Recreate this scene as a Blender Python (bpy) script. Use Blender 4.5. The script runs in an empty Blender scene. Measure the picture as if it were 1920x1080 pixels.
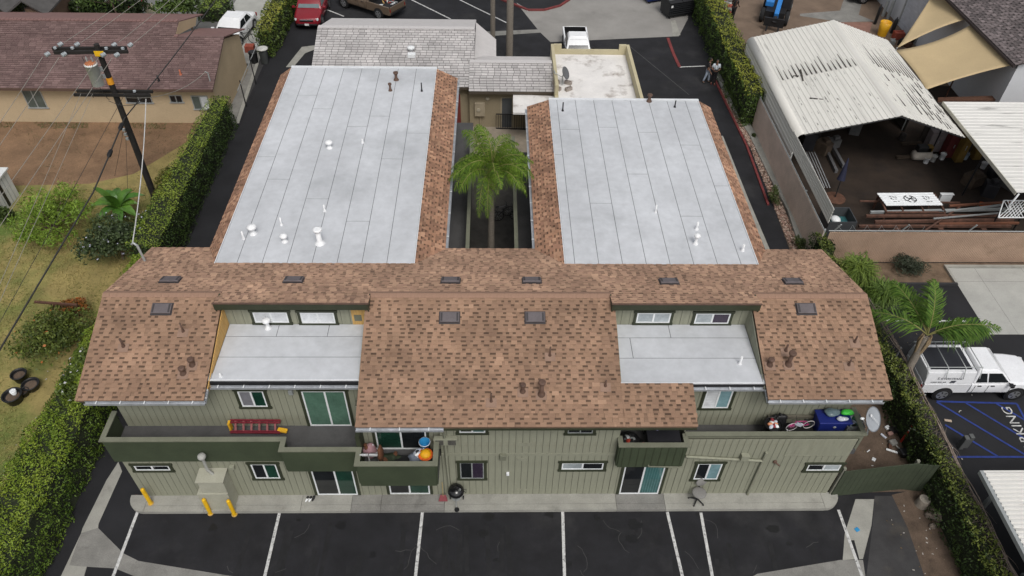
import bpy, math, random
import numpy as np
from mathutils import Vector, Matrix
random.seed(7); RNG = np.random.default_rng(11)
S = bpy.context.scene
COL = S.collection

# ------------------------------------------------------------------ camera
FPX, PITCH, YAW, ROLL, HCAM = 1413.9, math.radians(44.3574), math.radians(1.9111), math.radians(1.4612), 24.5
def _axes():
    cy, sy, cp, sp = math.cos(YAW), math.sin(YAW), math.cos(PITCH), math.sin(PITCH)
    f = np.array([sy*cp, cy*cp, -sp]); r = np.array([cy, -sy, 0.]); u = np.cross(r, f)
    return r*math.cos(ROLL)+u*math.sin(ROLL), -r*math.sin(ROLL)+u*math.cos(ROLL), f
RT, UPV, FW = _axes()
CAMP = np.array([0, 0, HCAM])
cd = bpy.data.cameras.new('camera'); cam = bpy.data.objects.new('camera', cd); COL.objects.link(cam)
cd.sensor_width = 36; cd.lens = FPX/1920*36; cd.clip_start = .1; cd.clip_end = 2000
m = Matrix.Identity(4)
for i in range(3):
    m[i][0] = RT[i]; m[i][1] = UPV[i]; m[i][2] = -FW[i]; m[i][3] = CAMP[i]
cam.matrix_world = m; S.camera = cam
S.render.resolution_x, S.render.resolution_y = 1024, 576

# ------------------------------------------------------------------ light: overcast day
SUN_EL, SUN_AZ = math.radians(56), math.radians(164)     # high soft sun behind cloud
w = bpy.data.worlds.new('World'); S.world = w; w.use_nodes = True
nt = w.node_tree; bg = nt.nodes['Background']
sky = nt.nodes.new('ShaderNodeTexSky'); sky.sky_type = 'NISHITA'; sky.sun_disc = False
sky.sun_elevation = SUN_EL; sky.sun_rotation = SUN_AZ
sky.air_density = 1.0; sky.dust_density = 4.0; sky.ozone_density = 1.0
hs = nt.nodes.new('ShaderNodeHueSaturation'); hs.inputs['Saturation'].default_value = .22
nt.links.new(sky.outputs[0], hs.inputs['Color']); nt.links.new(hs.outputs[0], bg.inputs['Color'])
bg.inputs['Strength'].default_value = .135
sl = bpy.data.lights.new('sun', 'SUN'); sl.energy = 1.3; sl.angle = math.radians(24); sl.color = (1, .96, .9)
so = bpy.data.objects.new('sun', sl); COL.objects.link(so)
sd = Vector((math.sin(SUN_AZ)*math.cos(SUN_EL), math.cos(SUN_AZ)*math.cos(SUN_EL), math.sin(SUN_EL)))
so.rotation_euler = (-sd).to_track_quat('-Z', 'Y').to_euler(); so.location = sd*60
S.view_settings.view_transform = 'Standard'; S.view_settings.look = 'None'
S.view_settings.gamma = 1; S.view_settings.use_curve_mapping = False
S.view_settings.exposure = .0
S.render.engine = 'CYCLES'

# ------------------------------------------------------------------ picture measurements -> world points on known planes
def ray(u, v): return FW+RT*(u-960)/FPX+UPV*(540-v)/FPX
def pl(u, v, ax, val):
    d = ray(u, v); t = (val-CAMP[ax])/d[ax]; return Vector(CAMP+d*t)
def gz(u, v, z=0): return pl(u, v, 2, z)
def gy(u, v, y): return pl(u, v, 1, y)
def gx(u, v, x): return pl(u, v, 0, x)
def onplane(u, v, p0, n):
    d = ray(u, v); n = np.array(n, float); t = ((np.array(p0)-CAMP)@n)/(d@n); return Vector(CAMP+d*t)
YR, ZR, SL = 18.0, 6.60, .337        # main ridge and its 4:12 slopes
def fr(u, v): return onplane(u, v, (0, YR, ZR), (0, -SL, 1))
def bk(u, v): return onplane(u, v, (0, YR, ZR), (0, SL, 1))
def zf(y): return ZR-SL*(YR-y)
def zb(y): return ZR-SL*(y-YR)

# ------------------------------------------------------------------ materials
MATS = {}
def mat(name, col, rough=.8, var=.12, scale=2.5, bump=.0, bscale=60, metal=0., attr=False, spec=.4, var2=.08, scale2=25, stretch=None, dark=None, dth=.6, dscale=1.5):
    """principled + two noises that vary the colour (grain, wear); attr multiplies the 'col' attribute; dark = stain colour"""
    if name in MATS: return MATS[name]
    M = bpy.data.materials.new(name); M.use_nodes = True; n = M.node_tree; L = n.links.new
    b = n.nodes['Principled BSDF']; b.inputs['Roughness'].default_value = rough; b.inputs['Metallic'].default_value = metal
    b.inputs['Specular IOR Level'].default_value = spec
    tc = n.nodes.new('ShaderNodeTexCoord'); co = tc.outputs['Object']
    if stretch:
        mp = n.nodes.new('ShaderNodeMapping'); mp.inputs['Scale'].default_value = stretch; L(co, mp.inputs['Vector']); co = mp.outputs[0]
    def noise(sc, det=5):
        x = n.nodes.new('ShaderNodeTexNoise'); x.inputs['Scale'].default_value = sc; x.inputs['Detail'].default_value = det
        x.inputs['Roughness'].default_value = .62; L(co, x.inputs['Vector']); return x.outputs['Fac']
    def mrange(s, lo, hi, a=.3, c=.7):
        x = n.nodes.new('ShaderNodeMapRange'); L(s, x.inputs['Value']); x.inputs['From Min'].default_value = a; x.inputs['From Max'].default_value = c
        x.inputs['To Min'].default_value = lo; x.inputs['To Max'].default_value = hi; return x.outputs[0]
    def mul(a, c):
        x = n.nodes.new('ShaderNodeMath'); x.operation = 'MULTIPLY'; L(a, x.inputs[0]); L(c, x.inputs[1]); return x.outputs[0]
    f = mul(mrange(noise(scale), 1-var, 1+var), mrange(noise(scale2, 3), 1-var2, 1+var2))
    base = n.nodes.new('ShaderNodeRGB'); base.outputs[0].default_value = (*col, 1); c = base.outputs[0]
    if attr:
        a = n.nodes.new('ShaderNodeAttribute'); a.attribute_name = 'col'; c = a.outputs['Color']
    if dark:
        mx = n.nodes.new('ShaderNodeMix'); mx.data_type = 'RGBA'; L(mrange(noise(dscale, 8), 0, 1, dth, dth+.18), mx.inputs['Factor'])
        L(c, mx.inputs['A']); mx.inputs['B'].default_value = (*dark, 1); c = mx.outputs['Result']
    vm = n.nodes.new('ShaderNodeVectorMath'); vm.operation = 'SCALE'; L(c, vm.inputs[0]); L(f, vm.inputs['Scale'])
    L(vm.outputs[0], b.inputs['Base Color'])
    if bump:
        bp = n.nodes.new('ShaderNodeBump'); bp.inputs['Strength'].default_value = bump; bp.inputs['Distance'].default_value = .02
        L(noise(bscale, 4), bp.inputs['Height']); L(bp.outputs[0], b.inputs['Normal'])
    MATS[name] = M; return M
def glassy(name, col, rough=.06):
    if name in MATS: return MATS[name]
    M = mat(name, col, rough=rough, var=.25, scale=1.3, var2=.1, scale2=9, spec=.6); return M

# ------------------------------------------------------------------ mesh building
LOC = {}
class MB:
    def __init__(s): s.v = []; s.f = []; s.sm = []; s.c = []; s.col = (1, 1, 1)
    def add(s, vs, fs, smooth=False):
        o = len(s.v); s.v += [tuple(p) for p in vs]
        for f in fs: s.f.append([i+o for i in f]); s.sm.append(smooth); s.c.append(s.col)
        return s
    def box(s, x0, x1, y0, y1, z0, z1):
        v = [(x, y, z) for z in (z0, z1) for y in (y0, y1) for x in (x0, x1)]
        return s.add(v, [(0, 2, 3, 1), (4, 5, 7, 6), (0, 1, 5, 4), (1, 3, 7, 5), (3, 2, 6, 7), (2, 0, 4, 6)])
    def obox(s, c, size, R=None):
        c = Vector(c); R = R or Matrix.Identity(3); h = [a/2 for a in size]
        v = [c+R@Vector((x*h[0], y*h[1], z*h[2])) for z in (-1, 1) for y in (-1, 1) for x in (-1, 1)]
        return s.add(v, [(0, 2, 3, 1), (4, 5, 7, 6), (0, 1, 5, 4), (1, 3, 7, 5), (3, 2, 6, 7), (2, 0, 4, 6)])
    def beam(s, a, b, w=.05, h=None):
        a, b = Vector(a), Vector(b); d = b-a; h = h or w
        q = d.to_track_quat('X', 'Z').to_matrix()
        return s.obox((a+b)/2, (d.length, w, h), q)
    def cyl(s, a, b, r0, r1=None, n=10, caps=True):
        return s.tube([a, b], [r0, r0 if r1 is None else r1], n, caps)
    def tube(s, pts, r, n=6, caps=True):
        pts = [Vector(p) for p in pts]; k = len(pts); rs = r if isinstance(r, (list, tuple)) else [r]*k; vs = []; ref = None
        for i, p in enumerate(pts):
            t = (pts[min(i+1, k-1)]-pts[max(i-1, 0)]).normalized()
            if ref is None: ref = t.orthogonal().normalized()
            ref = (ref-t*ref.dot(t)); ref = ref.normalized() if ref.length > 1e-6 else t.orthogonal().normalized()
            bi = t.cross(ref)
            vs += [p+(ref*math.cos(2*math.pi*j/n)+bi*math.sin(2*math.pi*j/n))*rs[i] for j in range(n)]
        fs = [(i*n+j, i*n+(j+1) % n, (i+1)*n+(j+1) % n, (i+1)*n+j) for i in range(k-1) for j in range(n)]
        s.add(vs, fs, True)
        if caps: s.add(vs[:n], [tuple(range(n))[::-1]]); s.add(vs[-n:], [tuple(range(n))])
        return s
    def prism(s, poly, vec):
        p = [Vector(q) for q in poly]; k = len(p); v = p+[q+Vector(vec) for q in p]
        return s.add(v, [tuple(range(k))[::-1], tuple(range(k, 2*k))]+[(i, (i+1) % k, k+(i+1) % k, k+i) for i in range(k)])
    def quad(s, *p): return s.add(p, [tuple(range(len(p)))])
    def lathe(s, c, prof, n=14, R=None, caps=True):
        c = Vector(c); R = R or Matrix.Identity(3); vs = []
        for r, z in prof: vs += [c+R@Vector((r*math.cos(2*math.pi*j/n), r*math.sin(2*math.pi*j/n), z)) for j in range(n)]
        k = len(prof); s.add(vs, [(i*n+j, i*n+(j+1) % n, (i+1)*n+(j+1) % n, (i+1)*n+j) for i in range(k-1) for j in range(n)], True)
        if caps: s.add(vs[:n], [tuple(range(n))[::-1]]); s.add(vs[-n:], [tuple(range(n))])
        return s
    def ball(s, c, r, n=12, m=8, R=None):
        r = r if isinstance(r, (list, tuple)) else (r, r, r); R = R or Matrix.Identity(3); vs = []
        c = Vector(c)
        for i in range(m+1):
            t = math.pi*i/m; rr = max(math.sin(t), .02)
            vs += [c+R@Vector((r[0]*rr*math.cos(2*math.pi*j/n), r[1]*rr*math.sin(2*math.pi*j/n), -r[2]*math.cos(t))) for j in range(n)]
        return s.add(vs, [(i*n+j, i*n+(j+1) % n, (i+1)*n+(j+1) % n, (i+1)*n+j) for i in range(m) for j in range(n)], True)
    def loft(s, rings, smooth=True, caps=True):
        n = len(rings[0]); vs = [p for r in rings for p in r]
        s.add(vs, [(i*n+j, i*n+(j+1) % n, (i+1)*n+(j+1) % n, (i+1)*n+j) for i in range(len(rings)-1) for j in range(n)], smooth)
        if caps: s.add(rings[0], [tuple(range(n))[::-1]]); s.add(rings[-1], [tuple(range(n))])
        return s
    def rot(s, R, c=(0, 0, 0), i0=0):
        c = Vector(c)
        for i in range(i0, len(s.v)): s.v[i] = tuple(c+R@(Vector(s.v[i])-c))
        return s
    def mesh(s, name, mt, off=None):
        me = bpy.data.meshes.new(name)
        v = s.v if off is None else [(a-off[0], b-off[1], c-off[2]) for a, b, c in s.v]
        me.from_pydata(v, [], s.f); me.polygons.foreach_set('use_smooth', s.sm)
        if any(c != (1, 1, 1) for c in s.c):
            at = me.attributes.new('col', 'FLOAT_COLOR', 'FACE')
            at.data.foreach_set('color', np.array([(*c, 1) for c in s.c], dtype=np.float32).ravel())
        me.materials.append(mt); me.update(); return me
    def build(s, name, mt, parent=None, bevel=0, label=None, kind=None):
        return link(name, s.mesh(name, mt), parent, bevel, label, kind)
def link(name, me, parent=None, bevel=0, label=None, kind=None):
    o = bpy.data.objects.new(name, me); COL.objects.link(o)
    if parent is not None:
        o.parent = parent
        if LOC.get(parent.name): o.location = -Vector(LOC[parent.name])
    if bevel:
        b = o.modifiers.new('bevel', 'BEVEL'); b.width = bevel; b.segments = 2; b.limit_method = 'ANGLE'
    if label: o['label'] = label
    if kind: o['kind'] = kind
    return o
def thing(name, label, cat, loc=(0, 0, 0), group=None, local=False, rotz=0):
    o = bpy.data.objects.new(name, None); COL.objects.link(o); o.location = loc; o.empty_display_size = .3
    o['label'] = label; o['category'] = cat
    if group: o['group'] = group
    LOC[o.name] = None if local else tuple(loc)
    o.rotation_euler = (0, 0, rotz); return o
def solo(name, mb, mt, label, cat, group=None, loc=None, bevel=0):
    a = np.array(mb.v); loc = loc or Vector(((a[:, 0].min()+a[:, 0].max())/2, (a[:, 1].min()+a[:, 1].max())/2, a[:, 2].min()))
    o = link(name, mb.mesh(name, mt, loc), None, bevel); o.location = loc
    o['label'] = label; o['category'] = cat
    if group: o['group'] = group
    return o
def struct(name, mb, mt): return mb.build(name, mt, kind='structure')
def dup(root, loc, rotz=None, label=None):
    r = root.copy(); COL.objects.link(r); r.location = loc
    if rotz is not None: r.rotation_euler = (0, 0, rotz)
    if label: r['label'] = label
    for ch in list(root.children):
        c = ch.copy(); COL.objects.link(c); c.parent = r
        for g in ch.children:
            d = g.copy(); COL.objects.link(d); d.parent = c
    return r
def sheet(name, pts, z, mt):
    b = MB(); b.quad(*[(p[0], p[1], z) for p in pts]); return struct(name, b, mt)
def text_mesh(txt, size, O, U, V, off=.004, ext=0, align='LEFT', font_scale=(1, 1)):
    cu = bpy.data.curves.new('t', 'FONT'); cu.body = txt; cu.size = size; cu.align_x = align; cu.extrude = 0; cu.resolution_u = 3
    o = bpy.data.objects.new('t', cu); me = bpy.data.meshes.new_from_object(o); bpy.data.objects.remove(o); bpy.data.curves.remove(cu)
    O, U, V = Vector(O), Vector(U).normalized(), Vector(V).normalized(); N = U.cross(V)
    for v in me.vertices: v.co = O+U*v.co.x*font_scale[0]+V*v.co.y*font_scale[1]+N*off
    return me
# ------------------------------------------------------------------ leaves
def wob(P, f=1.0):
    P = np.asarray(P)*f
    return (np.sin(P[:, 0]*1.7+P[:, 1]*.9+1.3)+np.sin(P[:, 1]*2.3-P[:, 2]*1.9+.4)+np.sin(P[:, 2]*2.9+P[:, 0]*2.1)+np.sin(P[:, 0]*4.3+P[:, 1]*3.7+P[:, 2]*3.1))/4
def leaf_mesh(name, P, N, size, C, mt, aspect=.55, jit=.8):
    n = len(P); P = np.asarray(P, float); N = np.asarray(N, float)+RNG.normal(0, jit, (n, 3)); N /= np.linalg.norm(N, axis=1)[:, None]
    A = np.cross(N, RNG.normal(0, 1, (n, 3))); A /= np.linalg.norm(A, axis=1)[:, None]+1e-9; B = np.cross(N, A)
    s = (size*RNG.uniform(.6, 1.35, n))[:, None]; a = A*s; b = B*s*aspect
    V = np.stack([P-a, P+b*.9-a*.1, P+a, P-b*.9-a*.1], 1).reshape(-1, 3)
    me = bpy.data.meshes.new(name); me.vertices.add(4*n); me.vertices.foreach_set('co', V.astype(np.float32).ravel())
    me.loops.add(4*n); me.loops.foreach_set('vertex_index', np.arange(4*n, dtype=np.int32))
    me.polygons.add(n); me.polygons.foreach_set('loop_start', np.arange(0, 4*n, 4, dtype=np.int32)); me.polygons.foreach_set('loop_total', np.full(n, 4, np.int32))
    at = me.attributes.new('col', 'FLOAT_COLOR', 'FACE')
    at.data.foreach_set('color', np.hstack([np.clip(C, .004, 1), np.ones((n, 1))]).astype(np.float32).ravel())
    me.materials.append(mt); me.update(calc_edges=True); me.validate(); return me
def leafcol(n, a, b, t=None, spread=.25):
    t = RNG.uniform(0, 1, n) if t is None else np.clip(t+RNG.normal(0, .22, n), 0, 1)
    c = np.array(a)[None]*(1-t[:, None])+np.array(b)[None]*t[:, None]
    return c*RNG.uniform(1-spread, 1+spread, (n, 1))
M_LEAF = mat('leaf', (.06, .1, .03), rough=.55, var=.1, attr=True, spec=.35)
M_BARK = mat('bark', (.14, .10, .075), rough=.9, var=.3, scale=8, bump=.5, bscale=30)
M_TWIG = mat('twig', (.035, .03, .02), rough=.9, var=.3)
# ------------------------------------------------------------------ palette
ASPH = mat('asphalt', (.0125, .0125, .015), rough=.85, var=.4, scale=.9, bump=.35, bscale=120, var2=.25, scale2=60, dark=(.026, .0255, .027), dth=.53, dscale=.42)
ASPH2 = mat('asphalt_fresh', (.0135, .0137, .016), rough=.8, var=.35, scale=.5, bump=.3, bscale=120, var2=.2, scale2=60)
ASPH3 = mat('asphalt_worn', (.042, .041, .042), rough=.9, var=.3, scale=.9, bump=.35, bscale=90, var2=.2, scale2=50, dark=(.062, .055, .048), dth=.55, dscale=.8)
CONC = mat('concrete', (.30, .295, .265), rough=.9, var=.16, scale=1.2, bump=.2, bscale=70, var2=.1, scale2=30, dark=(.19, .185, .165), dth=.57, dscale=1.1)
CONCD = mat('concrete_old', (.21, .205, .19), rough=.9, var=.22, scale=1.1, bump=.25, bscale=60, var2=.15, scale2=30, dark=(.12, .115, .105), dth=.58, dscale=1.4)
CONCL = mat('concrete_light', (.37, .37, .345), rough=.9, var=.12, scale=.8, bump=.15, bscale=60, dark=(.28, .28, .26), dth=.6, dscale=.7)
DIRT = mat('dirt', (.105, .074, .053), rough=.95, var=.3, scale=1.8, bump=.6, bscale=25, var2=.2, scale2=30, dark=(.07, .048, .034), dth=.55, dscale=2.5)
DIRTY = mat('dirt_yard', (.20, .122, .07), rough=.95, var=.3, scale=.6, bump=.5, bscale=20, var2=.2, scale2=12, dark=(.135, .08, .046), dth=.53, dscale=.7)
BROWNPAVE = mat('brown_pavement', (.165, .118, .085), rough=.9, var=.2, scale=.8, bump=.25, bscale=50, dark=(.11, .082, .06), dth=.57, dscale=1.2)
PAINT = mat('road_paint', (.52, .52, .51), rough=.75, var=.2, scale=5, var2=.2, scale2=40, dark=(.09, .09, .092), dth=.52, dscale=8)
PAINTR = mat('red_paint', (.17, .035, .034), rough=.75, var=.25, scale=5, dark=(.09, .05, .045), dth=.6, dscale=6)
PAINTB = mat('blue_paint', (.02, .042, .21), rough=.75, var=.25, scale=5, dark=(.02, .025, .06), dth=.63, dscale=6)
SIDING = mat('siding_paint', (.258, .262, .198), rough=.8, var=.12, scale=1.5, bump=.12, bscale=40, stretch=(4, 4, .5), dark=(.20, .19, .14), dth=.56, dscale=1.6)
GROOVE = mat('groove', (.07, .07, .05), rough=.9)
TRIMG = mat('dark_green_trim', (.034, .04, .022), rough=.6, var=.15)
PARA = mat('green_stucco', (.044, .058, .031), rough=.85, var=.16, scale=1.2, bump=.15, bscale=70)
CAPG = mat('grey_green_cap', (.165, .17, .125), rough=.8, var=.12)
FLOORG = mat('deck_coating', (.075, .074, .075), rough=.85, var=.2, scale=1.5, dark=(.055, .053, .052), dth=.58)
WHITE = mat('white_vinyl', (.74, .76, .77), rough=.35, var=.05)
GREYFR = mat('grey_aluminium', (.36, .38, .38), rough=.4, metal=.3)
MEMB = mat('roof_membrane', (.50, .515, .54), rough=.5, var=.13, scale=.4, bump=.06, bscale=12, var2=.06, scale2=3.5, dark=(.415, .43, .45), dth=.53, dscale=.3)
SEAM = mat('membrane_seam', (.10, .105, .11), rough=.8)
MEMBE = mat('membrane_edge', (.66, .68, .70), rough=.45, var=.07)
SHING = mat('shingle', (.3, .19, .13), rough=.95, var=.2, scale=.55, bump=.5, bscale=90, attr=True, var2=.16, scale2=70)
DECKB = mat('shingle_underlay', (.15, .095, .065), rough=.95, var=.2)
VENTB = mat('brown_vent_paint', (.105, .062, .045), rough=.6, var=.25)
VENTG = mat('vent_grey', (.115, .10, .105), rough=.55, var=.15, dark=(.08, .07, .07))
VENTD = mat('vent_dark', (.045, .04, .042), rough=.6)
GALV = mat('gutter_metal', (.50, .52, .55), rough=.4, metal=.5, var=.2, scale=3, dark=(.25, .24, .23), dth=.62, dscale=3)
WPIPE = mat('white_pipe', (.78, .79, .8), rough=.4, var=.08)
BLACK = mat('black_plastic', (.012, .012, .013), rough=.45)
RUBBER = mat('rubber', (.015, .015, .016), rough=.85)
DARKM = mat('dark_metal', (.03, .03, .032), rough=.45, metal=.5)
PLY = mat('raw_plywood', (.52, .32, .11), rough=.8, var=.2, scale=3, stretch=(6, 6, 1))
YEL = mat('yellow_paint', (.72, .42, .012), rough=.5, var=.12, dark=(.35, .2, .02), dth=.64, dscale=6)
GL = {'dark': glassy('glass_dark', (.012, .014, .016)), 'green': glassy('glass_green', (.085, .165, .12)), 'haze2': glassy('glass_murky', (.09, .11, .10), .15), 'green2': glassy('glass_deep_green', (.012, .045, .03)),
      'grey': glassy('glass_screen', (.19, .19, .21), .5), 'blue': glassy('glass_blue', (.2, .33, .36)), 'blind': glassy('glass_blind', (.62, .64, .66), .3),
      'teal': glassy('glass_teal', (.05, .13, .13)), 'purple': glassy('glass_purple', (.035, .024, .045), .2), 'haze': glassy('glass_haze', (.36, .40, .42), .25)}

# ------------------------------------------------------------------ ground
b = MB(); b.quad((-400, -300, -.02), (400, -300, -.02), (400, 700, -.02), (-400, 700, -.02)); struct('ground', b, ASPH3)
sheet('asphalt_lot', [(-15.2, -20), (15.6, -20), (15.6, 75), (-15.2, 75)], 0, ASPH)
# concrete swale, bottom left and far bottom edge, right
def gpoly(name, pts, z, mt): return sheet(name, [gz(u, v)[:2] for u, v in pts], z, mt)
gpoly('concrete_swale', [(105, 1100), (152, 1000), (155, 990), (200, 900), (222, 866), (229, 884), (185, 982), (184, 990), (152, 1100)], .004, CONC)
gpoly('concrete_swale', [(152, 1000), (184, 990), (232, 1038), (260, 1052), (420, 1078), (560, 1100), (300, 1100), (216, 1066), (150, 1062), (130, 1060)], .008, CONCD)
gpoly('concrete_swale', [(1604, 936), (1639, 936), (1634, 985), (1618, 1048), (1580, 1050), (1584, 1000)], .004, CONC)
gpoly('concrete_swale', [(1390, 1092), (1420, 1076), (1576, 1050), (1618, 1050), (1625, 1100), (1390, 1110)], .008, CONCD)
b = MB(); 
gpoly('asphalt_patch', [(1640, 930), (1680, 930), (1700, 985), (1745, 1100), (1622, 1100), (1636, 985)], .003, ASPH3)
gpoly('dirt_strip', [(1672, 928), (1790, 900), (1900, 1100), (1740, 1100), (1702, 990)], .006, DIRT)
sheet('dirt_yard', [(12.3, 14.3), (16.35, 14.4), (16.2, 24), (12.6, 24)], .01, DIRT)
# stall lines
def stripe(a, b2, wd, z=.010, mt=PAINT, name='parking_line'):
    a, b2 = gz(*a), gz(*b2); d = (b2-a); d.z = 0; n = Vector((-d.y, d.x, 0)).normalized()*wd/2
    q = MB(); q.quad(*[(p.x, p.y, z) for p in (a-n, b2-n, b2+n, a+n)]); return struct(name, q, mt)
for p in (((258, 960), (205, 1100)), ((524, 962), (492, 1100)), ((792, 961), (777, 1100)), ((1055, 960), (1059, 1100)), ((1251, 960), (1284, 1100)), ((1314, 961), (1339, 1100)), ((1572, 956), (1622, 1096))):
    stripe(p[0], p[1], .105)
stripe((258, 928), (250, 944), .16, .010, PAINTR)
# asphalt cracks: thin pale irregular lines, as worn through sealcoat
cr = MB()
for k in range(26):
    x, y = random.uniform(-11, 12), random.uniform(10.5, 13.3); a = random.uniform(0, 6.28)
    for j in range(random.randint(2, 6)):
        x2, y2 = x+math.cos(a)*.18, y+math.sin(a)*.18; n = Vector((-(y2-y), x2-x, 0)).normalized()*.006
        cr.quad((x-n.x, y-n.y, .006), (x2-n.x, y2-n.y, .006), (x2+n.x, y2+n.y, .006), (x+n.x, y+n.y, .006)); x, y = x2, y2; a += random.uniform(-.7, .7)
struct('asphalt_crack', cr, mat('crack', (.075, .075, .073), rough=.95, var=.4))
# oil spots
tyr = MB()
for k in range(16):
    x = random.uniform(-10.5, 11.5); y0 = random.uniform(10.2, 11.5); y1 = y0+random.uniform(.8, 2.0); sk = random.uniform(-.15, .15)
    for dx in (0, 1.45): zt_ = .0048+k*.00006+dx*.00002; tyr.quad((x+dx, y0, zt_), (x+dx+.16, y0, zt_), (x+dx+sk+.16, y1, zt_), (x+dx+sk, y1, zt_))
struct('tyre_mark', tyr, mat('tyre_mark', (.0105, .0105, .012), rough=.75, var=.4))
for (u, v, r) in ((640, 985, .22), (905, 1000, .2), (1185, 1010, .26), (400, 990, .2), (1450, 990, .24), (700, 1040, .16), (930, 1050, .12), (1120, 972, .14), (1480, 1020, .12), (560, 975, .1), (1067, 1058, .16), (1310, 965, .1), (1030, 965, .18), (917, 968, .25), (1190, 985, .3)):
    c = gz(u, v); q = MB(); n = 14; zo_ = .0062+.00000037*u
    q.quad(*[(c.x+math.cos(6.283*i/n)*r*random.uniform(.6, 1.2), c.y+math.sin(6.283*i/n)*r*random.uniform(.4, .9), zo_) for i in range(n)]); struct('oil_stain', q, mat('oil', (.009, .009, .01), rough=.5))
# sidewalk along the front wall: panels, kerb, rounded ends
def walk_panel(x0, x1, y0, y1, mt, name='sidewalk', z1=.15): q = MB(); q.box(x0, x1, y0, y1, -.05, z1); return struct(name, q, mt)
xs = [-12.3, -10.2, -6.82, -5.05, -4.0, -1.75, 4.4, 6.15, 11.9]
for i in range(len(xs)-1):
    walk_panel(xs[i]+.006, xs[i+1]-.006, 13.86, 14.3, CONC if i not in (3, 4, 6) else CONCD)
    walk_panel(xs[i]+.006, xs[i+1]-.006, 13.62, 13.852, CONC if i not in (3, 4, 6) else CONCD, 'kerb', .147)
for sx, x0 in ((-1, -12.3), (1, 11.9)):
    q = MB(); pts = [(x0, 14.28), (x0, 13.62)]+[(x0+sx*.62*math.sin(a), 14.24-.62*math.cos(a)) for a in [i*math.pi/16 for i in range(1, 9)]]+[(x0+sx*.62, 14.28)]
    if sx < 0: pts = pts[::-1]
    q.prism([(p[0]+sx*.006, p[1], -.05) for p in pts], (0, 0, .198)); struct('kerb', q, CONC)

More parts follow.
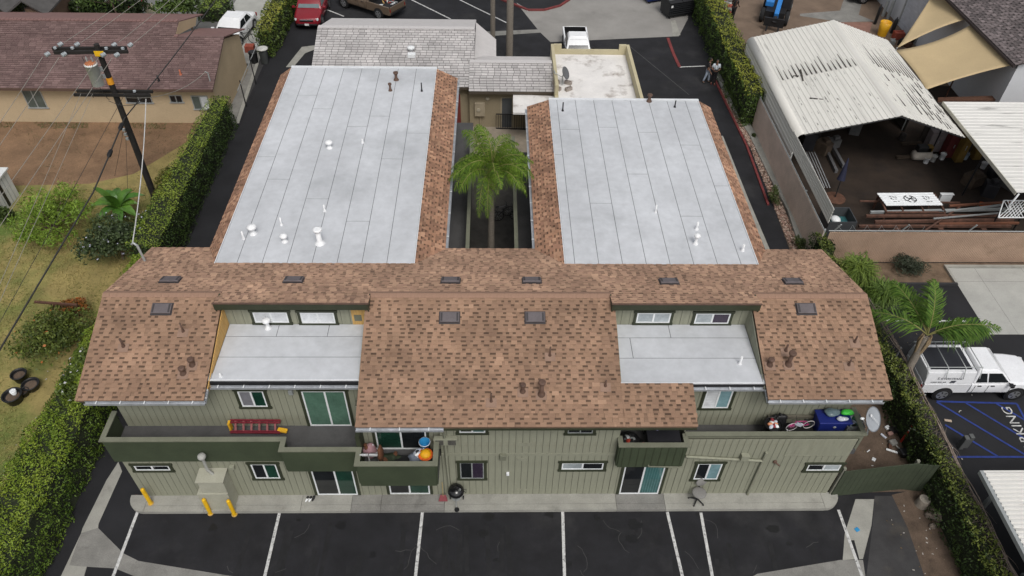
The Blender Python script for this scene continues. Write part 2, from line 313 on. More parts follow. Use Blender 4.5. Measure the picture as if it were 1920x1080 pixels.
# ------------------------------------------------------------------ shingles
TONES = [(.295, .184, .121), (.278, .173, .114), (.312, .197, .131), (.258, .16, .107), (.288, .18, .12), (.274, .17, .114)]
def clipu(poly, v):
    xs = []
    for i in range(len(poly)):
        (u0, v0), (u1, v1) = poly[i], poly[(i+1) % len(poly)]
        if (v0-v)*(v1-v) < 0: xs.append(u0+(v-v0)/(v1-v0)*(u1-u0))
    return (min(xs), max(xs)) if len(xs) >= 2 else None
VAR = {}
def shingle_field(parent, O, U, V, poly, n_single=0, tones=TONES, expo=.145, tw=(.10, .27), gw=(.08, .20), key='b', t0=.006, t1=.017, mt=None, gapdark=.38, gaplow=.93, name='shingle', joint=0.):
    """laminated shingles on the plane O + u U + v V: one under strip per course with a printed shade band in the notches, and thick tabs on top"""
    mt = mt or SHING
    O, U, V = Vector(O), Vector(U).normalized(), Vector(V).normalized(); N = U.cross(V).normalized()
    if N.z < 0: N = -N
    st = MB(); vmin = min(p[1] for p in poly); vmax = max(p[1] for p in poly); k = 0; left = n_single
    P = lambda u, v, h: O+U*u+V*v+N*h
    v = vmin
    while v < vmax-.02:
        e = min(expo, vmax-v); c = clipu(poly, v+e*.5)
        if c:
            ua, ub = c; u = ua-random.uniform(0, .15); seg = []
            while u < ub:
                wd = random.uniform(*tw); seg.append((max(u, ua), min(u+wd, ub), random.choice(tones), 1)); u += wd
                g = random.uniform(*gw)
                if u < ub and g > 0: seg.append((max(u, ua), min(u+g, ub), random.choice(tones), 0)); u += g
            for (a, d, t, tab) in seg:
                if d-a < .015: continue
                pw = P(a, v, 0); s = random.uniform(.93, 1.07)*(1+.10*math.sin(pw.x*1.9+pw.y*1.1)*math.sin(pw.y*2.3-pw.x*.7+1)+.05*math.sin(pw.x*5.1+pw.y*3.3))*(1.13 if random.random() < .07 else 1); t = tuple(x*s for x in t)
                if joint:
                    st.col = tuple(x*gapdark for x in t); st.quad(P(a, v, t0), P(d, v, t0), P(d, v+joint, t0), P(a, v+joint, t0)); st.quad(P(a, v, 0), P(d, v, 0), P(d, v, t0), P(a, v, t0)); st.col = t
                if not tab:
                    st.col = tuple(x*gaplow for x in t); st.quad(P(a, v, t0), P(d, v, t0), P(d, v+e*.54, t0*.7), P(a, v+e*.54, t0*.7))
                    st.quad(P(a, v, 0), P(d, v, 0), P(d, v, t0), P(a, v, t0))
                    gd = gapdark*random.uniform(.85, 1.2) if random.random() < .85 else .8; st.col = tuple(x*gd for x in t); st.quad(P(a, v+e*.54, t0*.7), P(d, v+e*.54, t0*.7), P(d, v+e, t0*.35), P(a, v+e, t0*.35))
                elif left > 0:
                    left -= 1; wk = (key, round((d-a)*25), tones.index(min(tones, key=lambda q: sum(abs(q[i]-t[i]) for i in range(3)))))
                    if wk not in VAR:
                        mm = MB(); mm.col = tones[wk[2]]; ww = max(wk[1]/25, .03)
                        mm.add([(0, 0, 0), (ww, 0, 0), (ww, expo-joint, 0), (0, expo-joint, 0), (0, 0, t1), (ww, 0, t1), (ww, expo-joint, t1*.4), (0, expo-joint, t1*.4)], [(4, 5, 6, 7), (0, 1, 5, 4), (1, 2, 6, 5), (3, 0, 4, 7)])
                        VAR[wk] = mm.mesh(name, mt)
                    o = bpy.data.objects.new(name, VAR[wk]); COL.objects.link(o); o.parent = parent
                    mtx = Matrix.Identity(4)
                    for i in range(3): mtx[i][0], mtx[i][1], mtx[i][2], mtx[i][3] = U[i], V[i], N[i], P(a, v, .001)[i]
                    mtx[0][3], mtx[1][3], mtx[2][3] = P(a, v+joint*.5, .001); o.matrix_local = mtx
                else:
                    st.col = t
                    vj = v+joint; st.add([P(a, vj, 0), P(d, vj, 0), P(d, v+e, 0), P(a, v+e, 0), P(a, vj, t1), P(d, vj, t1), P(d, v+e, t1*.4), P(a, v+e, t1*.4)], [(4, 5, 6, 7), (0, 1, 5, 4), (1, 2, 6, 5), (3, 0, 4, 7)])
        v += expo; k += 1
    if st.v: st.build('shingle_courses', mt, parent, kind='stuff')

# ================================================================== THE APARTMENT BUILDING
APT = thing('apartment_building', 'large olive green apartment block with brown shingle roof and two grey flat roofed wings', 'apartment building', (0, 18, 0))
X0, X1, YF, YU = -12.5, 12.15, 14.25, 15.34
ZFL = 2.85            # balcony floor
ZP = 3.72             # parapet top
def wall(parent, x0, x1, y, z0, z1, boards=True, step=.2245, depth=.25, mt=None, bz=None, skip=()):
    """wall core facing the viewer with grooved siding boards standing proud of it"""
    q = MB(); q.box(x0, x1, y+.012, y+depth, z0, z1); wl = q.build('wall', GROOVE if boards else (mt or SIDING), parent)
    if boards:
        bands = bz or [(z0, z1)]
        for (a, c) in bands:
            me = None; n = max(1, round((x1-x0)/step)); st = (x1-x0)/n
            for i in range(n):
                xx = x0+i*st
                if any(s0-.01 < xx+st/2 < s1+.01 and sz0 <= a and c <= sz1 for s0, s1, sz0, sz1 in skip): continue
                if me is None:
                    mm = MB(); mm.box(.007, st-.007, 0, .016, a, c); me = mm.mesh('siding_board', SIDING)
                o = bpy.data.objects.new('siding_board', me); COL.objects.link(o); o.parent = wl; o.location = (xx, y-.002+random.uniform(0, .003), 0)
    return wl
# ground floor wall, full width; the middle and the right part rise higher as separate boards
wall(APT, X0, -1.76, YF, .1, 2.62)
wall(APT, -1.755, 4.12, YF, .1, 5.2, bz=[(.16, 2.64), (2.79, 5.2)])
q = MB(); q.box(-1.755, 4.12, YF-.018, YF+.01, 2.65, 2.78); q.build('band_board', SIDING, APT)
wall(APT, 4.125, 6.395, YF, .1, 2.62)
wall(APT, 6.40, X1, YF, .1, 3.55)
q = MB(); q.box(9.9, X1-.02, YF-.016, YF-.004, 2.62, 3.55); q.build('flat_panel', SIDING, APT)
q = MB(); q.box(9.9, X1-.02, YF-.022, YF-.0045, 2.58, 2.615); q.build('band_board', SIDING, APT)
# side and rear walls
for x0, x1 in ((X0-.01, X0+.2), (X1-.2, X1+.01)):
    q = MB(); q.box(x0, x1, YF+.02, 21.3, 0, ZFL-.3); q.build('side_wall', PARA, APT); q = MB(); q.box(x0, x1, YU+.02, 21.3, ZFL-.299, 5.2); q.build('side_wall', PARA, APT)
q = MB(); q.box(X0+.2, X1-.2, 21.1, 21.3, 0, 5.2); q.build('rear_wall', SIDING, APT)
for x in (X0, X1-.2): q = MB(); q.prism([(x, 14.8, 5.201), (x, 21.2, 5.201), (x, 18, 6.4)], (.2, 0, 0)); q.build('gable_wall', SIDING, APT)
# upper recessed walls
wall(APT, X0, -4.36, YU, ZFL, 5.4)
wall(APT, -4.355, -1.757, YF+.14, ZFL, 5.2)
wall(APT, 4.125, 6.395, YU+.1, ZFL, 5.2)
wall(APT, 6.40, X1, YU, ZFL, 5.4)
for a in ((-4.36, -4.357, YF+.15, YU), (4.122, 4.145, YF+.02, YU+.1), (6.36, 6.398, YF+.3, YU)): q = MB(); q.box(*a, ZFL, 5.15); q.build('return_wall', SIDING, APT)
# balcony decks
for a in ((-12.6, -6.9, 14.24, YU+.01), (-6.899, -4.36, 13.84, YU+.01), (-4.355, -1.80, 13.3, YF+.13), (4.125, 6.36, 14.0, YU+.1), (6.40, 12.3, YF+.02, YU)):
    q = MB(); q.box(*a, 2.63, ZFL); q.build('balcony_floor', FLOORG, APT)
# parapets: solid panels with a flat cap
def parapet(segs, z0, z1, capw=.17, mt=PARA, boards=False):
    for si, (xa, ya, xb, yb, zz0) in enumerate(segs):
        z1 = z1+(.003 if si % 2 else -.003)
        q = MB(); a, c = Vector((xa, ya, 0)), Vector((xb, yb, 0)); d = (c-a).normalized(); n = Vector((-d.y, d.x, 0))*.05
        q.prism([(p.x, p.y, zz0) for p in (a-n, c-n, c+n, a+n)], (0, 0, z1-.04-zz0)); pr = q.build('parapet', mt, APT)
        q = MB(); n2 = Vector((-d.y, d.x, 0))*capw/2; e = d*capw/2*.98
        q.prism([(p.x, p.y, z1-.035) for p in (a-n2-e, c-n2+e, c+n2+e, a+n2-e)], (0, 0, .045)); q.build('parapet_cap', CAPG, pr)
        q = MB(); n3 = Vector((-d.y, d.x, 0))*.058
        q.prism([(p.x, p.y, z1-.085) for p in (a-n3, c-n3, c+n3, a+n3)], (0, 0, .048)); q.build('cap_trim', TRIMG, pr)
parapet([(-12.66, YU-.1, -12.66, 14.2, 2.5), (-12.66, 14.197, -6.83, 14.197, 2.5), (-6.83, 14.19, -6.83, 13.80, 2.5), (-6.83, 13.797, -4.40, 13.797, 2.5),
         (-4.34, 13.79, -4.34, 13.26, 2.55), (-4.34, 13.257, -1.86, 13.257, 2.48), (-1.86, 13.26, -1.86, 14.22, 2.48)], 2.5, ZP)
parapet([(4.16, 14.22, 4.16, 13.95, 2.46), (4.16, 13.947, 6.33, 13.947, 2.46), (6.33, 13.95, 6.33, 14.3, 2.46)], 2.5, ZP-.02)
parapet([(6.42, 14.36, 12.32, 14.36, 3.5), (12.32, 14.357, 12.32, YU, 2.7)], 2.5, ZP, mt=CAPG)
for i in range(9):
    q = MB(); x = 4.28+i*.245; q.box(x, x+.012, 13.885, 13.898, 2.48, 3.58); q.build('panel_batten', TRIMG, APT)
q = MB(); q.tube([(5.2, 13.86, 2.62), (5.2, 13.86, 2.55), (6.3, 13.86, 2.5), (6.36, 13.9, 2.5)], .03); q.build('drain_pipe', CAPG, APT)
q = MB(); q.box(-4.42, -4.28, 13.9, YU, ZFL, 4.25); q.build('divider_panel', TRIMG, APT)

# ------------------------------------------------------------------ windows and sliding doors (from their corners on the wall plane)
def window(bl, br, tl, Y, panes, frame=WHITE, door=False, ztop=None, trim=.10, split=.5, parent=None, fw=.05):
    a, c = gy(*bl, Y), gy(*br, Y); x0, x1, z0 = a.x, c.x, (a.z+c.z)/2
    z1 = ztop if ztop else gy(*tl, Y).z
    if door: z0 = max(z0, .16 if z0 < 1 else ZFL+.02)
    t = trim; y = Y-.02; q = MB()
    q.box(x0-t*1.35, x1+t*1.35, y-.028, y+.015, z1, z1+t); q.box(x0-t, x0, y-.022, y+.015, z0, z1-.001); q.box(x1, x1+t, y-.022, y+.015, z0, z1-.001)
    if not door: q.box(x0-t*1.25, x1+t*1.25, y-.034, y+.015, z0-t, z0-.001)
    wo = q.build('sliding_door' if door else 'window', TRIMG, parent or APT)
    f = fw; q = MB(); q.box(x0, x1, y-.012, y+.014, z0, z0+f*(1.4 if door else 1)); q.box(x0, x1, y-.012, y+.014, z1-f, z1); zz = z0+f*(1.4 if door else 1)
    q.box(x0, x0+f, y-.011, y+.014, zz, z1-f); q.box(x1-f, x1, y-.011, y+.014, zz, z1-f)
    xm = x0+(x1-x0)*split; q.box(xm-f*.6, xm+f*.6, y-.014, y+.014, zz, z1-f); q.build('frame', frame, wo)
    for i, g in enumerate(panes):
        q = MB(); xa, xb = ((x0+f, xm-f*.6), (xm+f*.6, x1-f))[i]; q.box(xa, xb, y+.002-(.006 if i else 0), y+.012, zz, z1-f); q.build('pane', GL[g], wo)
        if g in ('blind', 'green', 'teal') :
            q = MB(); n = 7
            for k in range(1, n):
                if g == 'blind': zc = zz+(z1-f-zz)*k/n; q.box(xa, xb, y-.001-(.006 if i else 0), y+.001-(.006 if i else 0), zc-.004, zc+.004)
                else: xc = xa+(xb-xa)*k/n; q.box(xc-.006, xc+.006, y-.001-(.006 if i else 0), y+.001-(.006 if i else 0), zz, z1-f)
            q.build('blind_slat', mat('slat_'+g, {'blind': (.5, .52, .54), 'green': (.06, .125, .09), 'teal': (.09, .2, .2)}[g]), wo)
    return wo
window((255.8, 880.8), (321, 880.5), (250.8, 871.7), YF, ('dark', 'dark'))
window((480, 895.8), (526.7, 895.5), (470, 869), YF, ('dark', 'green2'))
window((596.7, 926.6), (672, 926.6), None, YF, ('dark', 'green2'), door=True, ztop=2.2, split=.55)
window((732, 925), (807, 925), None, YF, ('dark', 'green2'), door=True, ztop=2.2)
window((863.7, 895.8), (907.5, 895.8), (862.5, 866.3), YF, ('dark', 'purple'), frame=GREYFR, fw=.035)
window((1052.5, 879), (1130, 878.8), (1051.7, 866.7), YF, ('haze', 'dark'))
window((861.3, 810), (910, 810), None, YF, ('dark', 'teal'), ztop=4.9)
window((1064, 811), (1111, 811), None, YF, ('dark', 'dark'), ztop=4.9, frame=GREYFR, fw=.035)
window((1160, 924.8), (1233.3, 924.8), None, YF, ('dark', 'teal'), door=True, ztop=2.2)
window((1299, 897.5), (1344, 897.5), (1310, 868), YF, ('dark', 'blue'))
window((1510, 881), (1571.7, 881), (1516, 869.7), YF, ('dark', 'haze'))
window((455.5, 761.5), (503, 761), (445, 732), YU, ('grey', 'green2'))
window((583, 797.8), (660.7, 797.8), (565, 732), YU, ('green', 'green'), door=True, split=.53)
window((709, 842), (802, 842), None, YF+.14, ('green2', 'dark'), door=True, ztop=4.75)
window((1315, 763.6), (1364, 764), (1325, 728.6), YU, ('blind', 'blue'))
window((1180, 806), (1250, 806), None, YU+.1, ('dark', 'dark'), door=True, ztop=4.9)

# ------------------------------------------------------------------ roofs
def roof_slab(x0, x1, ya, yb, zfun, t=.10, mt=DECKB, parent=None, name='roof'):
    q = MB(); q.prism([(x0, ya, zfun(ya)-t), (x1, ya, zfun(ya)-t), (x1, yb, zfun(yb)-t), (x0, yb, zfun(yb)-t)], (0, 0, t-.002)); return q.build(name, mt, parent or APT)
VS = Vector((0, 1, SL)).normalized(); SC = math.sqrt(1+SL*SL)
def front_roof(x0, x1, ya, n):
    r = roof_slab(x0, x1, ya, 18-.001, zf)
    shingle_field(r, (0, ya-.02, zf(ya-.02)), (1, 0, 0), VS, [(x0-.02, 0), (x1+.02, 0), (x1+.02, (18-ya)*SC), (x0-.02, (18-ya)*SC)], n)
    return r
front_roof(-12.97, -9.05, 14.49, 60); rc = front_roof(-4.25, 4.04, 13.67, 120); front_roof(8.72, 12.68, 14.5, 60)
r = roof_slab(4.045, 6.34, 13.67, 15.0, zf); shingle_field(r, (0, 13.65, zf(13.65)), (1, 0, 0), VS, [(4.05, 0), (6.36, 0), (6.36, 1.35*SC), (4.05, 1.35*SC)], 40)
# back slope (seen at a grazing angle) with the two pieces that run on over the ridge as dormers
rb = roof_slab(-12.97, 12.68, 18.001, 21.72, zb)
VB = Vector((0, -1, SL)).normalized(); LB = 3.72*SC
BT = [(.39, .245, .165), (.345, .213, .145), (.42, .268, .18), (.315, .195, .135), (.375, .235, .16)]  # same shingles, coloured lighter to offset the weaker light on this slope
shingle_field(rb, (0, 21.74, zb(21.74)), (-1, 0, 0), VB, [(-12.70, 0), (12.99, 0), (12.99, LB), (-12.70, LB)], 0, tones=BT)
for (xa, xb) in ((-9.16, -4.12), (3.9, 8.86)):
    rd = roof_slab(xa, xb, 17.34, 18.0, zb, t=.06); shingle_field(rd, (0, 18.0, zb(18.0)), (-1, 0, 0), VB, [(-xb, 0), (-xa, 0), (-xa, .67*SC), (-xb, .67*SC)], 0, tones=BT)
    q = MB(); q.box(xa+.01, xb-.01, 17.30, 17.345, 6.54, 6.81); q.box(xa+.01, xa+.05, 17.35, 17.95, 6.42, 6.66); q.box(xb-.05, xb-.01, 17.35, 17.95, 6.42, 6.66); q.build('fascia', TRIMG, APT)
    q = MB(); q.box(xa-.02, xb+.02, 17.285, 17.35, 6.812, 6.835); q.build('drip_edge', VENTB, APT)
# ridge caps
for (xa, xb) in ((-12.99, -9.1), (-4.22, 3.98), (8.8, 12.70)):
    n = round((xb-xa)/.24); st = (xb-xa)/n; mm = MB(); mm.col = (.275, .17, .12)
    mm.add([(0, -.15, -.15*SL+.022), (st-.004, -.15, -.15*SL+.022), (st-.004, 0, .034), (0, 0, .034), (0, .15, -.15*SL+.022), (st-.004, .15, -.15*SL+.022), (0, -.15, -.15*SL+.004), (st-.004, -.15, -.15*SL+.004)], [(0, 1, 2, 3), (3, 2, 5, 4), (6, 7, 1, 0), (0, 3, 4), (1, 5, 2)])
    me = mm.mesh('ridge_cap', SHING)
    for i in range(n): o = bpy.data.objects.new('ridge_cap', me); COL.objects.link(o); o.parent = rc; o.location = (xa+i*st, 18, ZR+random.uniform(-.002, .004))
# clerestory walls and inset flat roofs
YC = 17.62
for (xa, xb, wins) in ((-9.05, -4.27, (((479.5, 604.4), (543, 603.5), (473.5, 584), ('blind', 'blind')), ((567, 605), (630, 605), (562, 584.5), ('blind', 'blind')))),
                       (4.06, 8.72, (((1191.4, 605), (1254.8, 603.5), (1194.4, 585.4), ('haze', 'haze')), ((1300, 606.5), (1365, 605), (1304.7, 586.3), ('haze', 'purple'))))):
    wall(APT, xa, xb, YC, 4.9, 6.62, step=.3)
    for a, c, t, p in wins: window(a, c, t, YC, p, trim=.09)
q = MB(); q.box(-4.80, -4.27, YC-.02, YC-.003, 5.52, 6.5); pw = q.build('plywood_patch', PLY, APT)
q = MB(); q.box(-4.72, -4.47, YC-.04, YC-.021, 5.72, 6.0)
for k in range(7): q.box(-4.70, -4.49, YC-.047, YC-.041, 5.74+k*.036, 5.76+k*.036)
q.build('vent_grille', CAPG, pw)
# triangular cheek walls beside the insets
for (x, s, mt) in ((-9.03, 1, PLY), (8.70, -1, SIDING), (-4.27, -1, SIDING), (4.06, 1, SIDING)):
    q = MB(); q.prism([(x, 14.9, 5.3), (x, YC, 5.3), (x, YC, zf(YC)-.11), (x, 14.9, zf(14.9)-.11)], (.03*s, 0, 0)); q.build('cheek_wall', mt, APT)
    if mt is PLY:
        for k in range(7): q = MB(); y = 15.5+k*.3; q.box(x+.031, x+.04, y, y+.26, 5.54, zf(y)-.13); q.build('sheathing_board', PLY, APT)
def membrane(x0, x1, y0, y1, z, along, step, parent, cuts=None, slope=0., off=0.):
    """sheets of welded roofing with a narrow dark seam between neighbours"""
    q = MB(); q.box(x0, x1, y0, y1, z-.12, z-.006); base = q.build('flat_roof', SEAM, parent)
    gap = .010
    if along == 'Y':
        n = max(1, round((x1-x0)/step)); xs = [x0]+[x0+off+i*step for i in range(0, n+2) if x0+.2 < x0+off+i*step < x1-.2]+[x1]
        for i in range(len(xs)-1):
            cy = [y0]+sorted((cuts or (lambda k: []))(i))+[y1]
            for j in range(len(cy)-1):
                q = MB(); h = z+random.uniform(-.001, .001); q.box(xs[i]+gap, xs[i+1]-gap, cy[j]+gap, cy[j+1]-gap, z-.005, h); q.build('roof_sheet', MEMB, base)
    else:
        ys = [y0]+[y for y in step if y0 < y < y1]+[y1]
        for i in range(len(ys)-1):
            cx = [x0]+sorted((cuts or (lambda k: []))(i))+[x1]
            for j in range(len(cx)-1): q = MB(); q.box(cx[j]+gap, cx[j+1]-gap, ys[i]+gap, ys[i+1]-gap, z-.005, z+random.uniform(-.001, .001)); q.build('roof_sheet', MEMB, base)
    return base
ZI = 5.52
il = membrane(-8.99, -4.27, 15.22, YC, ZI, 'X', [16.15, 17.05], APT, cuts=lambda i: [-7.3, -5.6] if i == 2 else [])
ir = membrane(4.06, 8.66, 15.08, YC, ZI, 'X', [16.1, 17.0], APT, cuts=lambda i: [[], [4.6], [6.0]][i])
for a in ((-9.24, -8.995, 15.22, 15.46), (8.665, 8.86, 15.08, 15.4)): q = MB(); q.box(*a, ZI-.1, ZI+.02); q.build('flat_roof_corner', MEMBE, APT)
for a in ((-9.24, -4.27, 15.17, 15.219), (6.3, 8.86, 15.03, 15.079), (4.06, 6.299, 15.02, 15.079)): q = MB(); q.box(*a, ZI-.14, ZI+.012+.003*(a[0] > 6)); q.build('roof_edge', MEMBE, APT)
for a in ((-9.2, -4.27, 15.10, 15.165, ZI-.22, ZI-.02), (6.36, 8.8, 14.98, 15.025, ZI-.2, ZI-.02)): q = MB(); q.box(*a); q.build('fascia', DARKM, APT)
# gutters
def gutter(a, c, w_=.11, hangers=5, parent=None):
    a, c = Vector(a), Vector(c); d = (c-a); u = d.normalized(); n = Vector((u.y, -u.x, 0)) ; q = MB()
    for (o0, o1, z0, z1) in ((0, w_, -.09, -.08), (w_-.008, w_, -.08, 0), (0, .008, -.08, 0)):
        q.prism([(p.x, p.y, p.z) for p in (a+n*o0+Vector((0, 0, z0)), c+n*o0+Vector((0, 0, z0)), c+n*o1+Vector((0, 0, z0)), a+n*o1+Vector((0, 0, z0)))], (0, 0, z1-z0))
    g = q.build('gutter', GALV, parent or APT)
    for i in range(hangers): q = MB(); p = a+d*((i+.5)/hangers); q.obox(p+n*w_/2+Vector((0, 0, .004)), (.03, w_*1.15, .012), Matrix.Rotation(math.atan2(u.y, u.x), 3, 'Z')); q.build('gutter_hanger', WHITE, g)
    return g
gutter((-12.7, 14.47, zf(14.47)-.03), (-9.0, 14.47, zf(14.47)-.03), .1); gutter((8.72, 14.48, zf(14.48)-.03), (12.4, 14.48, zf(14.48)-.03), .1)
gutter((-4.25, 13.65, zf(13.65)-.03), (-1.55, 13.65, zf(13.65)-.03), .1, 3); gutter((-9.15, 15.09, ZI-.14), (-4.3, 15.09, ZI-.14), .1, 6); gutter((6.4, 14.97, ZI-.1), (8.75, 14.97, ZI-.1), .1, 3)
gutter((-9.0, 15.0, zf(15.0)-.13), (-9.0, 14.5, zf(14.5)-.13), .08, 2); gutter((8.70, 14.5, zf(14.5)-.13), (8.70, 14.95, zf(14.95)-.13), .08, 2)
for x0, x1, y0, y1 in ((-1.55, 6.34, 13.64, 13.68), (-4.25, -1.551, 13.66, 13.69), (-12.9, -9.1, 14.5, 14.53), (8.75, 12.6, 14.51, 14.54)): q = MB(); q.box(x0, x1, y0, y1, zf(y0)-.17, zf(y0)-.1); q.build('fascia', TRIMG, APT)
for x0, x1, y0, y1 in ((-12.5, -9.1, 14.53, 15.33), (8.72, 12.15, 14.54, 15.33), (4.13, 6.33, 13.7, 15.43), (-4.25, -1.78, 13.7, 14.35)): q = MB(); q.box(x0, x1, y0, y1, 5.09, 5.12); q.build('soffit', SIDING, APT)

# ------------------------------------------------------------------ the two wings
ZW = 5.80
wl = membrane(-10.13, -2.93, 20.35, 34.85, ZW, 'Y', .905, APT, off=.78, cuts=lambda i: [[27.1], [25.5, 32.2], [31.0], [24.2], [29.5], [30.4, 22.8], [27.0], [29.0], [26.4]][i % 9])
wr = membrane(2.62, 9.75, 20.25, 31.95, ZW, 'Y', .88, APT, off=.35, cuts=lambda i: [[27.4], [29.4], [24.0], [29.6], [26.0], [29.2], [23.2], [28.2], [25.2]][i % 9])
q = MB()
for (x0, x1, y0, y1) in ((-10.13, -2.93, 20.35, 34.85), (2.62, 9.75, 20.25, 31.95)):
    q.box(x0-.03, x0-.001, y0, y1, ZW-.1, ZW+.016); q.box(x1+.001, x1+.03, y0, y1, ZW-.1, ZW+.016); q.box(x0-.03, x1+.03, y1+.001, y1+.12, ZW-.2, ZW+.05); q.box(x0-.03, x1+.03, y0-.04, y0-.001, ZW-.05, ZW+.012)
q.build('roof_edge', MEMBE, APT)
def side_strip(xt, xb, y0, y1t, y1b, zb_=5.36):
    """narrow sloping shingle skirt along a flat roof"""
    q = MB(); q.prism([(xt, y0, ZW-.06), (xt, y1t, ZW-.06), (xb, y1b, zb_-.06), (xb, y0, zb_-.06)], (0, 0, .055)); s = q.build('roof', DECKB, APT)
    U = Vector((0, 1, 0)) if xb > xt else Vector((0, -1, 0)); V = Vector((xt-xb, 0, ZW-zb_)); Ln = V.length
    ys = [(y0, 0), (y1b, 0), (y1t, Ln), (y0, Ln)]; pol = [(y*U.y, v) for y, v in ys]
    shingle_field(s, (xb, 0, zb_), U, V, pol, 0, tones=[(.36, .20, .125), (.29, .16, .105), (.40, .235, .15), (.25, .14, .09)])
side_strip(-2.9, -1.86, 20.3, 34.85, 34.72); side_strip(-10.16, -10.78, 20.3, 34.85, 34.9); side_strip(2.59, 1.57, 20.3, 31.95, 32.05); side_strip(9.78, 10.46, 20.3, 31.95, 32.1)
gutter((-1.86, 21.75, 5.33), (-1.86, 34.7, 5.33), .1, 9); gutter((1.57, 32.0, 5.33), (1.57, 21.75, 5.33), .1, 9)
q = MB(); q.box(-10.5, -2.9, 21.3, 34.7, .0, 5.5); q.box(2.75, 10.2, 21.3, 31.8, 0, 5.5); q.build('wing_wall', SIDING, APT)
# courtyard walkways on the upper floor
q = MB(); q.box(-2.9, -1.12, 21.4, 34.6, 2.65, 2.85); q.box(.92, 2.75, 21.4, 31.9, 2.65, 2.85); q.box(-1.12, .92, 21.4, 23.2, 2.65, 2.85); q.build('walkway', FLOORG, APT)
for x, y1 in ((-1.16, 32.0), (.88, 31.9)):
    q = MB(); q.box(x, x+.1, 23.2, y1, 2.6, 3.72); pr = q.build('parapet', mat('green_dark', (.03, .036, .024)), APT); q = MB(); q.box(x-.03, x+.13, 23.15, y1, 3.72, 3.78); q.build('parapet_cap', CAPG, pr)
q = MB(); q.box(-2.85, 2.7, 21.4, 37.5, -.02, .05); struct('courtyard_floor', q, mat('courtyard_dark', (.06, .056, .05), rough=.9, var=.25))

# ------------------------------------------------------------------ roof vents, pipes
def flat_vent(p, n, parent):
    n = Vector(n).normalized(); U = Vector((1, 0, 0)); V = n.cross(U); R = Matrix((U, V, n)).transposed()
    q = MB(); q.obox(Vector(p)+n*.01, (.70, .46, .015), R); v = q.build('roof_vent', VENTD, parent)
    q = MB(); q.obox(Vector(p)+n*.06-V*.0, (.64, .36, .075), R); q.build('hood', VENTG, v, bevel=.02)
    q = MB()
    for s in (-1, 1): q.obox(Vector(p)+n*.100+U*s*.26, (.06, .30, .006), R)
    q.build('hood_rib', VENTD, v)
for u, v in ((320, 526), (551, 526), (845, 527), (997, 527), (1254, 529), (1486, 529)): flat_vent(bk(u, v), (0, SL, 1), APT)
for u, v in ((304, 580), (843, 596), (1003, 596), (1511, 580)): flat_vent(fr(u, v), (0, -SL, 1), APT)
def pipe(p, h, r, mt, cap=None, flash=None, name='vent_pipe', parent=None):
    if cap == 'mush': r *= .78
    p = Vector(p); q = MB(); q.lathe(p, [(r*2.1, -.05), (r*1.9, .02), (r*1.15, .10), (r, .14), (r, h), (r*.7, h), (r*.7, h-.05)], 10)
    if cap == 'mush': q.lathe(p+Vector((0, 0, h)), [(r*1.2, -.05), (r*2.1, -.04), (r*2.3, .03), (r*1.8, .08), (r*.6, .10)], 12)
    if cap == 'crown': q.lathe(p+Vector((0, 0, h)), [(r*1.05, -.05), (r*1.7, .0), (r*1.75, .07), (r*1.2, .08)], 10)
    o = q.build(name, mt, parent or APT)
    if flash:
        n = Vector(flash).normalized(); U = Vector((1, 0, 0)); V = n.cross(U); R = Matrix((U, V, n)).transposed(); q = MB(); q.obox(p+n*.024-V*.05, (.34, .30, .008), R); q.build('flashing', mat('flashing_brown', (.255, .165, .12), rough=.8), o)
    return o
FN = (0, -SL, 1)
for u, v, h, r, c in ((232, 650, .38, .035, None), (344, 622, .4, .03, None), (361, 684, .22, .06, 'crown'), (344, 700, .2, .06, 'crown'), (1031, 667, .42, .03, None), (980, 734, .28, .055, 'crown'), (1015, 739, .55, .07, 'crown'), (921, 753, .42, .03, None), (1135, 724, .28, .03, None),
                      (1602, 642, .3, .03, None), (1473, 658, .3, .035, None), (1478, 683, .5, .07, 'crown'), (1443, 684, .22, .06, 'crown'), (1591, 685, .28, .03, None)):
    pipe(fr(u, v), h, r, VENTB, c, FN)
Z5 = lambda u, v: gz(u, v, ZW)
for u, v, h, r, c in ((475, 438, .30, .10, 'mush'), (600, 456, .62, .10, 'crown'), (534, 453, .25, .08, 'mush'), (457, 448, .35, .035, None), (609, 396, .3, .035, None), (528, 422, .35, .03, None), (618, 277, .25, .09, 'mush'), (680, 268, .2, .035, None), (1229, 398, .35, .03, None), (1304, 457, .38, .07, 'mush'), (1306, 430, .35, .04, None), (1392, 470, .3, .04, None)):
    pipe(Z5(u, v), h, r, WPIPE, c)
for u, v, h, r, c in ((743, 150, .35, .07, 'crown'), (732, 170, .32, .05, 'crown'), (791, 171, .45, .03, None), (1055, 208, .45, .03, None), (1265, 201, .35, .03, None), (1217, 190, .3, .07, 'crown')):
    pipe(Z5(u, v), h, r, VENTB if c else DARKM, c)
pipe(gz(503, 615, ZI), .35, .08, WPIPE, 'mush'); pipe(gz(414, 706, ZI), .12, .03, WPIPE); pipe(gz(1387, 682, ZI), .35, .035, WPIPE)
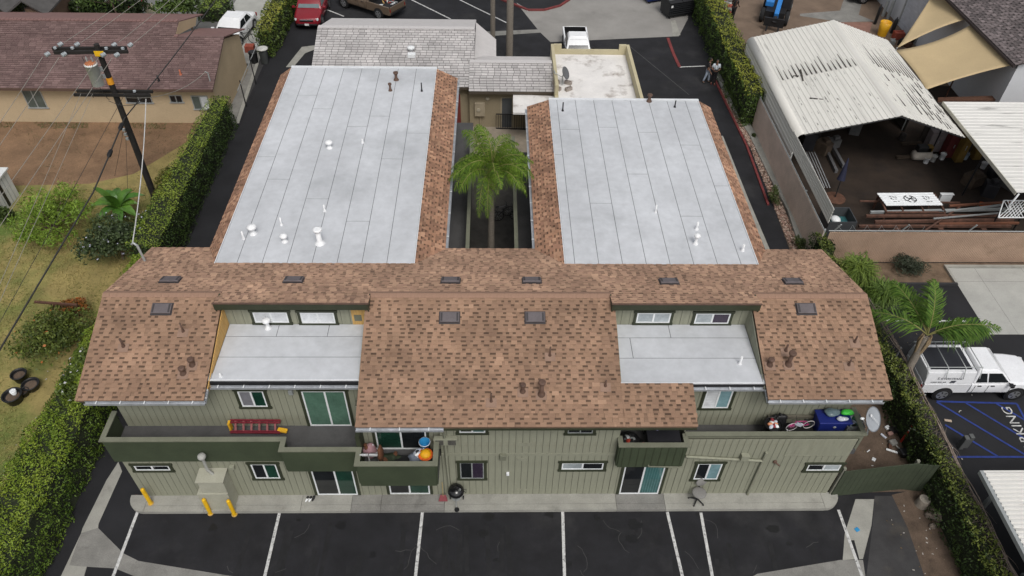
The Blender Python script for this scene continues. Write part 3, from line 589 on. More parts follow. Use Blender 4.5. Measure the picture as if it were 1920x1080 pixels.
# small fittings on the walls
def fit(name, u, v, Y, w_, h, d, mt, bev=.01, lab=None):
    c = gy(u, v, Y); q = MB(); q.box(c.x-w_/2, c.x+w_/2, Y-.004-d, Y-.004, c.z-h/2, c.z+h/2); return q.build(name, mt, APT, bev, lab)
fit('junction_box', 943, 854, YF, .22, .28, .12, CAPG); fit('wall_light', 952, 886, YF, .10, .12, .1, WHITE); fit('junction_box', 436, 873, YF, .16, .18, .12, SIDING); fit('wall_light', 546, 732, YU, .14, .2, .12, GREYFR)
fit('siding_patch', 985, 833, YF, .5, .18, .012, SIDING, 0); fit('siding_patch', 979, 861, YF, .36, .16, .012, SIDING, 0); fit('siding_patch', 978, 918, YF, .42, .1, .012, SIDING, 0)
ac = fit('air_conditioner', 836, 822, YF, .78, .34, .16, SIDING)
c = gy(836, 822, YF); q = MB()
for s in (-1, 1):
    for k in range(7): q.box(c.x+s*.2-.13, c.x+s*.2+.13, YF-.172, YF-.165, c.z-.13+k*.038, c.z-.11+k*.038)
q.build('louvre', VENTD, ac)
def down(pts, r, mt=SIDING): q = MB(); q.tube(pts, r, 8); return q.build('downspout', mt, APT)
down([(-1.6, 13.75, 5.0), (-1.6, 14.12, 4.75), (-1.6, 14.17, 3.0), (-1.55, 14.17, .2)], .045)
a, c = gy(1286, 856, YF-.06), gy(1430, 864, YF-.06); down([a, c], .05); jb = gy(1396, 856, YF-.06); q = MB(); q.box(jb.x-.13, jb.x+.13, YF-.16, YF-.01, jb.z-.14, jb.z+.14); q.build('junction_box', SIDING, APT)
a, c = gy(1436, 852, YF-.06), gy(1401, 928, YF-.06); down([a+Vector((0, 0, .12)), (c.x, c.y, .17)], .05)
pp = gy(1453, 866, YF-.03); q = MB(); q.ball(pp, (.07, .05, .09)); q.tube([pp, pp+Vector((.14, -.12, -.06))], .03); q.build('flood_light', VENTB, APT)
# meter enclosure with vent pipe
q = MB(); q.box(-10.16, -9.12, 13.68, YF-.01, .15, 1.2); q.prism([(-9.98, 13.72, 1.2), (-9.12, 13.72, 1.2), (-9.12, YF-.01, 1.2), (-9.98, YF-.01, 1.2)], (0, 0, .72)); ENC = mat('enclosure_paint', (.36, .355, .285), rough=.85, var=.1, scale=2); en = q.build('meter_enclosure', ENC, APT, bevel=.01)
q = MB(); q.box(-10.02, -9.08, 13.66, YF-.01, 1.921, 1.965); q.build('enclosure_top', ENC, en)
p = gy(378, 860, 13.9); q = MB(); q.tube([(-9.5, 14.0, 1.96), (-9.62, 14.0, 2.25), (p.x, 13.95, p.z)], .05, 8); q.lathe((p.x, 13.95, p.z-.02), [(.12, 0), (.14, .05), (.12, .13), (.04, .15)], 12); q.build('vent_pipe', CONCL, en)
# weather head where the service cable lands
pm = bk(272, 490); q = MB(); q.tube([pm, pm+Vector((-.05, .02, .75)), pm+Vector((-.16, .02, .88)), pm+Vector((-.22, .02, .80))], .045, 8); q.build('service_mast', GREYFR, APT)
# ================================================================== VEGETATION BUILDERS
def hedge(name, label, path, width, height, top, side, dens=260, size=.05, group=None, core=(.018, .024, .01), lump=.16, leafmat=None, taper=0.0, zb=.0):  # top yellower as new growth; side colours also carry some painted shade
    loc = (path[0][0], path[0][1], 0); t = thing(name, label, 'hedge', loc, group)
    q = MB()
    for i in range(len(path)-1):
        (xa, ya), (xb, yb) = path[i][:2], path[i+1][:2]; wa = path[i][2] if len(path[i]) > 2 else width; wb = path[i+1][2] if len(path[i+1]) > 2 else width
        d = Vector((xb-xa, yb-ya, 0)).normalized(); n = Vector((-d.y, d.x, 0)); a = Vector((xa, ya, zb))+d*(.2 if i == 0 else 0); c = Vector((xb, yb, zb))-d*(.2 if i == len(path)-2 else 0); i_ = .17
        r0 = [a-n*(wa/2-i_), a+n*(wa/2-i_), a+n*(wa/2-i_-taper)+Vector((0, 0, height-.16)), a-n*(wa/2-i_-taper)+Vector((0, 0, height-.16))]
        r1 = [c-n*(wb/2-i_), c+n*(wb/2-i_), c+n*(wb/2-i_-taper)+Vector((0, 0, height-.16)), c-n*(wb/2-i_-taper)+Vector((0, 0, height-.16))]
        q.loft([r0, r1], False)
    q.build('dark_core', mat('hedge_core_'+str(core), core, rough=.95, var=.4, scale=5), t)  # solid dark fill added inside the hedge, seen through the leaf gaps
    PP, NN, CC = [], [], []
    for i in range(len(path)-1):
        (xa, ya), (xb, yb) = path[i][:2], path[i+1][:2]; wa = path[i][2] if len(path[i]) > 2 else width; wb = path[i+1][2] if len(path[i+1]) > 2 else width
        L = math.hypot(xb-xa, yb-ya); d = np.array([(xb-xa)/L, (yb-ya)/L, 0]); n = np.array([-d[1], d[0], 0]); wm = (wa+wb)/2
        def samp(k, f):
            s = RNG.uniform(0, 1, k); r = RNG.uniform(-1, 1, k); ww = wa+(wb-wa)*s; base = np.array([xa, ya, zb])+s[:, None]*L*d
            if f == 't': p = base+n*(r*ww/2)[:, None]*(1-taper*2/wm)+np.array([0, 0, 1.])*height; nn = np.array([0, 0, 1.])
            else:
                h = (r+1)/2; sg = 1 if f == 'l' else -1; p = base+n*sg*(ww/2-taper*h)[:, None]+np.array([0, 0, 1.])*(h*height)[:, None]; nn = n*sg
            dep = RNG.exponential(.09, k)-.05; p = p-nn*dep[:, None]+nn*(wob(p, 1.3)*lump+wob(p, 3.1)*lump*.5)[:, None]
            p[:, 2] = np.maximum(p[:, 2], .03)
            kp = ~((wob(p, 1.4)+.7*wob(p, 3.7)+.15*RNG.normal(0, 1, k) < -.62) & (RNG.uniform(0, 1, k) < .85)); p = p[kp]; k = len(p)
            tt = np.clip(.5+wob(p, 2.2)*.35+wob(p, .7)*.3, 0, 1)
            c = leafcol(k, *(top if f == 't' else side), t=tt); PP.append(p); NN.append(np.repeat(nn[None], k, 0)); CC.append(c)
        samp(int(L*wm*dens*1.25), 't'); samp(int(L*height*dens), 'l'); samp(int(L*height*dens), 'r')
        for e, sgn in ((0, -1), (1, 1)):
            if (i == 0 and e == 0) or (i == len(path)-2 and e == 1):
                k = int((wa if e == 0 else wb)*height*dens); h = RNG.uniform(0, 1, k); r = RNG.uniform(-1, 1, k); b0 = np.array([xa, ya, zb]) if e == 0 else np.array([xb, yb, zb])
                p = b0+n*(r*(wa if e == 0 else wb)/2)[:, None]+np.array([0, 0, 1.])*(h*height)[:, None]; p = p+d*sgn*(wob(p, 2)*lump)[:, None]
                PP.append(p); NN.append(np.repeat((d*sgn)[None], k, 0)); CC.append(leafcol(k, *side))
    link('foliage', leaf_mesh('foliage', np.vstack(PP), np.vstack(NN), size, np.vstack(CC), leafmat or M_LEAF), t, kind='stuff')
    return t
def shrub(name, label, cat, c, radii, cols, n=2500, size=.07, clumps=14, trunk=None, flower=None, group=None, jit=.9, aspect=.5, stem=M_TWIG, fill=.55, seed=0):
    """clumped crown: leaves gather on lumpy clusters around limbs so gaps show through"""
    rg = np.random.default_rng(seed+len(label)); c = Vector(c); t = thing(name, label, cat, (c.x, c.y, 0), group)
    rx, ry, rz = radii; cz = c.z
    ctr = []
    for i in range(clumps):
        u = rg.normal(0, 1, 3); u /= np.linalg.norm(u); rr = rg.uniform(.35, .85); ctr.append((c.x+u[0]*rx*rr, c.y+u[1]*ry*rr, cz+u[2]*rz*rr*.9))
    q = MB(); g = Vector((c.x, c.y, 0))
    if trunk: q.tube([g, g+Vector((.05, .03, (cz-rz*.4)*.6)), Vector((c.x, c.y, cz-rz*.3))], [trunk, trunk*.8, trunk*.55], 7)
    for p in ctr:
        a = Vector((c.x, c.y, max(cz-rz*.45, .05))); p = Vector(p); q.tube([a, a.lerp(p, .5)+Vector((0, 0, -.08*rz)), p], [(trunk or .03)*.5, (trunk or .03)*.32, .008], 5)
    q.build('stems' if not trunk else 'trunk', stem if not trunk else M_BARK, t)
    PP, NN, CC = [], [], []
    for p in ctr:
        k = n//clumps; u = rg.normal(0, 1, (k, 3)); u /= np.linalg.norm(u, axis=1)[:, None]; u[:, 2] = np.where(u[:, 2] < -.4, -u[:, 2]*.5, u[:, 2])
        rr = rg.uniform(.35, 1.0, k)**.6; R_ = np.array([rx, ry, rz])*fill*rg.uniform(.8, 1.2)
        P = np.array(p)+u*rr[:, None]*R_; P = P+u*(wob(P, 4/max(rx, .3))*.12*rx)[:, None]; P[:, 2] = np.maximum(P[:, 2], .03)
        b = rg.uniform(-.18, .22); PP.append(P); NN.append(u); CC.append(leafcol(k, *cols, t=.45+b+wob(P, 3)*.25))
    if flower:
        fc, k = flower; idx = rg.integers(0, len(PP), k); F = np.array([PP[i][rg.integers(0, len(PP[i]))]+np.array([0, 0, .06]) for i in idx])
        link('flowers', leaf_mesh('flowers', F, np.tile([0, 0, 1.], (k, 1)), .06, np.tile(fc, (k, 1))*rg.uniform(.8, 1.1, (k, 1)), M_LEAF, aspect=.9, jit=.4), t, kind='stuff')
    link('foliage', leaf_mesh('foliage', np.vstack(PP), np.vstack(NN), size, np.vstack(CC), M_LEAF, aspect=aspect, jit=jit), t, kind='stuff')
    return t
M_FROND = mat('palm_leaf', (.07, .12, .03), rough=.65, var=.25, scale=4, attr=True, spec=.15)
def frond_mesh(length, droop, cols, nl=46, leaf=.55, lift=.35, w_=.026, seed=0, hang=.5):
    rg = random.Random(seed); q = MB(); q.col = (.20, .19, .07); pts = []
    for i in range(10):
        s = i/9; pts.append(Vector((length*s*(1-.12*droop*s), 0, length*(lift*s-droop*s*s))))
    q.tube(pts, [.028*(1-.8*i/9) for i in range(10)], 5, False)
    for i in range(nl):
        s = .12+.88*i/(nl-1); f = s*9; k = min(int(f), 8); p = pts[k].lerp(pts[k+1], f-k); tdir = (pts[k+1]-pts[k]).normalized()
        L = leaf*math.sin(math.pi*(.12+.86*s)**.8)**.7*rg.uniform(.8, 1.1)
        for sd in (-1, 1):
            d = (Vector((0, sd, 0))*.85+tdir*.75+Vector((0, 0, rg.uniform(-.15, .35)))).normalized(); d = (d+Vector((rg.uniform(-.25, .25), 0, rg.uniform(-.3, .35)))).normalized(); hg_ = hang*rg.uniform(.5, 1.4); e = p+d*L*.5+Vector((0, 0, .02-.12*hg_*L)); e2 = p+d*L*.85+Vector((0, 0, -hg_*L))
            wv = tdir*w_; a = rg.uniform(0, 1); q.col = tuple(cols[0][j]*(1-a)+cols[1][j]*a for j in range(3))
            q.add([p-wv*.5, p+wv*.5, e+wv, e-wv, e2], [(0, 1, 2, 3), (3, 2, 4)])
    return q.mesh('frond', M_FROND)
def palm(label, base, top, r0, r1, nf, length, cols, droop=.55, seed=1, azs=None, nl=46, leaf=.55, lean=0, w_=.026, lifts=((1, .55), (1.25, .4), (.8, .75), (1.1, .3)), hang=.5):
    base, top = Vector(base), Vector(top); t = thing('palm_tree', label, 'palm tree', base); rg = random.Random(seed)
    q = MB(); n = 14; pts = [base.lerp(top, i/n) for i in range(n+1)]
    q.tube(pts, [r0*(1-i/n)+r1*i/n+(.012 if i % 2 else 0) for i in range(n+1)], 10); q.build('trunk', mat('palm_trunk', (.20, .175, .145), rough=.95, var=.25, scale=6, bump=.5, bscale=25, stretch=(1, 1, 5)), t)
    q = MB(); d = (top-base).normalized()
    for k in range(7):
        a = k*2.4; o = Vector((math.cos(a), math.sin(a), 0)); q.tube([top-d*.75+o*r1*.8, top-d*.2+o*r1*1.5, top+d*.15+o*r1*1.2], [.05, .055, .02], 5)
    q.build('boot', mat('palm_boot', (.23, .17, .10), rough=.9, var=.3, scale=10), t)
    ms = [frond_mesh(length*rg.uniform(.9, 1.1), droop*f, cols, nl, leaf, lift=l, seed=seed+i, w_=w_, hang=hang) for i, (f, l) in enumerate(lifts)]
    for i in range(nf):
        a = azs[i % len(azs)]+rg.uniform(-.15, .15) if azs else i*2.39996+rg.uniform(-.2, .2)
        o = bpy.data.objects.new('frond', ms[i % 4]); COL.objects.link(o); o.parent = t; tilt = rg.uniform(-.25, .30) if i < nf*.75 else rg.uniform(.45, .95)
        o.matrix_local = Matrix.Translation(top-base+d*.1) @ Matrix.Rotation(a, 4, 'Z') @ Matrix.Rotation(-tilt, 4, 'Y')
    return t

# ================================================================== LEFT NEIGHBOUR'S YARD
q = MB(); q.quad((-60, -20, .005), (-15.9, -20, .005), (-15.9, 39, .005), (-60, 39, .005))
LAWN = mat('lawn_dry', (.27, .215, .08), rough=.95, var=.22, scale=1.0, bump=.4, bscale=30, var2=.15, scale2=14, dark=(.10, .145, .03), dth=.46, dscale=.22)
struct('lawn', q, LAWN)
b_ = MB(); pts = [(-60, 32.3), (-27, 32.6), (-21.5, 32.9), (-19.5, 33.8), (-17.6, 36.8), (-17.0, 39), (-60, 39)]; b_.quad(*[(x, y, .009) for x, y in pts]); struct('dirt_bed', b_, DIRTY)
sheet('asphalt_drive', [(-14.95, -20), (-12.6, -20), (-12.6, 60), (-14.95, 60)], .002, ASPH2)
sheet('kerb_strip', [(-15.32, 38.9), (-15.08, 38.9), (-15.55, 46.2), (-15.75, 46.2)], .012, CONC)
# grass as short blades in clumps
def grass(name, xr, yr, n, cols, size, keep=None, mt=M_LEAF, asp=.12):
    P = np.column_stack([RNG.uniform(*xr, n), RNG.uniform(*yr, n), np.full(n, .03)])
    if keep is not None: P = P[keep(P)]
    k = len(P); N = RNG.normal(0, 1, (k, 3)); N[:, 2] *= .4; c = leafcol(k, *cols, t=.5+wob(P, .8)*.5)
    return link(name, leaf_mesh(name, P, N, size, c, mt, aspect=asp, jit=.4), None, kind='stuff')
grass('lawn_grass', (-30, -16.2), (15, 33.5), 60000, ((.30, .235, .09), (.13, .16, .035)), .08, keep=lambda P: (wob(P, .45)+RNG.normal(0, .3, len(P)) < .35) & (P[:, 1] < 31.5+.10*(P[:, 0]+30)))
grass('dirt_grass', (-30, -16.2), (32, 38.8), 5000, ((.15, .11, .06), (.09, .095, .035)), .07, keep=lambda P: wob(P, .6) > .1)
grass('weed_strip', (-29.5, -16.6), (38.2, 38.8), 1500, ((.06, .09, .025), (.11, .12, .04)), .10, keep=lambda P: wob(P, .7) > -.2)
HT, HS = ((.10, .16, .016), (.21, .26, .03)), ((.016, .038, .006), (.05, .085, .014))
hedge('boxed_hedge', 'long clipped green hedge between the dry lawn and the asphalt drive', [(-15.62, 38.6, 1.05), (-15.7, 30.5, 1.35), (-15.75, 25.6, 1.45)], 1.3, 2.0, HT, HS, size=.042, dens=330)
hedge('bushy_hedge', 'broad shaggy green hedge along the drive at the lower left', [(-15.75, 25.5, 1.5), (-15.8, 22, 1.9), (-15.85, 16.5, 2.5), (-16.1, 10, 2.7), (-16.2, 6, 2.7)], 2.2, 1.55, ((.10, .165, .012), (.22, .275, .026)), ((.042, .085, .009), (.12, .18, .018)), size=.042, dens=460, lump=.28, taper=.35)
shrub('citrus_bush', 'dark glossy bush with small pale flowers at the roof corner', 'bush', gz(215, 450, 1.2), (1.4, 1.2, .95), ((.016, .03, .010), (.075, .105, .04)), n=4600, size=.09, clumps=12, flower=((.5, .5, .62), 70), trunk=.06, seed=3)
shrub('flowering_bush', 'low bright green bush with pale flowers behind the dark one', 'bush', gz(290, 420, .9), (1.1, 1.6, .7), ((.035, .062, .012), (.085, .135, .025)), n=3600, size=.08, clumps=12, flower=((.55, .55, .68), 90), seed=5)
shrub('yellow_shrub', 'olive yellow shrub at the foot of the utility pole', 'bush', gz(322, 345, 1.2), (.7, 1.3, .7), ((.07, .075, .012), (.16, .15, .03)), n=2600, size=.07, clumps=9, seed=6)
shrub('feathery_tree', 'small light green feathery tree on the lawn', 'tree', gz(88, 402, 1.3), (2.3, 2.0, 1.2), ((.085, .15, .014), (.20, .30, .035)), n=7500, size=.085, clumps=22, trunk=.09, aspect=.3, fill=.36, seed=8)
shrub('bougainvillea', 'straggly dark green shrub with orange red flowers beside the brown timber', 'bush', gz(95, 625, .6), (1.5, 1.5, .6), ((.03, .052, .010), (.12, .15, .026)), n=5000, size=.07, clumps=20, flower=((.36, .12, .03), 18), seed=9)
shrub('orange_shrub', 'small shrub with orange red leaves at the end of the brown timber', 'bush', gz(138, 575, .5), (.55, .4, .35), ((.10, .08, .02), (.36, .10, .02)), n=900, size=.06, clumps=7, seed=10)
shrub('white_flower_bush', 'green bush sprinkled with white flowers along the hedge by the left eave', 'bush', gz(160, 690, 1.4), (.8, 1.9, .5), ((.045, .075, .012), (.11, .15, .025)), n=2600, size=.08, clumps=12, flower=((.6, .6, .62), 45), seed=12)
shrub('roadside_bush', 'green bush cut off by the left edge of the picture below the shed', 'bush', gz(3, 400, .5), (.6, .6, .6), ((.03, .05, .012), (.08, .12, .025)), n=900, size=.08, clumps=7, seed=14)
# banana-like plant, every leaf its own
bp_ = gz(232, 412); ban = thing('banana_plant', 'banana plant with big upright glossy leaves on the lawn', 'plant', bp_)
M_BAN = mat('banana_leaf', (.055, .125, .02), rough=.35, var=.25, scale=3, attr=True)
q = MB(); 
for k in range(3): q.tube([bp_+Vector((.15*math.cos(k*2.1), .15*math.sin(k*2.1), 0)), bp_+Vector((.22*math.cos(k*2.1), .22*math.sin(k*2.1), .8))], [.07, .05], 7)
q.build('stem', mat('banana_stem', (.13, .13, .05), rough=.6, var=.3), ban, kind='stuff')
for k in range(13):
    az = k*2.4; L = random.uniform(1.5, 2.2); up = random.uniform(.65, 1.3); q = MB(); t_ = random.random(); q.col = (.05+.07*t_, .13+.10*t_, .018+.012*t_)
    d = Vector((math.cos(az), math.sin(az), 0)); n_ = Vector((-d.y, d.x, 0)); s0 = bp_+Vector((0, 0, .7)); L5 = []
    for i in range(8):
        s = i/7; p = s0+d*L*s*(.55+.3*s)*(1.3-up*.6)+Vector((0, 0, L*(up*s-.75*s*s*(1.3-up*.5)))); wd = .25*math.sin(math.pi*min(1, .08+.92*s))**.6
        L5.append((p+n_*wd+Vector((0, 0, .05)), p, p-n_*wd+Vector((0, 0, .05))))
    for i in range(7):
        for j in (0, 1): q.add([L5[i][j], L5[i][j+1], L5[i+1][j+1], L5[i+1][j]], [(0, 1, 2, 3)], True)
    q.build('leaf', M_BAN, ban)
# brown timber frame, plant pots, white shed
RUST = mat('rusty_brown', (.095, .045, .028), rough=.85, var=.3, scale=6)
tf = thing('timber_frame', 'rusty brown beam on crossed legs standing in the shrub', 'frame', gz(105, 590)); a, c = gz(65, 566, .9), gz(145, 572, .9)
q = MB(); q.beam(a, c, .09, .09); q.build('beam', RUST, tf); m_ = a.lerp(c, .55)
for o in (.5, -.45): q = MB(); q.beam(m_+Vector((o*.4, 0, -.04)), m_+Vector((o*1.4, 0, -.85)), .06); q.build('leg', RUST, tf)
q = MB(); q.beam(m_+Vector((.1, -.02, -.05)), m_+Vector((.25, -.1, -.8)), .05); q.build('brace', RUST, tf)
for (u, v, r, h, lab, wl_) in ((30, 752, .36, .42, 'black plant pot holding a white cup, nearest of the pots on the lawn', 1), (42, 712, .30, .40, 'black plant pot farthest up the lawn among the pots', 0), (62, 728, .33, .3, 'black plant pot of dry soil beside the hedge', 0), (48, 740, .2, .26, 'small black pot wedged between the bigger pots', 0)):
    p = gz(u, v); t = thing('plant_pot', lab, 'plant pot', p, 'black plant pots on the lawn'); q = MB(); q.lathe(p, [(r*.75, 0), (r*.98, h*.9), (r*1.06, h*.9), (r*1.06, h), (r*.93, h), (r*.9, h*.75)], 16, caps=True); q.build('pot', BLACK, t)
    q = MB(); q.lathe(p, [(r*.88, h*.72), (r*.4, h*.8), (.02, h*.82)], 14); q.build('soil', DIRT, t)
    if wl_: q = MB(); q.lathe(p+Vector((.05, .1, h*.8)), [(.09, 0), (.12, .2), (.10, .2)], 12); q.build('cup', WHITE, t)
c = gz(0, 388); q = MB(); sh = thing('garden_shed', 'small white shed with a dark doorway at the left edge', 'shed', c); CORR = mat('white_sheet_metal', (.62, .63, .62), rough=.5, var=.1)
q.box(-27.0, -24.75, 30.0, 31.9, 0, 1.6); q.build('wall', CORR, sh); q = MB(); q.box(-27.1, -24.65, 29.9, 32.0, 1.6, 1.68); q.build('roof', CORR, sh)
q = MB(); q.box(-24.745, -24.73, 30.8, 31.0, .1, 1.55); q.build('door_gap', BLACK, sh)
for k in range(6): q = MB(); q.box(-24.748, -24.732, 30.05+k*.3, 30.07+k*.3, .05, 1.58); q.build('rib', GREYFR, sh)

# ------------------------------------------------------------------ beige bungalow with maroon roof
STUC = mat('beige_stucco', (.47, .365, .235), rough=.9, var=.07, scale=.7, bump=.15, bscale=60, dark=(.40, .30, .19), dth=.6, dscale=.4)
NB = thing('bungalow', 'beige stucco bungalow under a maroon shingle roof', 'house', (-22, 42, 0)); YN = 38.9
q = MB(); q.box(-33, -16.06, YN, 43.2, 0, 2.45); q.prism([(-16.26, YN, 2.45), (-16.26, 45.3, 2.45), (-16.26, 42.2, 3.6)], (.2, 0, 0)); q.box(-18.2, -16.06, 43.2, 45.3, 0, 2.44); q.build('wall', STUC, NB)
MAR = mat('maroon_shingle', (.16, .085, .08), rough=.95, var=.14, scale=.5, bump=.4, bscale=60, attr=True)
MT = [(.15, .096, .09), (.128, .08, .076), (.172, .112, .105), (.14, .09, .084)]
Vn = Vector((0, 1, .352)).normalized(); Sn = math.sqrt(1+.352**2)
q = MB(); q.prism([(-33, 38.4, 2.42), (-15.86, 38.4, 2.42), (-15.86, 42.2, 3.75), (-18.7, 42.2, 3.75), (-18.7, 43.3, 4.14), (-33, 43.3, 4.14)], (0, 0, .07)); r1 = q.build('roof', mat('maroon_underlay', (.09, .05, .048)), NB)
shingle_field(r1, (0, 38.38, 2.49), (1, 0, 0), Vn, [(-33, 0), (-15.85, 0), (-15.85, 3.82*Sn), (-18.7, 3.82*Sn), (-33, 3.82*Sn)], 0, MT, expo=.155, tw=(.25, .4), gw=(.012, .02), mt=MAR, gapdark=.55, t1=.02, joint=.03)
shingle_field(r1, (0, 42.2, 2.49+3.82*.352), (1, 0, 0), Vn, [(-33, 0), (-18.7, 0), (-18.7, 1.1*Sn), (-33, 1.1*Sn)], 0, MT, expo=.155, tw=(.25, .4), gw=(.012, .02), mt=MAR, gapdark=.55, t1=.02, joint=.03)
q = MB(); q.prism([(-33, 43.3, 4.14), (-18.7, 43.3, 4.14), (-18.7, 47.2, 2.8), (-33, 47.2, 2.8)], (0, 0, .07)); q.prism([(-18.7, 42.2, 3.75), (-15.86, 42.2, 3.75), (-15.86, 46, 2.42), (-18.7, 46, 2.42)], (0, 0, .07)); q.build('rear_roof', mat('maroon_plain', (.2, .115, .105), rough=.95, var=.12), NB, kind='stuff')
q = MB(); q.prism([(-18.72, 42.2, 3.8), (-18.72, 43.28, 4.16), (-18.72, 46, 3.2), (-18.72, 45.5, 2.9)], (.03, 0, 0)); q.build('gable_board', STUC, NB)
me = None
for i in range(60):
    x = -32.9+i*.24
    if x > -15.9: break
    if me is None: mm = MB(); mm.box(0, .22, -.13, .13, 0, .05); me = mm.mesh('ridge_cap', mat('maroon_plain', (.2, .115, .105)))
    o = bpy.data.objects.new('ridge_cap', me); COL.objects.link(o); o.parent = r1; o.location = (x, 43.3 if x < -18.8 else 42.2, 4.205 if x < -18.8 else 3.815)
q = MB(); q.box(-33, -15.86, 38.35, 38.4, 2.36, 2.5); q.build('fascia', mat('brown_fascia', (.10, .06, .045)), NB)
def nwin(u0, v0, u1, v1, panes, fr_=GREYFR, lab=None):
    a, c = gy(u0, v0, YN), gy(u1, v1, YN); x0, x1, z0, z1 = a.x, c.x, min(a.z, c.z), max(a.z, c.z); q = MB()
    q.box(x0-.06, x1+.06, YN-.06, YN-.002, z0-.07, z0); q.box(x0, x1, YN-.03, YN-.001, z1-.05, z1); q.box(x0, x0+.05, YN-.03, YN-.001, z0, z1-.05); q.box(x1-.05, x1, YN-.03, YN-.001, z0, z1-.05); xm = (x0+x1)/2; q.box(xm-.03, xm+.03, YN-.032, YN-.001, z0, z1-.05)
    wo = q.build('window', fr_, NB)
    for i, g in enumerate(panes): q = MB(); q.box((x0+.05, xm+.03)[i], (xm-.03, x1-.05)[i], YN-.015, YN-.003, z0, z1-.05); q.build('pane', GL[g], wo)
nwin(38, 167, 90, 201, ('haze2', 'haze2')); nwin(229, 168, 287, 192, ('dark', 'dark')); nwin(316, 178, 344, 191, ('dark', 'dark')); nwin(357, 179, 396, 204, ('haze2', 'blind'))
bq = lambda u, v: onplane(u, v, (0, 38.4, 2.49), (0, -.352, 1))
for u, v, h in ((298, 152, .35), (339, 140, .3)): pipe(bq(u, v), h, .045, mat('terracotta', (.42, .13, .07)) if u > 320 else DARKM, None, None, 'vent_pipe', NB)
pm2 = bq(394, 152); q = MB(); q.tube([pm2, pm2+Vector((0, 0, .5)), pm2+Vector((-.12, -.05, .6))], .04); q.build('service_mast', GREYFR, NB)
# clutter at the bungalow's side yard
sheet('side_path', [(-16.2, 38.9), (-15.35, 38.9), (-15.75, 47), (-15.6, 60), (-19, 60), (-19.5, 48), (-16.2, 46)], .008, CONCD)
sheet('neighbour_drive', [(-32, 46.2), (-19.4, 46.2), (-19.4, 75), (-32, 75)], .006, mat('grey_paving', (.15, .15, .145), rough=.9, var=.2, scale=.6, bump=.2, dark=(.11, .115, .11), dth=.55))
sheet('concrete_drive', [(-19.4, 46.2), (-15.6, 46.2), (-15.6, 75), (-19.4, 75)], .010, CONCL)
for u, v, r, h, mt, lab, cat in ((498, 118, .33, 1.0, mat('grey_bin', (.05, .055, .055)), 'grey wheelie bin with a pale lid by the bungalow wall', 'bin'), (478, 117, .28, .7, BLACK, 'low black tub beside the pale lidded bin', 'tub')):
    p = gz(u, v); t = thing('trash_bin', lab, cat, p); q = MB(); q.lathe(p, [(r*.8, 0), (r, h)], 4 if h > .9 else 14, R=Matrix.Rotation(.785, 3, 'Z')); q.build('bin_body', mt, t); q = MB(); q.lathe(p+Vector((0, 0, h)), [(r*1.08, 0), (r*1.08, .05), (r*.7, .09)], 12); q.build('lid', mat('pale_lid', (.5, .5, .48), dark=(.4, .1, .08), dth=.6, dscale=4) if h > .9 else BLACK, t)
p = gz(470, 96); solo('red_crate', MB().box(p.x-.3, p.x+.3, p.y-.25, p.y+.25, 0, .45), mat('brick_red', (.3, .07, .045), var=.3, scale=6), 'brick red crate next to the black tub', 'crate', bevel=.02)
q = MB()
fpts = [gz(476, 160), gz(465, 200), gz(445, 232)]
fn = thing('chain_fence', 'open metal fence rail leaning along the side path of the bungalow', 'fence', fpts[0])
for i, (u0, v0, u1, v1) in enumerate(((480, 158, 457, 100), (462, 200, 447, 156))):
    a = gz(u0, v0); h = gx(u1, v1, a.x); q = MB(); q.tube([a, Vector((a.x, a.y, max(1.4, min(h.z, 1.9))))], .035, 6); q.build('post', DARKM, fn)
a, c = gz(445, 170, 1.6), gz(484, 78, 1.6); q = MB(); q.tube([a, c], .022, 6); q.build('rail', GREYFR, fn)
bp2 = gz(463, 82); bk_ = thing('bicycle', 'dark bicycle leaning behind the bungalow corner', 'bicycle', bp2)
def bicycle(t, o, yaw, s=1.0, frame=DARKM, tyre=RUBBER):
    R = Matrix.Rotation(yaw, 3, 'Z'); P = lambda x, y, z: o+R@Vector((x*s, y*s, z*s))
    for x in (-.5, .5):
        q = MB(); q.tube([P(x+.32*math.cos(a), 0, .34+.32*math.sin(a)) for a in [k*math.pi/10 for k in range(21)]], .022*s, 5); wl = q.build('wheel', tyre, t)
        q = MB()
        for k in range(5): a = k*math.pi/5; q.tube([P(x+.3*math.cos(a), 0, .34+.3*math.sin(a)), P(x-.3*math.cos(a), 0, .34-.3*math.sin(a))], .004*s, 3)
        q.build('spokes', GREYFR, wl)
    q = MB()
    for a, c in (((-.5, 0, .34), (-.05, 0, .32)), ((-.05, 0, .32), (-.18, 0, .8)), ((-.5, 0, .34), (-.17, 0, .76)), ((-.05, 0, .32), (.38, 0, .74)), ((-.17, 0, .74), (.37, 0, .80)), ((.5, 0, .34), (.36, 0, .92))): q.tube([P(*a), P(*c)], .02*s, 5)
    q.build('frame', frame, t); q = MB(); q.tube([P(.3, -.26, .97), P(.38, -.1, .95), P(.38, .1, .95), P(.3, .26, .97)], .016*s, 5); q.build('handlebar', DARKM, t)
    q = MB(); q.ball(P(-.2, 0, .84), (.13*s, .07*s, .035*s), 8, 5, R); q.build('saddle', BLACK, t)
bicycle(bk_, bp2, .2)
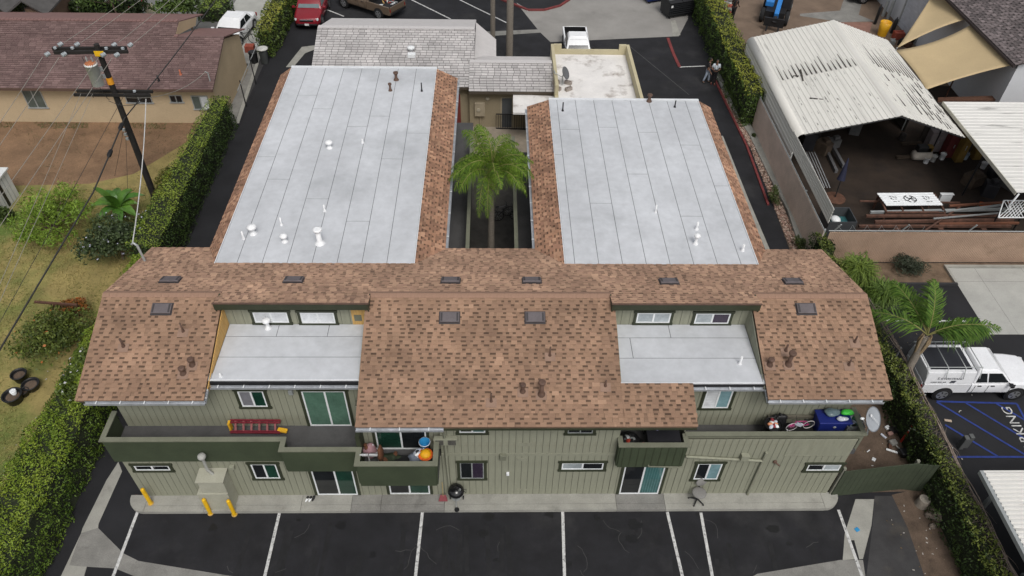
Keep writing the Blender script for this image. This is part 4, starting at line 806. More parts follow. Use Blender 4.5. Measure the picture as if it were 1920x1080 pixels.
# patio chair
pc = gz(287, 38); ch = thing('patio_chair', 'cream tubular patio chair on the paving behind the bungalow', 'chair', pc); CR = mat('cream_frame', (.55, .52, .42), rough=.5)
R = Matrix.Rotation(.5, 3, 'Z'); P = lambda x, y, z: pc+R@Vector((x, y, z))
for s in (-.3, .3): q = MB(); q.tube([P(s, .3, 0), P(s, .28, .62), P(s, -.3, .62), P(s, -.3, 0), P(s, .3, 0)], .025, 6); q.build('arm_frame', CR, ch)
q = MB(); q.tube([P(-.3, .3, .4), P(-.3, .5, 1.0), P(.3, .5, 1.0), P(.3, .3, .4)], .025, 6); q.build('back_frame', CR, ch)
q = MB(); q.quad(P(-.28, -.28, .4), P(.28, -.28, .4), P(.28, .3, .38), P(-.28, .3, .38)); q.quad(P(-.28, .31, .42), P(.28, .31, .42), P(.28, .49, .97), P(-.28, .49, .97)); q.build('sling', mat('sling', (.42, .38, .28)), ch, kind='stuff')
# greenery and houses behind the bungalow
for i, (u, v, z, r, cols, lab, fl) in enumerate((
    (140, 25, 1.2, (1.6, 1.3, 1.1), ((.02, .04, .01), (.06, .09, .02)), 'dark rose bush with pink blooms behind the bungalow ridge', ((.55, .16, .16), 26)),
    (190, 22, 1.2, (1.6, 1.2, 1.0), ((.022, .042, .01), (.055, .09, .02)), 'dark green garden bush right of the pink blooms', ((.3, .05, .05), 20)),
    (238, 18, 1.0, (1.5, 1.2, .9), ((.02, .035, .01), (.05, .075, .02)), 'dark bush with red flowers left of the patio chair', ((.32, .04, .05), 40)),
    (345, 4, 3.0, (1.7, 1.5, 1.2), ((.035, .065, .012), (.085, .13, .025)), 'leafy tree hanging over the grey paving', None),
    (200, -20, 3.2, (2.4, 2.0, 1.8), ((.04, .075, .014), (.09, .14, .03)), 'fresh green tree beyond the patio garden', None),
    (25, 14, 1.8, (1.8, 1.4, 1.6), ((.035, .06, .012), (.09, .11, .025)), 'spiky yellow green tree in the top left corner', None),
    (8, 30, 1.4, (1.0, 1.0, 1.1), ((.05, .065, .014), (.12, .13, .03)), 'yellow green shrub below the spiky tree', None))):
    shrub('garden_tree' if 'tree' in lab else 'garden_bush', lab, 'tree' if 'tree' in lab else 'bush', gz(u, v, z), r, cols, n=2400, size=.12, clumps=13, trunk=.08, flower=fl, seed=20+i, fill=.5)
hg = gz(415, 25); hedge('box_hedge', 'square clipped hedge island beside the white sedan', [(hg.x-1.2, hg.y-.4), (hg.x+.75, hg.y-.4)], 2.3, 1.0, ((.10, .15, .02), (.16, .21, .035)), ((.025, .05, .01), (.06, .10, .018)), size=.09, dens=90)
a, c = gz(395, 32), gz(432, 33); q = MB(); q.box(a.x-.3, c.x+.1, a.y-.1, a.y+.1, 0, .15); solo('kerb_edging', q, CONCL, 'pale rounded kerb in front of the square hedge', 'kerb')
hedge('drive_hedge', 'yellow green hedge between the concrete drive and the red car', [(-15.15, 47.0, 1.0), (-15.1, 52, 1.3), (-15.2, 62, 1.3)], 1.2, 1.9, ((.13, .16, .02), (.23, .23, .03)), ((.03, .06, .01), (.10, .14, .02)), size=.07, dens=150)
# grey roofed house in the top left corner
h2 = thing('corner_house', 'house with a dark grey roof in the top left corner', 'house', gz(60, 10)); q = MB()
A = [gz(38, 3, 3.6), gz(118, 0, 3.6), gz(88, 31, 2.8), gz(47, 20, 2.8)]; q.prism([tuple(p) for p in (gz(40, 4, 3.4), gz(88, 31, 2.8), gz(130, -16, 3.1), gz(80, -40, 3.8))], (0, 0, .12)); q.prism([tuple(p) for p in (gz(40, 4, 3.4), gz(12, 28, 2.8), gz(-30, -5, 3.0), gz(80, -40, 3.8))], (0, 0, .12)); q.build('roof', mat('grey_roof', (.075, .072, .07), rough=.95, var=.2, scale=2), h2, kind='stuff')
a, c = gz(42, 22, 2.7), gz(86, 31, 2.7); q = MB(); q.prism([(a.x, a.y+.3, 0), (c.x-.3, c.y+.3, 0), (c.x-.3, c.y+4, 0), (a.x, a.y+4, 0)], (0, 0, 2.75)); q.build('wall', mat('brown_wall', (.2, .13, .09)), h2)

# ------------------------------------------------------------------ utility pole and wires
PB = Vector((-17.68, 31.67, 0)); PT = Vector((-17.62, 31.67, 8.55)); up = thing('utility_pole', 'black wooden utility pole with two crossarms and a grey transformer', 'utility pole', PB)
TAR = mat('tarred_wood', (.016, .014, .013), rough=.85, var=.35, scale=5, bump=.4, bscale=25)
q = MB(); q.tube([PB, PT], [.17, .12], 12); q.build('pole', TAR, up)
yp = 31.67
def P31(u, v, dy=0): return gy(u, v, yp+dy)
for dy in (-.17, .17): a, c = P31(101, 97, dy), P31(237, 89, dy); q = MB(); q.beam((a.x, yp+dy, 8.22), (c.x, yp+dy, 8.30), .11, .14); q.build('crossarm', TAR, up)
for dy in (-.17, .17): q = MB(); q.beam((-19.45, yp+dy, 6.13), (-15.95, yp+dy, 6.13), .10, .13); q.build('crossarm', TAR, up)
q = MB(); q.box(-17.72, -17.30, yp-.26, yp-.225, 8.10, 8.34); q.build('warning_plate', YEL, up); q = MB(); q.tube([(-17.645, yp, 6.62), (-17.642, yp, 6.95)], .15, 12); q.build('pole_band', mat('orange_band', (.70, .30, .02)), up)
# transformer
tc_ = Vector((-18.0, yp-.38, 6.75)); q = MB(); q.lathe(tc_, [(.2, 0), (.27, .03), (.27, 1.0), (.285, 1.0), (.285, 1.05), (.2, 1.12), (.05, 1.16)], 18); tr = q.build('transformer', mat('transformer_grey', (.70, .72, .71), rough=.5, var=.1, dark=(.40, .17, .05), dth=.66, dscale=2.2), up)
q = MB(); q.lathe(tc_+Vector((0, 0, 1.06)), [(.27, 0), (.2, .07), (.05, .11)], 16); q.build('lid', mat('rust_orange', (.36, .13, .055), var=.35, scale=9, dark=(.55, .5, .46), dth=.62, dscale=9), tr)
for s in (-.12, .12): q = MB(); q.lathe(tc_+Vector((s, .05, 1.12)), [(.03, 0), (.05, .05), (.03, .1), (.05, .15), (.02, .25)], 8); q.build('bushing', GREYFR, tr)
q = MB(); q.beam(tc_+Vector((.1, .1, .7)), (-17.66, yp, 7.4), .08, .2); q.beam(tc_+Vector((.1, .1, .3)), (-17.66, yp, 7.05), .08, .2); q.build('bracket', GREYFR, tr, kind='stuff')
INS = mat('porcelain', (.33, .36, .38), rough=.2, var=.08)
def insul(p, ax, sc=.85, n=3):
    R = Vector(ax).to_track_quat('Z', 'Y').to_matrix(); prof = []
    for k in range(n): prof += [(.05*sc, k*.09*sc), (.12*sc, k*.09*sc+.02*sc), (.11*sc, k*.09*sc+.05*sc), (.045*sc, k*.09*sc+.06*sc)]
    q = MB(); q.lathe(p, prof, 12, R); return q.build('insulator', INS, up)
ins_near = []
for u, v in ((94, 104), (125, 104), (196, 99), (223, 103)): p = P31(u, v, -.25); insul((p.x, yp-.24, 8.22), (-.55, -1, -.05)); ins_near.append(Vector((p.x-.2, yp-.5, 8.18)))
ins_far = []
for u, v in ((110, 86), (141, 85), (210, 84), (240, 84)): p = P31(u, v, .25); insul((p.x, yp+.25, 8.34), (.5, 1, .1)); ins_far.append(Vector((p.x+.15, yp+.5, 8.36)))
for u, v in ((102, 84), (134, 83), (197, 82), (228, 82)): p = P31(u, v, .0); insul((p.x, yp-.05, 8.34), (0, 0, 1), .65, 2)
p = P31(248, 160); insul((p.x, yp, 6.2), (0, 0, 1), .6, 2)
WIRE = mat('bare_wire', (.34, .32, .28), rough=.6, metal=.3); WIRED = mat('cable_dark', (.035, .034, .033), rough=.7)
def sagline(a, c, sag, n=18): a, c = Vector(a), Vector(c); return [a.lerp(c, i/n)+Vector((0, 0, -4*sag*(i/n)*(1-i/n))) for i in range(n+1)]
def wire(lab, a, c, r, sag=.15, mt=WIRE, grp='power lines on the utility pole', name='power_line', cat='power line'): q = MB(); q.tube(sagline(a, c, sag), r, 5, False); return solo(name, q, mt, lab, cat, grp)
def ext(a, c, k): return Vector(a)+(Vector(c)-Vector(a))*k
near_t = [(0, 226), (0, 268), (0, 366), (0, 420)]; far_t = [(230, 0), (257, 0), (313, 0), (340, 0)]
for i in range(4):
    e = gz(*near_t[i], 8.0); wire(['thin power line running down left from the leftmost near insulator', 'thin power line running down left from the second near insulator', 'thin power line running down left from the third near insulator', 'thin power line running down left from the rightmost near insulator'][i], ins_near[i], ext(ins_near[i], e, 1.7), .011, .05)
    e = gz(*far_t[i], 8.4); wire(['thin power line running up right from the leftmost far insulator', 'thin power line running up right from the second far insulator', 'thin power line running up right from the third far insulator', 'thin power line running up right from the rightmost far insulator'][i], ins_far[i], ext(ins_far[i], e, 2.0), .011, .1)
for i, (u0, e_) in enumerate(((150, (0, 528)), (172, (0, 560)), (232, (0, 600)))):
    a = P31(u0, 172, -.2); a = Vector((a.x, yp-.2, 6.2)); e = gz(*e_, 5.9); wire(['thin secondary line from the left end of the lower crossarm', 'thin secondary line from the middle of the lower crossarm', 'thin secondary line from the right of the lower crossarm'][i], a, ext(a, e, 1.5), .010, .05, WIRE if i < 2 else WIRED)
ca = Vector((-17.55, yp-.2, 4.9)); far = gz(398, 0, 5.2); wire('thick dark cable running up right from the pole across the maroon roof', ca, ext(ca, far, 1.6), .03, .2, WIRED, None, 'cable', 'cable')
n1 = gz(205, 290, 4.6); q = MB(); path = [ca, n1, gz(175, 360, 4.5), gz(0, 655, 4.3), ext(gz(175, 360, 4.5), gz(0, 655, 4.3), 1.6)]; q.tube(path, .035, 6); cb = thing('cable', 'thick dark cable sagging down left from the pole over the lawn', 'cable', n1); q.build('cable_bundle', WIRED, cb)
for f_, s in ((.0, .0), (.55, 0)):
    a = ca.lerp(n1, .12 if f_ == 0 else .86); d = (n1-ca).normalized(); q = MB(); q.tube([a, a+d*.12, a+d*.42, a+d*.54], [.04, .10, .10, .04], 9); q.build('splice_case', BLACK, cb)
mt_ = Vector(pm)+Vector((-.2, .02, .8)); sd_ = [Vector((-16.25, yp-.1, 5.9))]; tgt = [gy(263, 210, 29.5), gy(270, 385, 25.5)]
wire('twisted pale service cable from the pole to the mast on the roof corner', sd_[0], mt_, .022, .25, mat('service_cable', (.55, .55, .54), rough=.6), None, 'cable', 'cable')
wire('pale service cable from the lower crossarm to the bungalow roof', Vector((-17.2, yp, 5.9)), pm2+Vector((-.1, -.05, .58)), .016, .5, WIRE, None, 'cable', 'cable')
for i, (u, v) in enumerate(((240, 378), (215, 330))): a = Vector((-17.65, yp, 4.7)); wire(['thin dark guy wire nearest the pole', 'thin dark guy wire outer of the two by the pole'][i], a, gz(u, v), .010, .02, WIRED, 'guy wires of the utility pole', 'guy_wire', 'guy wire')
lp = MB(); 
for k, (a, c) in enumerate((((-18.2, yp-.4, 7.5), (-18.6, yp-.2, 6.0)), ((-18.05, yp-.5, 7.3), (-17.9, yp-.2, 5.9)), ((-17.9, yp-.3, 5.9), (-16.4, yp-.2, 5.85)), ((-18.3, yp-.3, 8.1), (-18.1, yp-.4, 7.9)))): lp.tube(sagline(a, c, .25, 10), .014, 5, False)
lp.build('jumper_wires', WIRED, up, kind='stuff')
for k in range(3): q = MB(); z = 4.2-k*.25; q.box(-17.86, -17.74, yp-.22, yp-.12, z, z+.12); q.build('pole_fitting', GREYFR, up)
# ================================================================== VEHICLES
TYRE = mat('tyre', (.014, .014, .015), rough=.9); RIM = mat('alloy_rim', (.42, .43, .44), rough=.3, metal=.7); CARGL = mat('car_glass', (.015, .018, .02), rough=.05, var=.2, spec=.7)
CHROME = mat('chrome', (.55, .56, .57), rough=.15, metal=.9); LAMP = mat('headlight_glass', (.62, .64, .65), rough=.1); TAIL = mat('tail_lamp', (.28, .015, .012), rough=.2); PLATE = mat('plate', (.7, .7, .7), rough=.5)
def vehicle(name, label, cat, loc, yaw, color, kind, s=1.0, wheelbase=2.85, L=4.7, W=1.85, H=1.5, gl=CARGL, extras=None):
    t = thing(name, label, cat, loc, None, True, yaw); t.scale = (s, s, s); paint = mat('paint_'+name+'_'+str(color[0]), color, rough=.22, var=.05, spec=.6)
    h = W/2; belt = {'sedan': .92, 'suv': 1.08, 'pickup': 1.08}[kind]; hood = {'sedan': .84, 'suv': 1.02, 'pickup': 1.06}[kind]; zb = {'sedan': .22, 'suv': .3, 'pickup': .38}[kind]; f = L/2
    def ring(x, w_, z0, z1): return [(x, -w_*.88, z0), (x, w_*.88, z0), (x, w_*.99, z0+.14), (x, w_, (z0+z1)*.5+.06), (x, w_*.965, z1-.07), (x, w_*.84, z1), (x, -w_*.84, z1), (x, -w_*.965, z1-.07), (x, -w_, (z0+z1)*.5+.06), (x, -w_*.99, z0+.14)]
    cab = {'sedan': (-1.35, 1.15, -1.0*.85, .25), 'suv': (-2.18, 1.05, -1.95, .35), 'pickup': (-.45, 1.25, -.35, .55)}[kind]
    q = MB(); st = [(f, .62*h, zb+.16, hood-.28), (f-.08, .82*h, zb+.04, hood-.16), (f-.35, .95*h, zb, hood-.05), (f-.9, h, zb, hood), (cab[1]+.05, h, zb, belt), (cab[0], h, zb, belt)]
    if kind == 'sedan': st += [(-f+.55, .97*h, zb, belt-.02), (-f+.12, .86*h, zb+.04, belt-.07), (-f, .7*h, zb+.16, belt-.25)]
    elif kind == 'suv': st += [(-f+.2, .97*h, zb, belt), (-f+.06, .9*h, zb+.05, belt-.02), (-f, .82*h, zb+.15, belt-.15)]
    else: st = st[:-1]+[(cab[0]-.02, h, zb, belt)]
    q.loft([ring(*a) for a in st], True); q.build('body', paint, t, bevel=.02)
    if kind == 'pickup':
        q = MB(); x0, x1 = -f, cab[0]-.06
        q.box(x0, x1, -h*.95, h*.95, zb+.12, zb+.32); q.box(x0+.06, x1, -h*.98, -h*.86, zb+.1, belt-.02); q.box(x0+.06, x1, h*.86, h*.98, zb+.1, belt-.02); q.box(x1-.06, x1, -h*.86, h*.86, zb+.1, belt-.02); q.build('bed', paint, t, bevel=.015)
        q = MB(); q.box(x0+.06, x1-.06, -h*.86, h*.86, zb+.321, zb+.335); q.box(x0+.065, x1-.065, -h*.859, -h*.84, zb+.34, belt-.03); q.box(x0+.065, x1-.065, h*.84, h*.859, zb+.34, belt-.03); q.box(x1-.09, x1-.061, -h*.83, h*.83, zb+.34, belt-.03); q.box(x0+.061, x0+.09, -h*.83, h*.83, zb+.34, belt-.04); q.build('bed_liner', BLACK, t, kind='stuff')
        q = MB(); q.box(x0, x0+.055, -h*.86, h*.86, zb+.2, belt-.03); q.build('tailgate', paint, t, bevel=.01)
    # cabin
    x0, x1, r0, r1 = cab; wb, wr = h*.94, h*.74; zt = H
    B = [(x0, -wb), (x1, -wb), (x1, wb), (x0, wb)]; T = [(r0, -wr), (r1, -wr), (r1, wr), (r0, wr)]
    q = MB(); q.loft([[(x, y, belt-.03) for x, y in B], [(x*.35+X*.65, y*.35+Y*.65, belt+(zt-belt)*.72) for (x, y), (X, Y) in zip(B, T)], [(x, y, zt-.06) for x, y in T], [(x*.9+.05*(r0+r1), y*.9, zt) for x, y in T]], True); cb_ = q.build('cabin', paint, t, bevel=.05)
    def C(fx, fy, k): # point on the cabin shell: fx along 0..1, side -1/1, height k
        xb = x0+(x1-x0)*fx; xr = r0+(r1-r0)*fx; return Vector((xb+(xr-xb)*k*.93, (wb+(wr-wb)*k*.93)*fy, belt-.03+(zt-.03-belt)*k))
    def glassq(n_, pts, off): q = MB(); q.prism([tuple(Vector(p)+Vector(off)) for p in pts], tuple(Vector(off)*-1.5)); return q.build(n_, gl, t)
    e = .07
    glassq('windshield', [C(1, -.86, e), C(1, .86, e), C(1, .84, .86), C(1, -.84, .86)], (.022, 0, .012)); glassq('rear_window', [C(0, -.82, .15), C(0, .82, .15), C(0, .8, .85), C(0, -.8, .85)], (-.022, 0, .01))
    doors = {'sedan': ((.1, .47), (.5, .93)), 'suv': ((.05, .3), (.33, .62), (.65, .95)), 'pickup': ((.06, .36), (.4, .95))}[kind]
    for sd in (-1, 1):
        for a, c in doors: glassq('side_window', [C(a, sd, .12), C(c, sd, .12), C(min(c, .97), sd, .84), C(a+.02, sd, .84)], (0, sd*.02, .01))
        q = MB(); q.obox((x1-.12, sd*(h+.13), belt+.06), (.14, .2, .13)); q.beam((x1-.12, sd*h*.93, belt+.02), (x1-.12, sd*(h+.1), belt+.03), .05); q.build('mirror', paint if kind != 'pickup' else BLACK, t, bevel=.02, kind='stuff')
        for xx in [x0+(x1-x0)*dd[0]+.02 for dd in doors if kind != 'suv' or dd[0] > .1]+[x1+.02]: q = MB(); q.box(xx, xx+.012, sd*h-.004 if sd > 0 else -h-.006, sd*h+.006 if sd > 0 else -h+.004, zb+.15, belt-.08); q.build('door_seam', BLACK, t)
        for a, c in doors: q = MB(); xx = x0+(x1-x0)*(a+.02)+.1; q.box(xx, xx+.16, sd*h-.01, sd*h+.02, belt-.15, belt-.11); q.build('door_handle', paint if kind != 'pickup' else BLACK, t)
        q = MB(); q.obox((f-.16, sd*h*.68, hood-.24), (.16, .36, .14), Matrix.Rotation(-sd*.35, 3, 'Z')); q.build('headlight', LAMP, t, bevel=.02)
        q = MB(); q.obox((-f+.03, sd*h*.80, belt-.27), (.06, .15, .24)); q.build('tail_light', TAIL, t, bevel=.02)
        for xw in (wheelbase/2+.05, -wheelbase/2+.05):
            R_ = .33 if kind == 'sedan' else .38
            q = MB(); q.cyl((xw, sd*(h-.24), R_+.01), (xw, sd*(h+.012), R_+.01), R_*1.14, n=22); q.build('wheel_arch', BLACK, t)
            q = MB(); q.lathe((xw, sd*(h-.2), R_), [(R_*.7, -.01), (R_*.97, .0), (R_, .05), (R_, .18), (R_*.95, .225), (R_*.68, .23)], 22, Matrix.Rotation(-sd*math.pi/2, 3, 'X')); wl_ = q.build('wheel', TYRE, t)
            q = MB(); q.cyl((xw, sd*(h+.0), R_), (xw, sd*(h+.034), R_), R_*.66, n=18); q.build('rim', RIM, wl_)
            for k in range(5): a = k*1.2566; q = MB(); q.obox((xw+math.cos(a+.63)*R_*.42, sd*(h+.036), R_+math.sin(a+.63)*R_*.42), (R_*.3, .006, R_*.16), Matrix.Rotation(-(a+.63), 3, 'Y')); q.build('rim_gap', BLACK, wl_)
    q = MB(); q.obox((f-.03, 0, hood-.3), (.06, h*1.0, .17)); q.build('grille', CHROME if kind != 'sedan' else BLACK, t, bevel=.015)
    q = MB(); q.obox((f+.01, 0, hood-.30), (.02, h*.9, .03)); q.build('grille_bar', CHROME if kind == 'sedan' else DARKM, t)
    q = MB(); q.obox((f-.02, 0, zb+.14), (.12, h*1.5, .13)); q.build('bumper', BLACK if kind != 'sedan' else paint, t, bevel=.03)
    q = MB(); q.obox((-f+.0, 0, zb+.16), (.12, h*1.7, .16)); q.build('rear_bumper', BLACK if kind != 'sedan' else paint, t, bevel=.03)
    q = MB(); q.obox((f+.045, 0, zb+.17), (.012, .3, .14)); q.build('plate', PLATE, t)
    return t
PI = math.pi
vehicle('red_car', 'red SUV facing the viewer at the top left of the car park', 'car', Vector((-13.16, 53.25, 0)), -PI/2, (.21, .014, .022), 'suv', L=4.6, W=1.9, H=1.72, gl=mat('glass_pale', (.13, .17, .18), rough=.08))
vehicle('white_sedan', 'white sedan with tinted windows on the concrete drive', 'car', Vector((-17.95, 50.05, 0)), -PI/2-.13, (.78, .79, .80), 'sedan', L=4.5, W=1.8, H=1.42, wheelbase=2.7)
bp1 = vehicle('brown_pickup', 'tan brown pickup with junk in its bed at the top of the car park', 'pickup truck', Vector((-9.2, 54.6, 0)), 2.565, (.13, .095, .068), 'pickup', L=5.3, W=1.95, H=1.75, wheelbase=3.3)
for k in range(9):
    q = MB(); a = random.uniform(0, 3); c = Vector((random.uniform(-2.2, -.9), random.uniform(-.6, .6), .88)); d = Vector((math.cos(a), math.sin(a), random.uniform(-.1, .2)))*random.uniform(.2, .45); q.beam(c-d, c+d, .07)
    q.build('junk', [WHITE, mat('junk_red', (.3, .06, .05)), GREYFR, PLY][k % 4], bp1)
q = MB(); q.lathe((-2.0, .35, .72), [(.2, 0), (.36, .02), (.36, .2), (.2, .22)], 16); q.build('spare_tyre', TYRE, bp1)
vehicle('white_pickup', 'white pickup with a black bed parked behind the flat roofed block', 'pickup truck', Vector((5.55, 47.75, 0)), -PI/2, (.78, .79, .80), 'pickup', L=5.0, W=1.85, H=1.7, wheelbase=3.1, s=.92)
vehicle('dark_car', 'dark car cut off by the top edge beyond the telehandler', 'car', Vector((29.5, 57.6, 0)), .2, (.012, .013, .016), 'suv', L=4.5, W=1.85, H=1.65)
cg = gz(58, 42, 0); vehicle('white_suv', 'white SUV behind the bungalow with only its ribbed roof in view', 'car', Vector((-29.7, 48.6, 0)), .15, (.72, .73, .74), 'suv', L=4.6, W=1.9, H=1.85)
# the signed work pickup with a canopy and ladder rack
wt = vehicle('work_pickup', 'white signed pickup with a canopy and ladder rack beside the blue hatching', 'pickup truck', Vector((19.6, 19.42, 0)), 0, (.76, .77, .79), 'pickup', L=5.25, W=1.85, H=1.74, wheelbase=3.2, s=.93)
WT = mat('canopy_white', (.74, .75, .77), rough=.3, var=.04)
q = MB(); h = .925; q.prism([(-2.6, -h*.97, 1.07), (-2.6, h*.97, 1.07), (-2.6, h*.86, 1.72), (-2.6, -h*.86, 1.72)], (2.1, 0, 0)); q.build('canopy', WT, wt, bevel=.03)
q = MB(); q.box(-2.45, -.65, -.62, .62, 1.722, 1.735); q.build('solar_panel', mat('dark_panel', (.02, .021, .026), rough=.25), wt)
for y in (-.72, .72): q = MB(); q.tube([(-2.75, y, 1.98), (-.35, y, 1.98)], .022, 6); q.build('rack_rail', GREYFR, wt)
for x in (-2.7, -1.85, -1.1, -.4): q = MB(); q.tube([(x, -.95, 1.5), (x, -.76, 1.98), (x, .76, 1.98), (x, .95, 1.5)], .02, 6); q.build('rack_bar', GREYFR, wt)
INK = mat('sign_ink', (.05, .055, .07), rough=.5)
ty = lambda z: -h*.97+(z-1.07)/.65*h*.11-.012
vd = Vector((0, .11*h, .65)).normalized()
for txt, sz, x, z in (('S', .20, -2.12, 1.33), ('ILVERSTRAND', .155, -1.98, 1.33)): link('lettering', text_mesh(txt, sz, (x, ty(z), z), (1, 0, 0), vd, .004, font_scale=(1.02, 1)), wt).data.materials.append(INK)
link('lettering', text_mesh('858 756 2222', .09, (-2.42, ty(1.16), 1.16), (1, 0, 0), vd, .004), wt).data.materials.append(INK) if False else None
q = MB(); z = 1.15; q.prism([(-1.55, ty(z), z), (-1.32, ty(z), z), (-1.26, ty(z+.12), z+.12), (-1.47, ty(z+.12), z+.12)], (0, -.006, 0)); q.build('emblem', INK, wt)
q = MB()
for k in range(9): x = -2.35+k*.075; q.box(x, x+.055 if k % 3 else x+.03, ty(1.19)-.004, ty(1.19)+.004, 1.165, 1.215)
q.build('small_print', INK, wt, kind='stuff')
q = MB(); q.obox((1.3, -h-.004, 1.0), (.22, .02, .09)); q.build('side_vent', BLACK, wt)

# ================================================================== COURTYARD AND FRONT OFFICE BUILDINGS
palm('young queen palm with green fronds rising in the courtyard between the wings', (-.15, 26.0, .05), (-.12, 26.0, 5.75), .17, .12, 28, 2.2, ((.045, .10, .011), (.15, .23, .028)), droop=1.0, seed=4, nl=60, leaf=.6, w_=.016, lifts=((1.15, 1.15), (1.3, 1.0), (.95, 1.35), (1.5, 1.0)), hang=.75)
bb = gz(950, 413, .05); bcl = thing('bicycle', 'bicycle standing in the dark courtyard behind the palm trunk', 'bicycle', bb); bicycle(bcl, bb, .12, .9)
bb = gz(938, 408, .05); bcl = thing('bicycle', 'second bicycle leaning on the one behind the palm trunk', 'bicycle', bb); bicycle(bcl, bb, .35, .9, mat('bike_grey', (.12, .12, .13)))
OB = thing('office_block', 'low tan block building under grey shingle gables', 'office building', (-3, 40, 0))
TAN = mat('tan_block', (.27, .225, .15), rough=.9, var=.08, scale=.8, bump=.1)
GT = [(.43, .41, .405), (.47, .45, .445), (.40, .385, .38), (.45, .43, .425)]; GRSH = mat('grey_shingle', (.45, .43, .42), rough=.9, var=.08, scale=.5, bump=.2, attr=True, var2=.08); GRU = mat('grey_underlay', (.20, .19, .19), rough=.95)
def gable(x0, x1, yr, zr, ye, ze, yb_, zb2, n_single=0):
    q = MB(); q.prism([(x0, ye, ze), (x1, ye, ze), (x1, yr, zr), (x0, yr, zr)], (0, 0, .08)); r = q.build('roof', GRU, OB); k = (zr-ze)/(yr-ye); V = Vector((0, 1, k)); Ln = (yr-ye)*math.sqrt(1+k*k)
    shingle_field(r, (0, ye-.02, ze+.08), (1, 0, 0), V, [(x0-.02, 0), (x1+.02, 0), (x1+.02, Ln), (x0-.02, Ln)], n_single, GT, expo=.2, tw=(.31, .36), gw=(.03, .04), mt=GRSH, gapdark=.42, gaplow=.42, t1=.02, key='g', joint=.035)
    q = MB(); q.prism([(x0, yr+.001, zr), (x1, yr+.001, zr), (x1, yb_, zb2), (x0, yb_, zb2)], (0, 0, .08)); q.build('rear_roof', mat('grey_plain', (.52, .50, .495), rough=.85, var=.06), OB)
    n = round((x1-x0)/.3); mm = MB(); mm.box(0, (x1-x0)/n-.012, -.16, .16, 0, .045); me = mm.mesh('ridge_cap', MATS['grey_plain'])
    for i in range(n): o = bpy.data.objects.new('ridge_cap', me); COL.objects.link(o); o.parent = r; o.location = (x0+i*(x1-x0)/n, yr, zr+.075)
    return r
gable(-10.47, -1.19, 43.0, 4.0, 38.6, 2.6, 47.0, 2.7, 120); gable(-1.42, 3.34, 40.35, 3.25, 38.15, 2.6, 41.9, 2.8, 60)
q = MB(); q.prism([(-1.18, 41.0, 3.0), (-1.18, 46.2, 2.9), (.1, 44.9, 2.4), (.1, 41.9, 2.45)], (0, 0, .07)); q.build('side_roof', MATS['grey_plain'], OB)
q = MB(); q.box(-10.2, -1.45, 39.0, 46.5, 0, 2.66); q.build('wall', TAN, OB); q = MB(); q.box(-1.44, 3.3, 38.65, 41.7, 0, 2.62); q.build('wall', TAN, OB)
q = MB(); q.box(-1.44, 3.35, 38.14, 38.2, 2.5, 2.68); q.box(-10.4, -1.2, 38.57, 38.62, 2.52, 2.68); q.build('fascia', mat('brown_fascia2', (.07, .055, .04)), OB, kind='stuff')
YO = 38.65
a, c = gy(941, 214, YO), gy(960, 186, YO); q = MB(); q.box(a.x-.08, c.x+.12, YO-.03, YO-.001, .0, 2.05); dd = q.build('door', mat('door_frame_tan', (.36, .31, .22)), OB); q = MB(); q.box(a.x, c.x, YO-.05, YO-.031, .05, 1.98); q.build('door_leaf', mat('door_grey', (.075, .08, .085)), dd)
a = gy(900, 203, YO); q = MB(); q.box(a.x-.3, a.x+.28, YO-.2, YO-.002, a.z-.42, a.z+.42); mb_ = q.build('meter_box', mat('tan_box', (.33, .28, .20)), OB, bevel=.01); q = MB(); q.tube([(a.x, YO-.05, a.z-.4), (a.x, YO-.05, .05)], .03); q.build('conduit', TAN, mb_); q = MB(); q.lathe((a.x-.08, YO-.2, a.z+.02), [(.1, -.0), (.1, .06)], 12, Matrix.Rotation(PI/2, 3, 'X')); q.build('meter_dial', mat('tan_box2', (.4, .36, .28)), mb_)
a = gy(914, 185, YO); q = MB(); q.ball((a.x, YO-.04, a.z), (.12, .05, .1)); q.build('wall_light', mat('tan_box2', (.4, .36, .28)), OB)
a = gy(864, 215, 39.0); q = MB(); q.box(a.x-.5, a.x+.0, 38.94, 38.998, 0, 2.0); q.build('door', mat('door_red', (.16, .03, .025)), OB)
for u, v in ((771, 97), (772, 107)): p = onplane(u, v, (0, 43, 4.08), (0, -.318, 1)); q = MB(); q.lathe(p, [(.1, -.1), (.1, .18), (.22, .2), (.22, .3), (.1, .34)], 10) if v < 100 else q.obox(p+Vector((0, 0, .12)), (.45, .3, .2)); q.build('roof_vent', WHITE, OB)
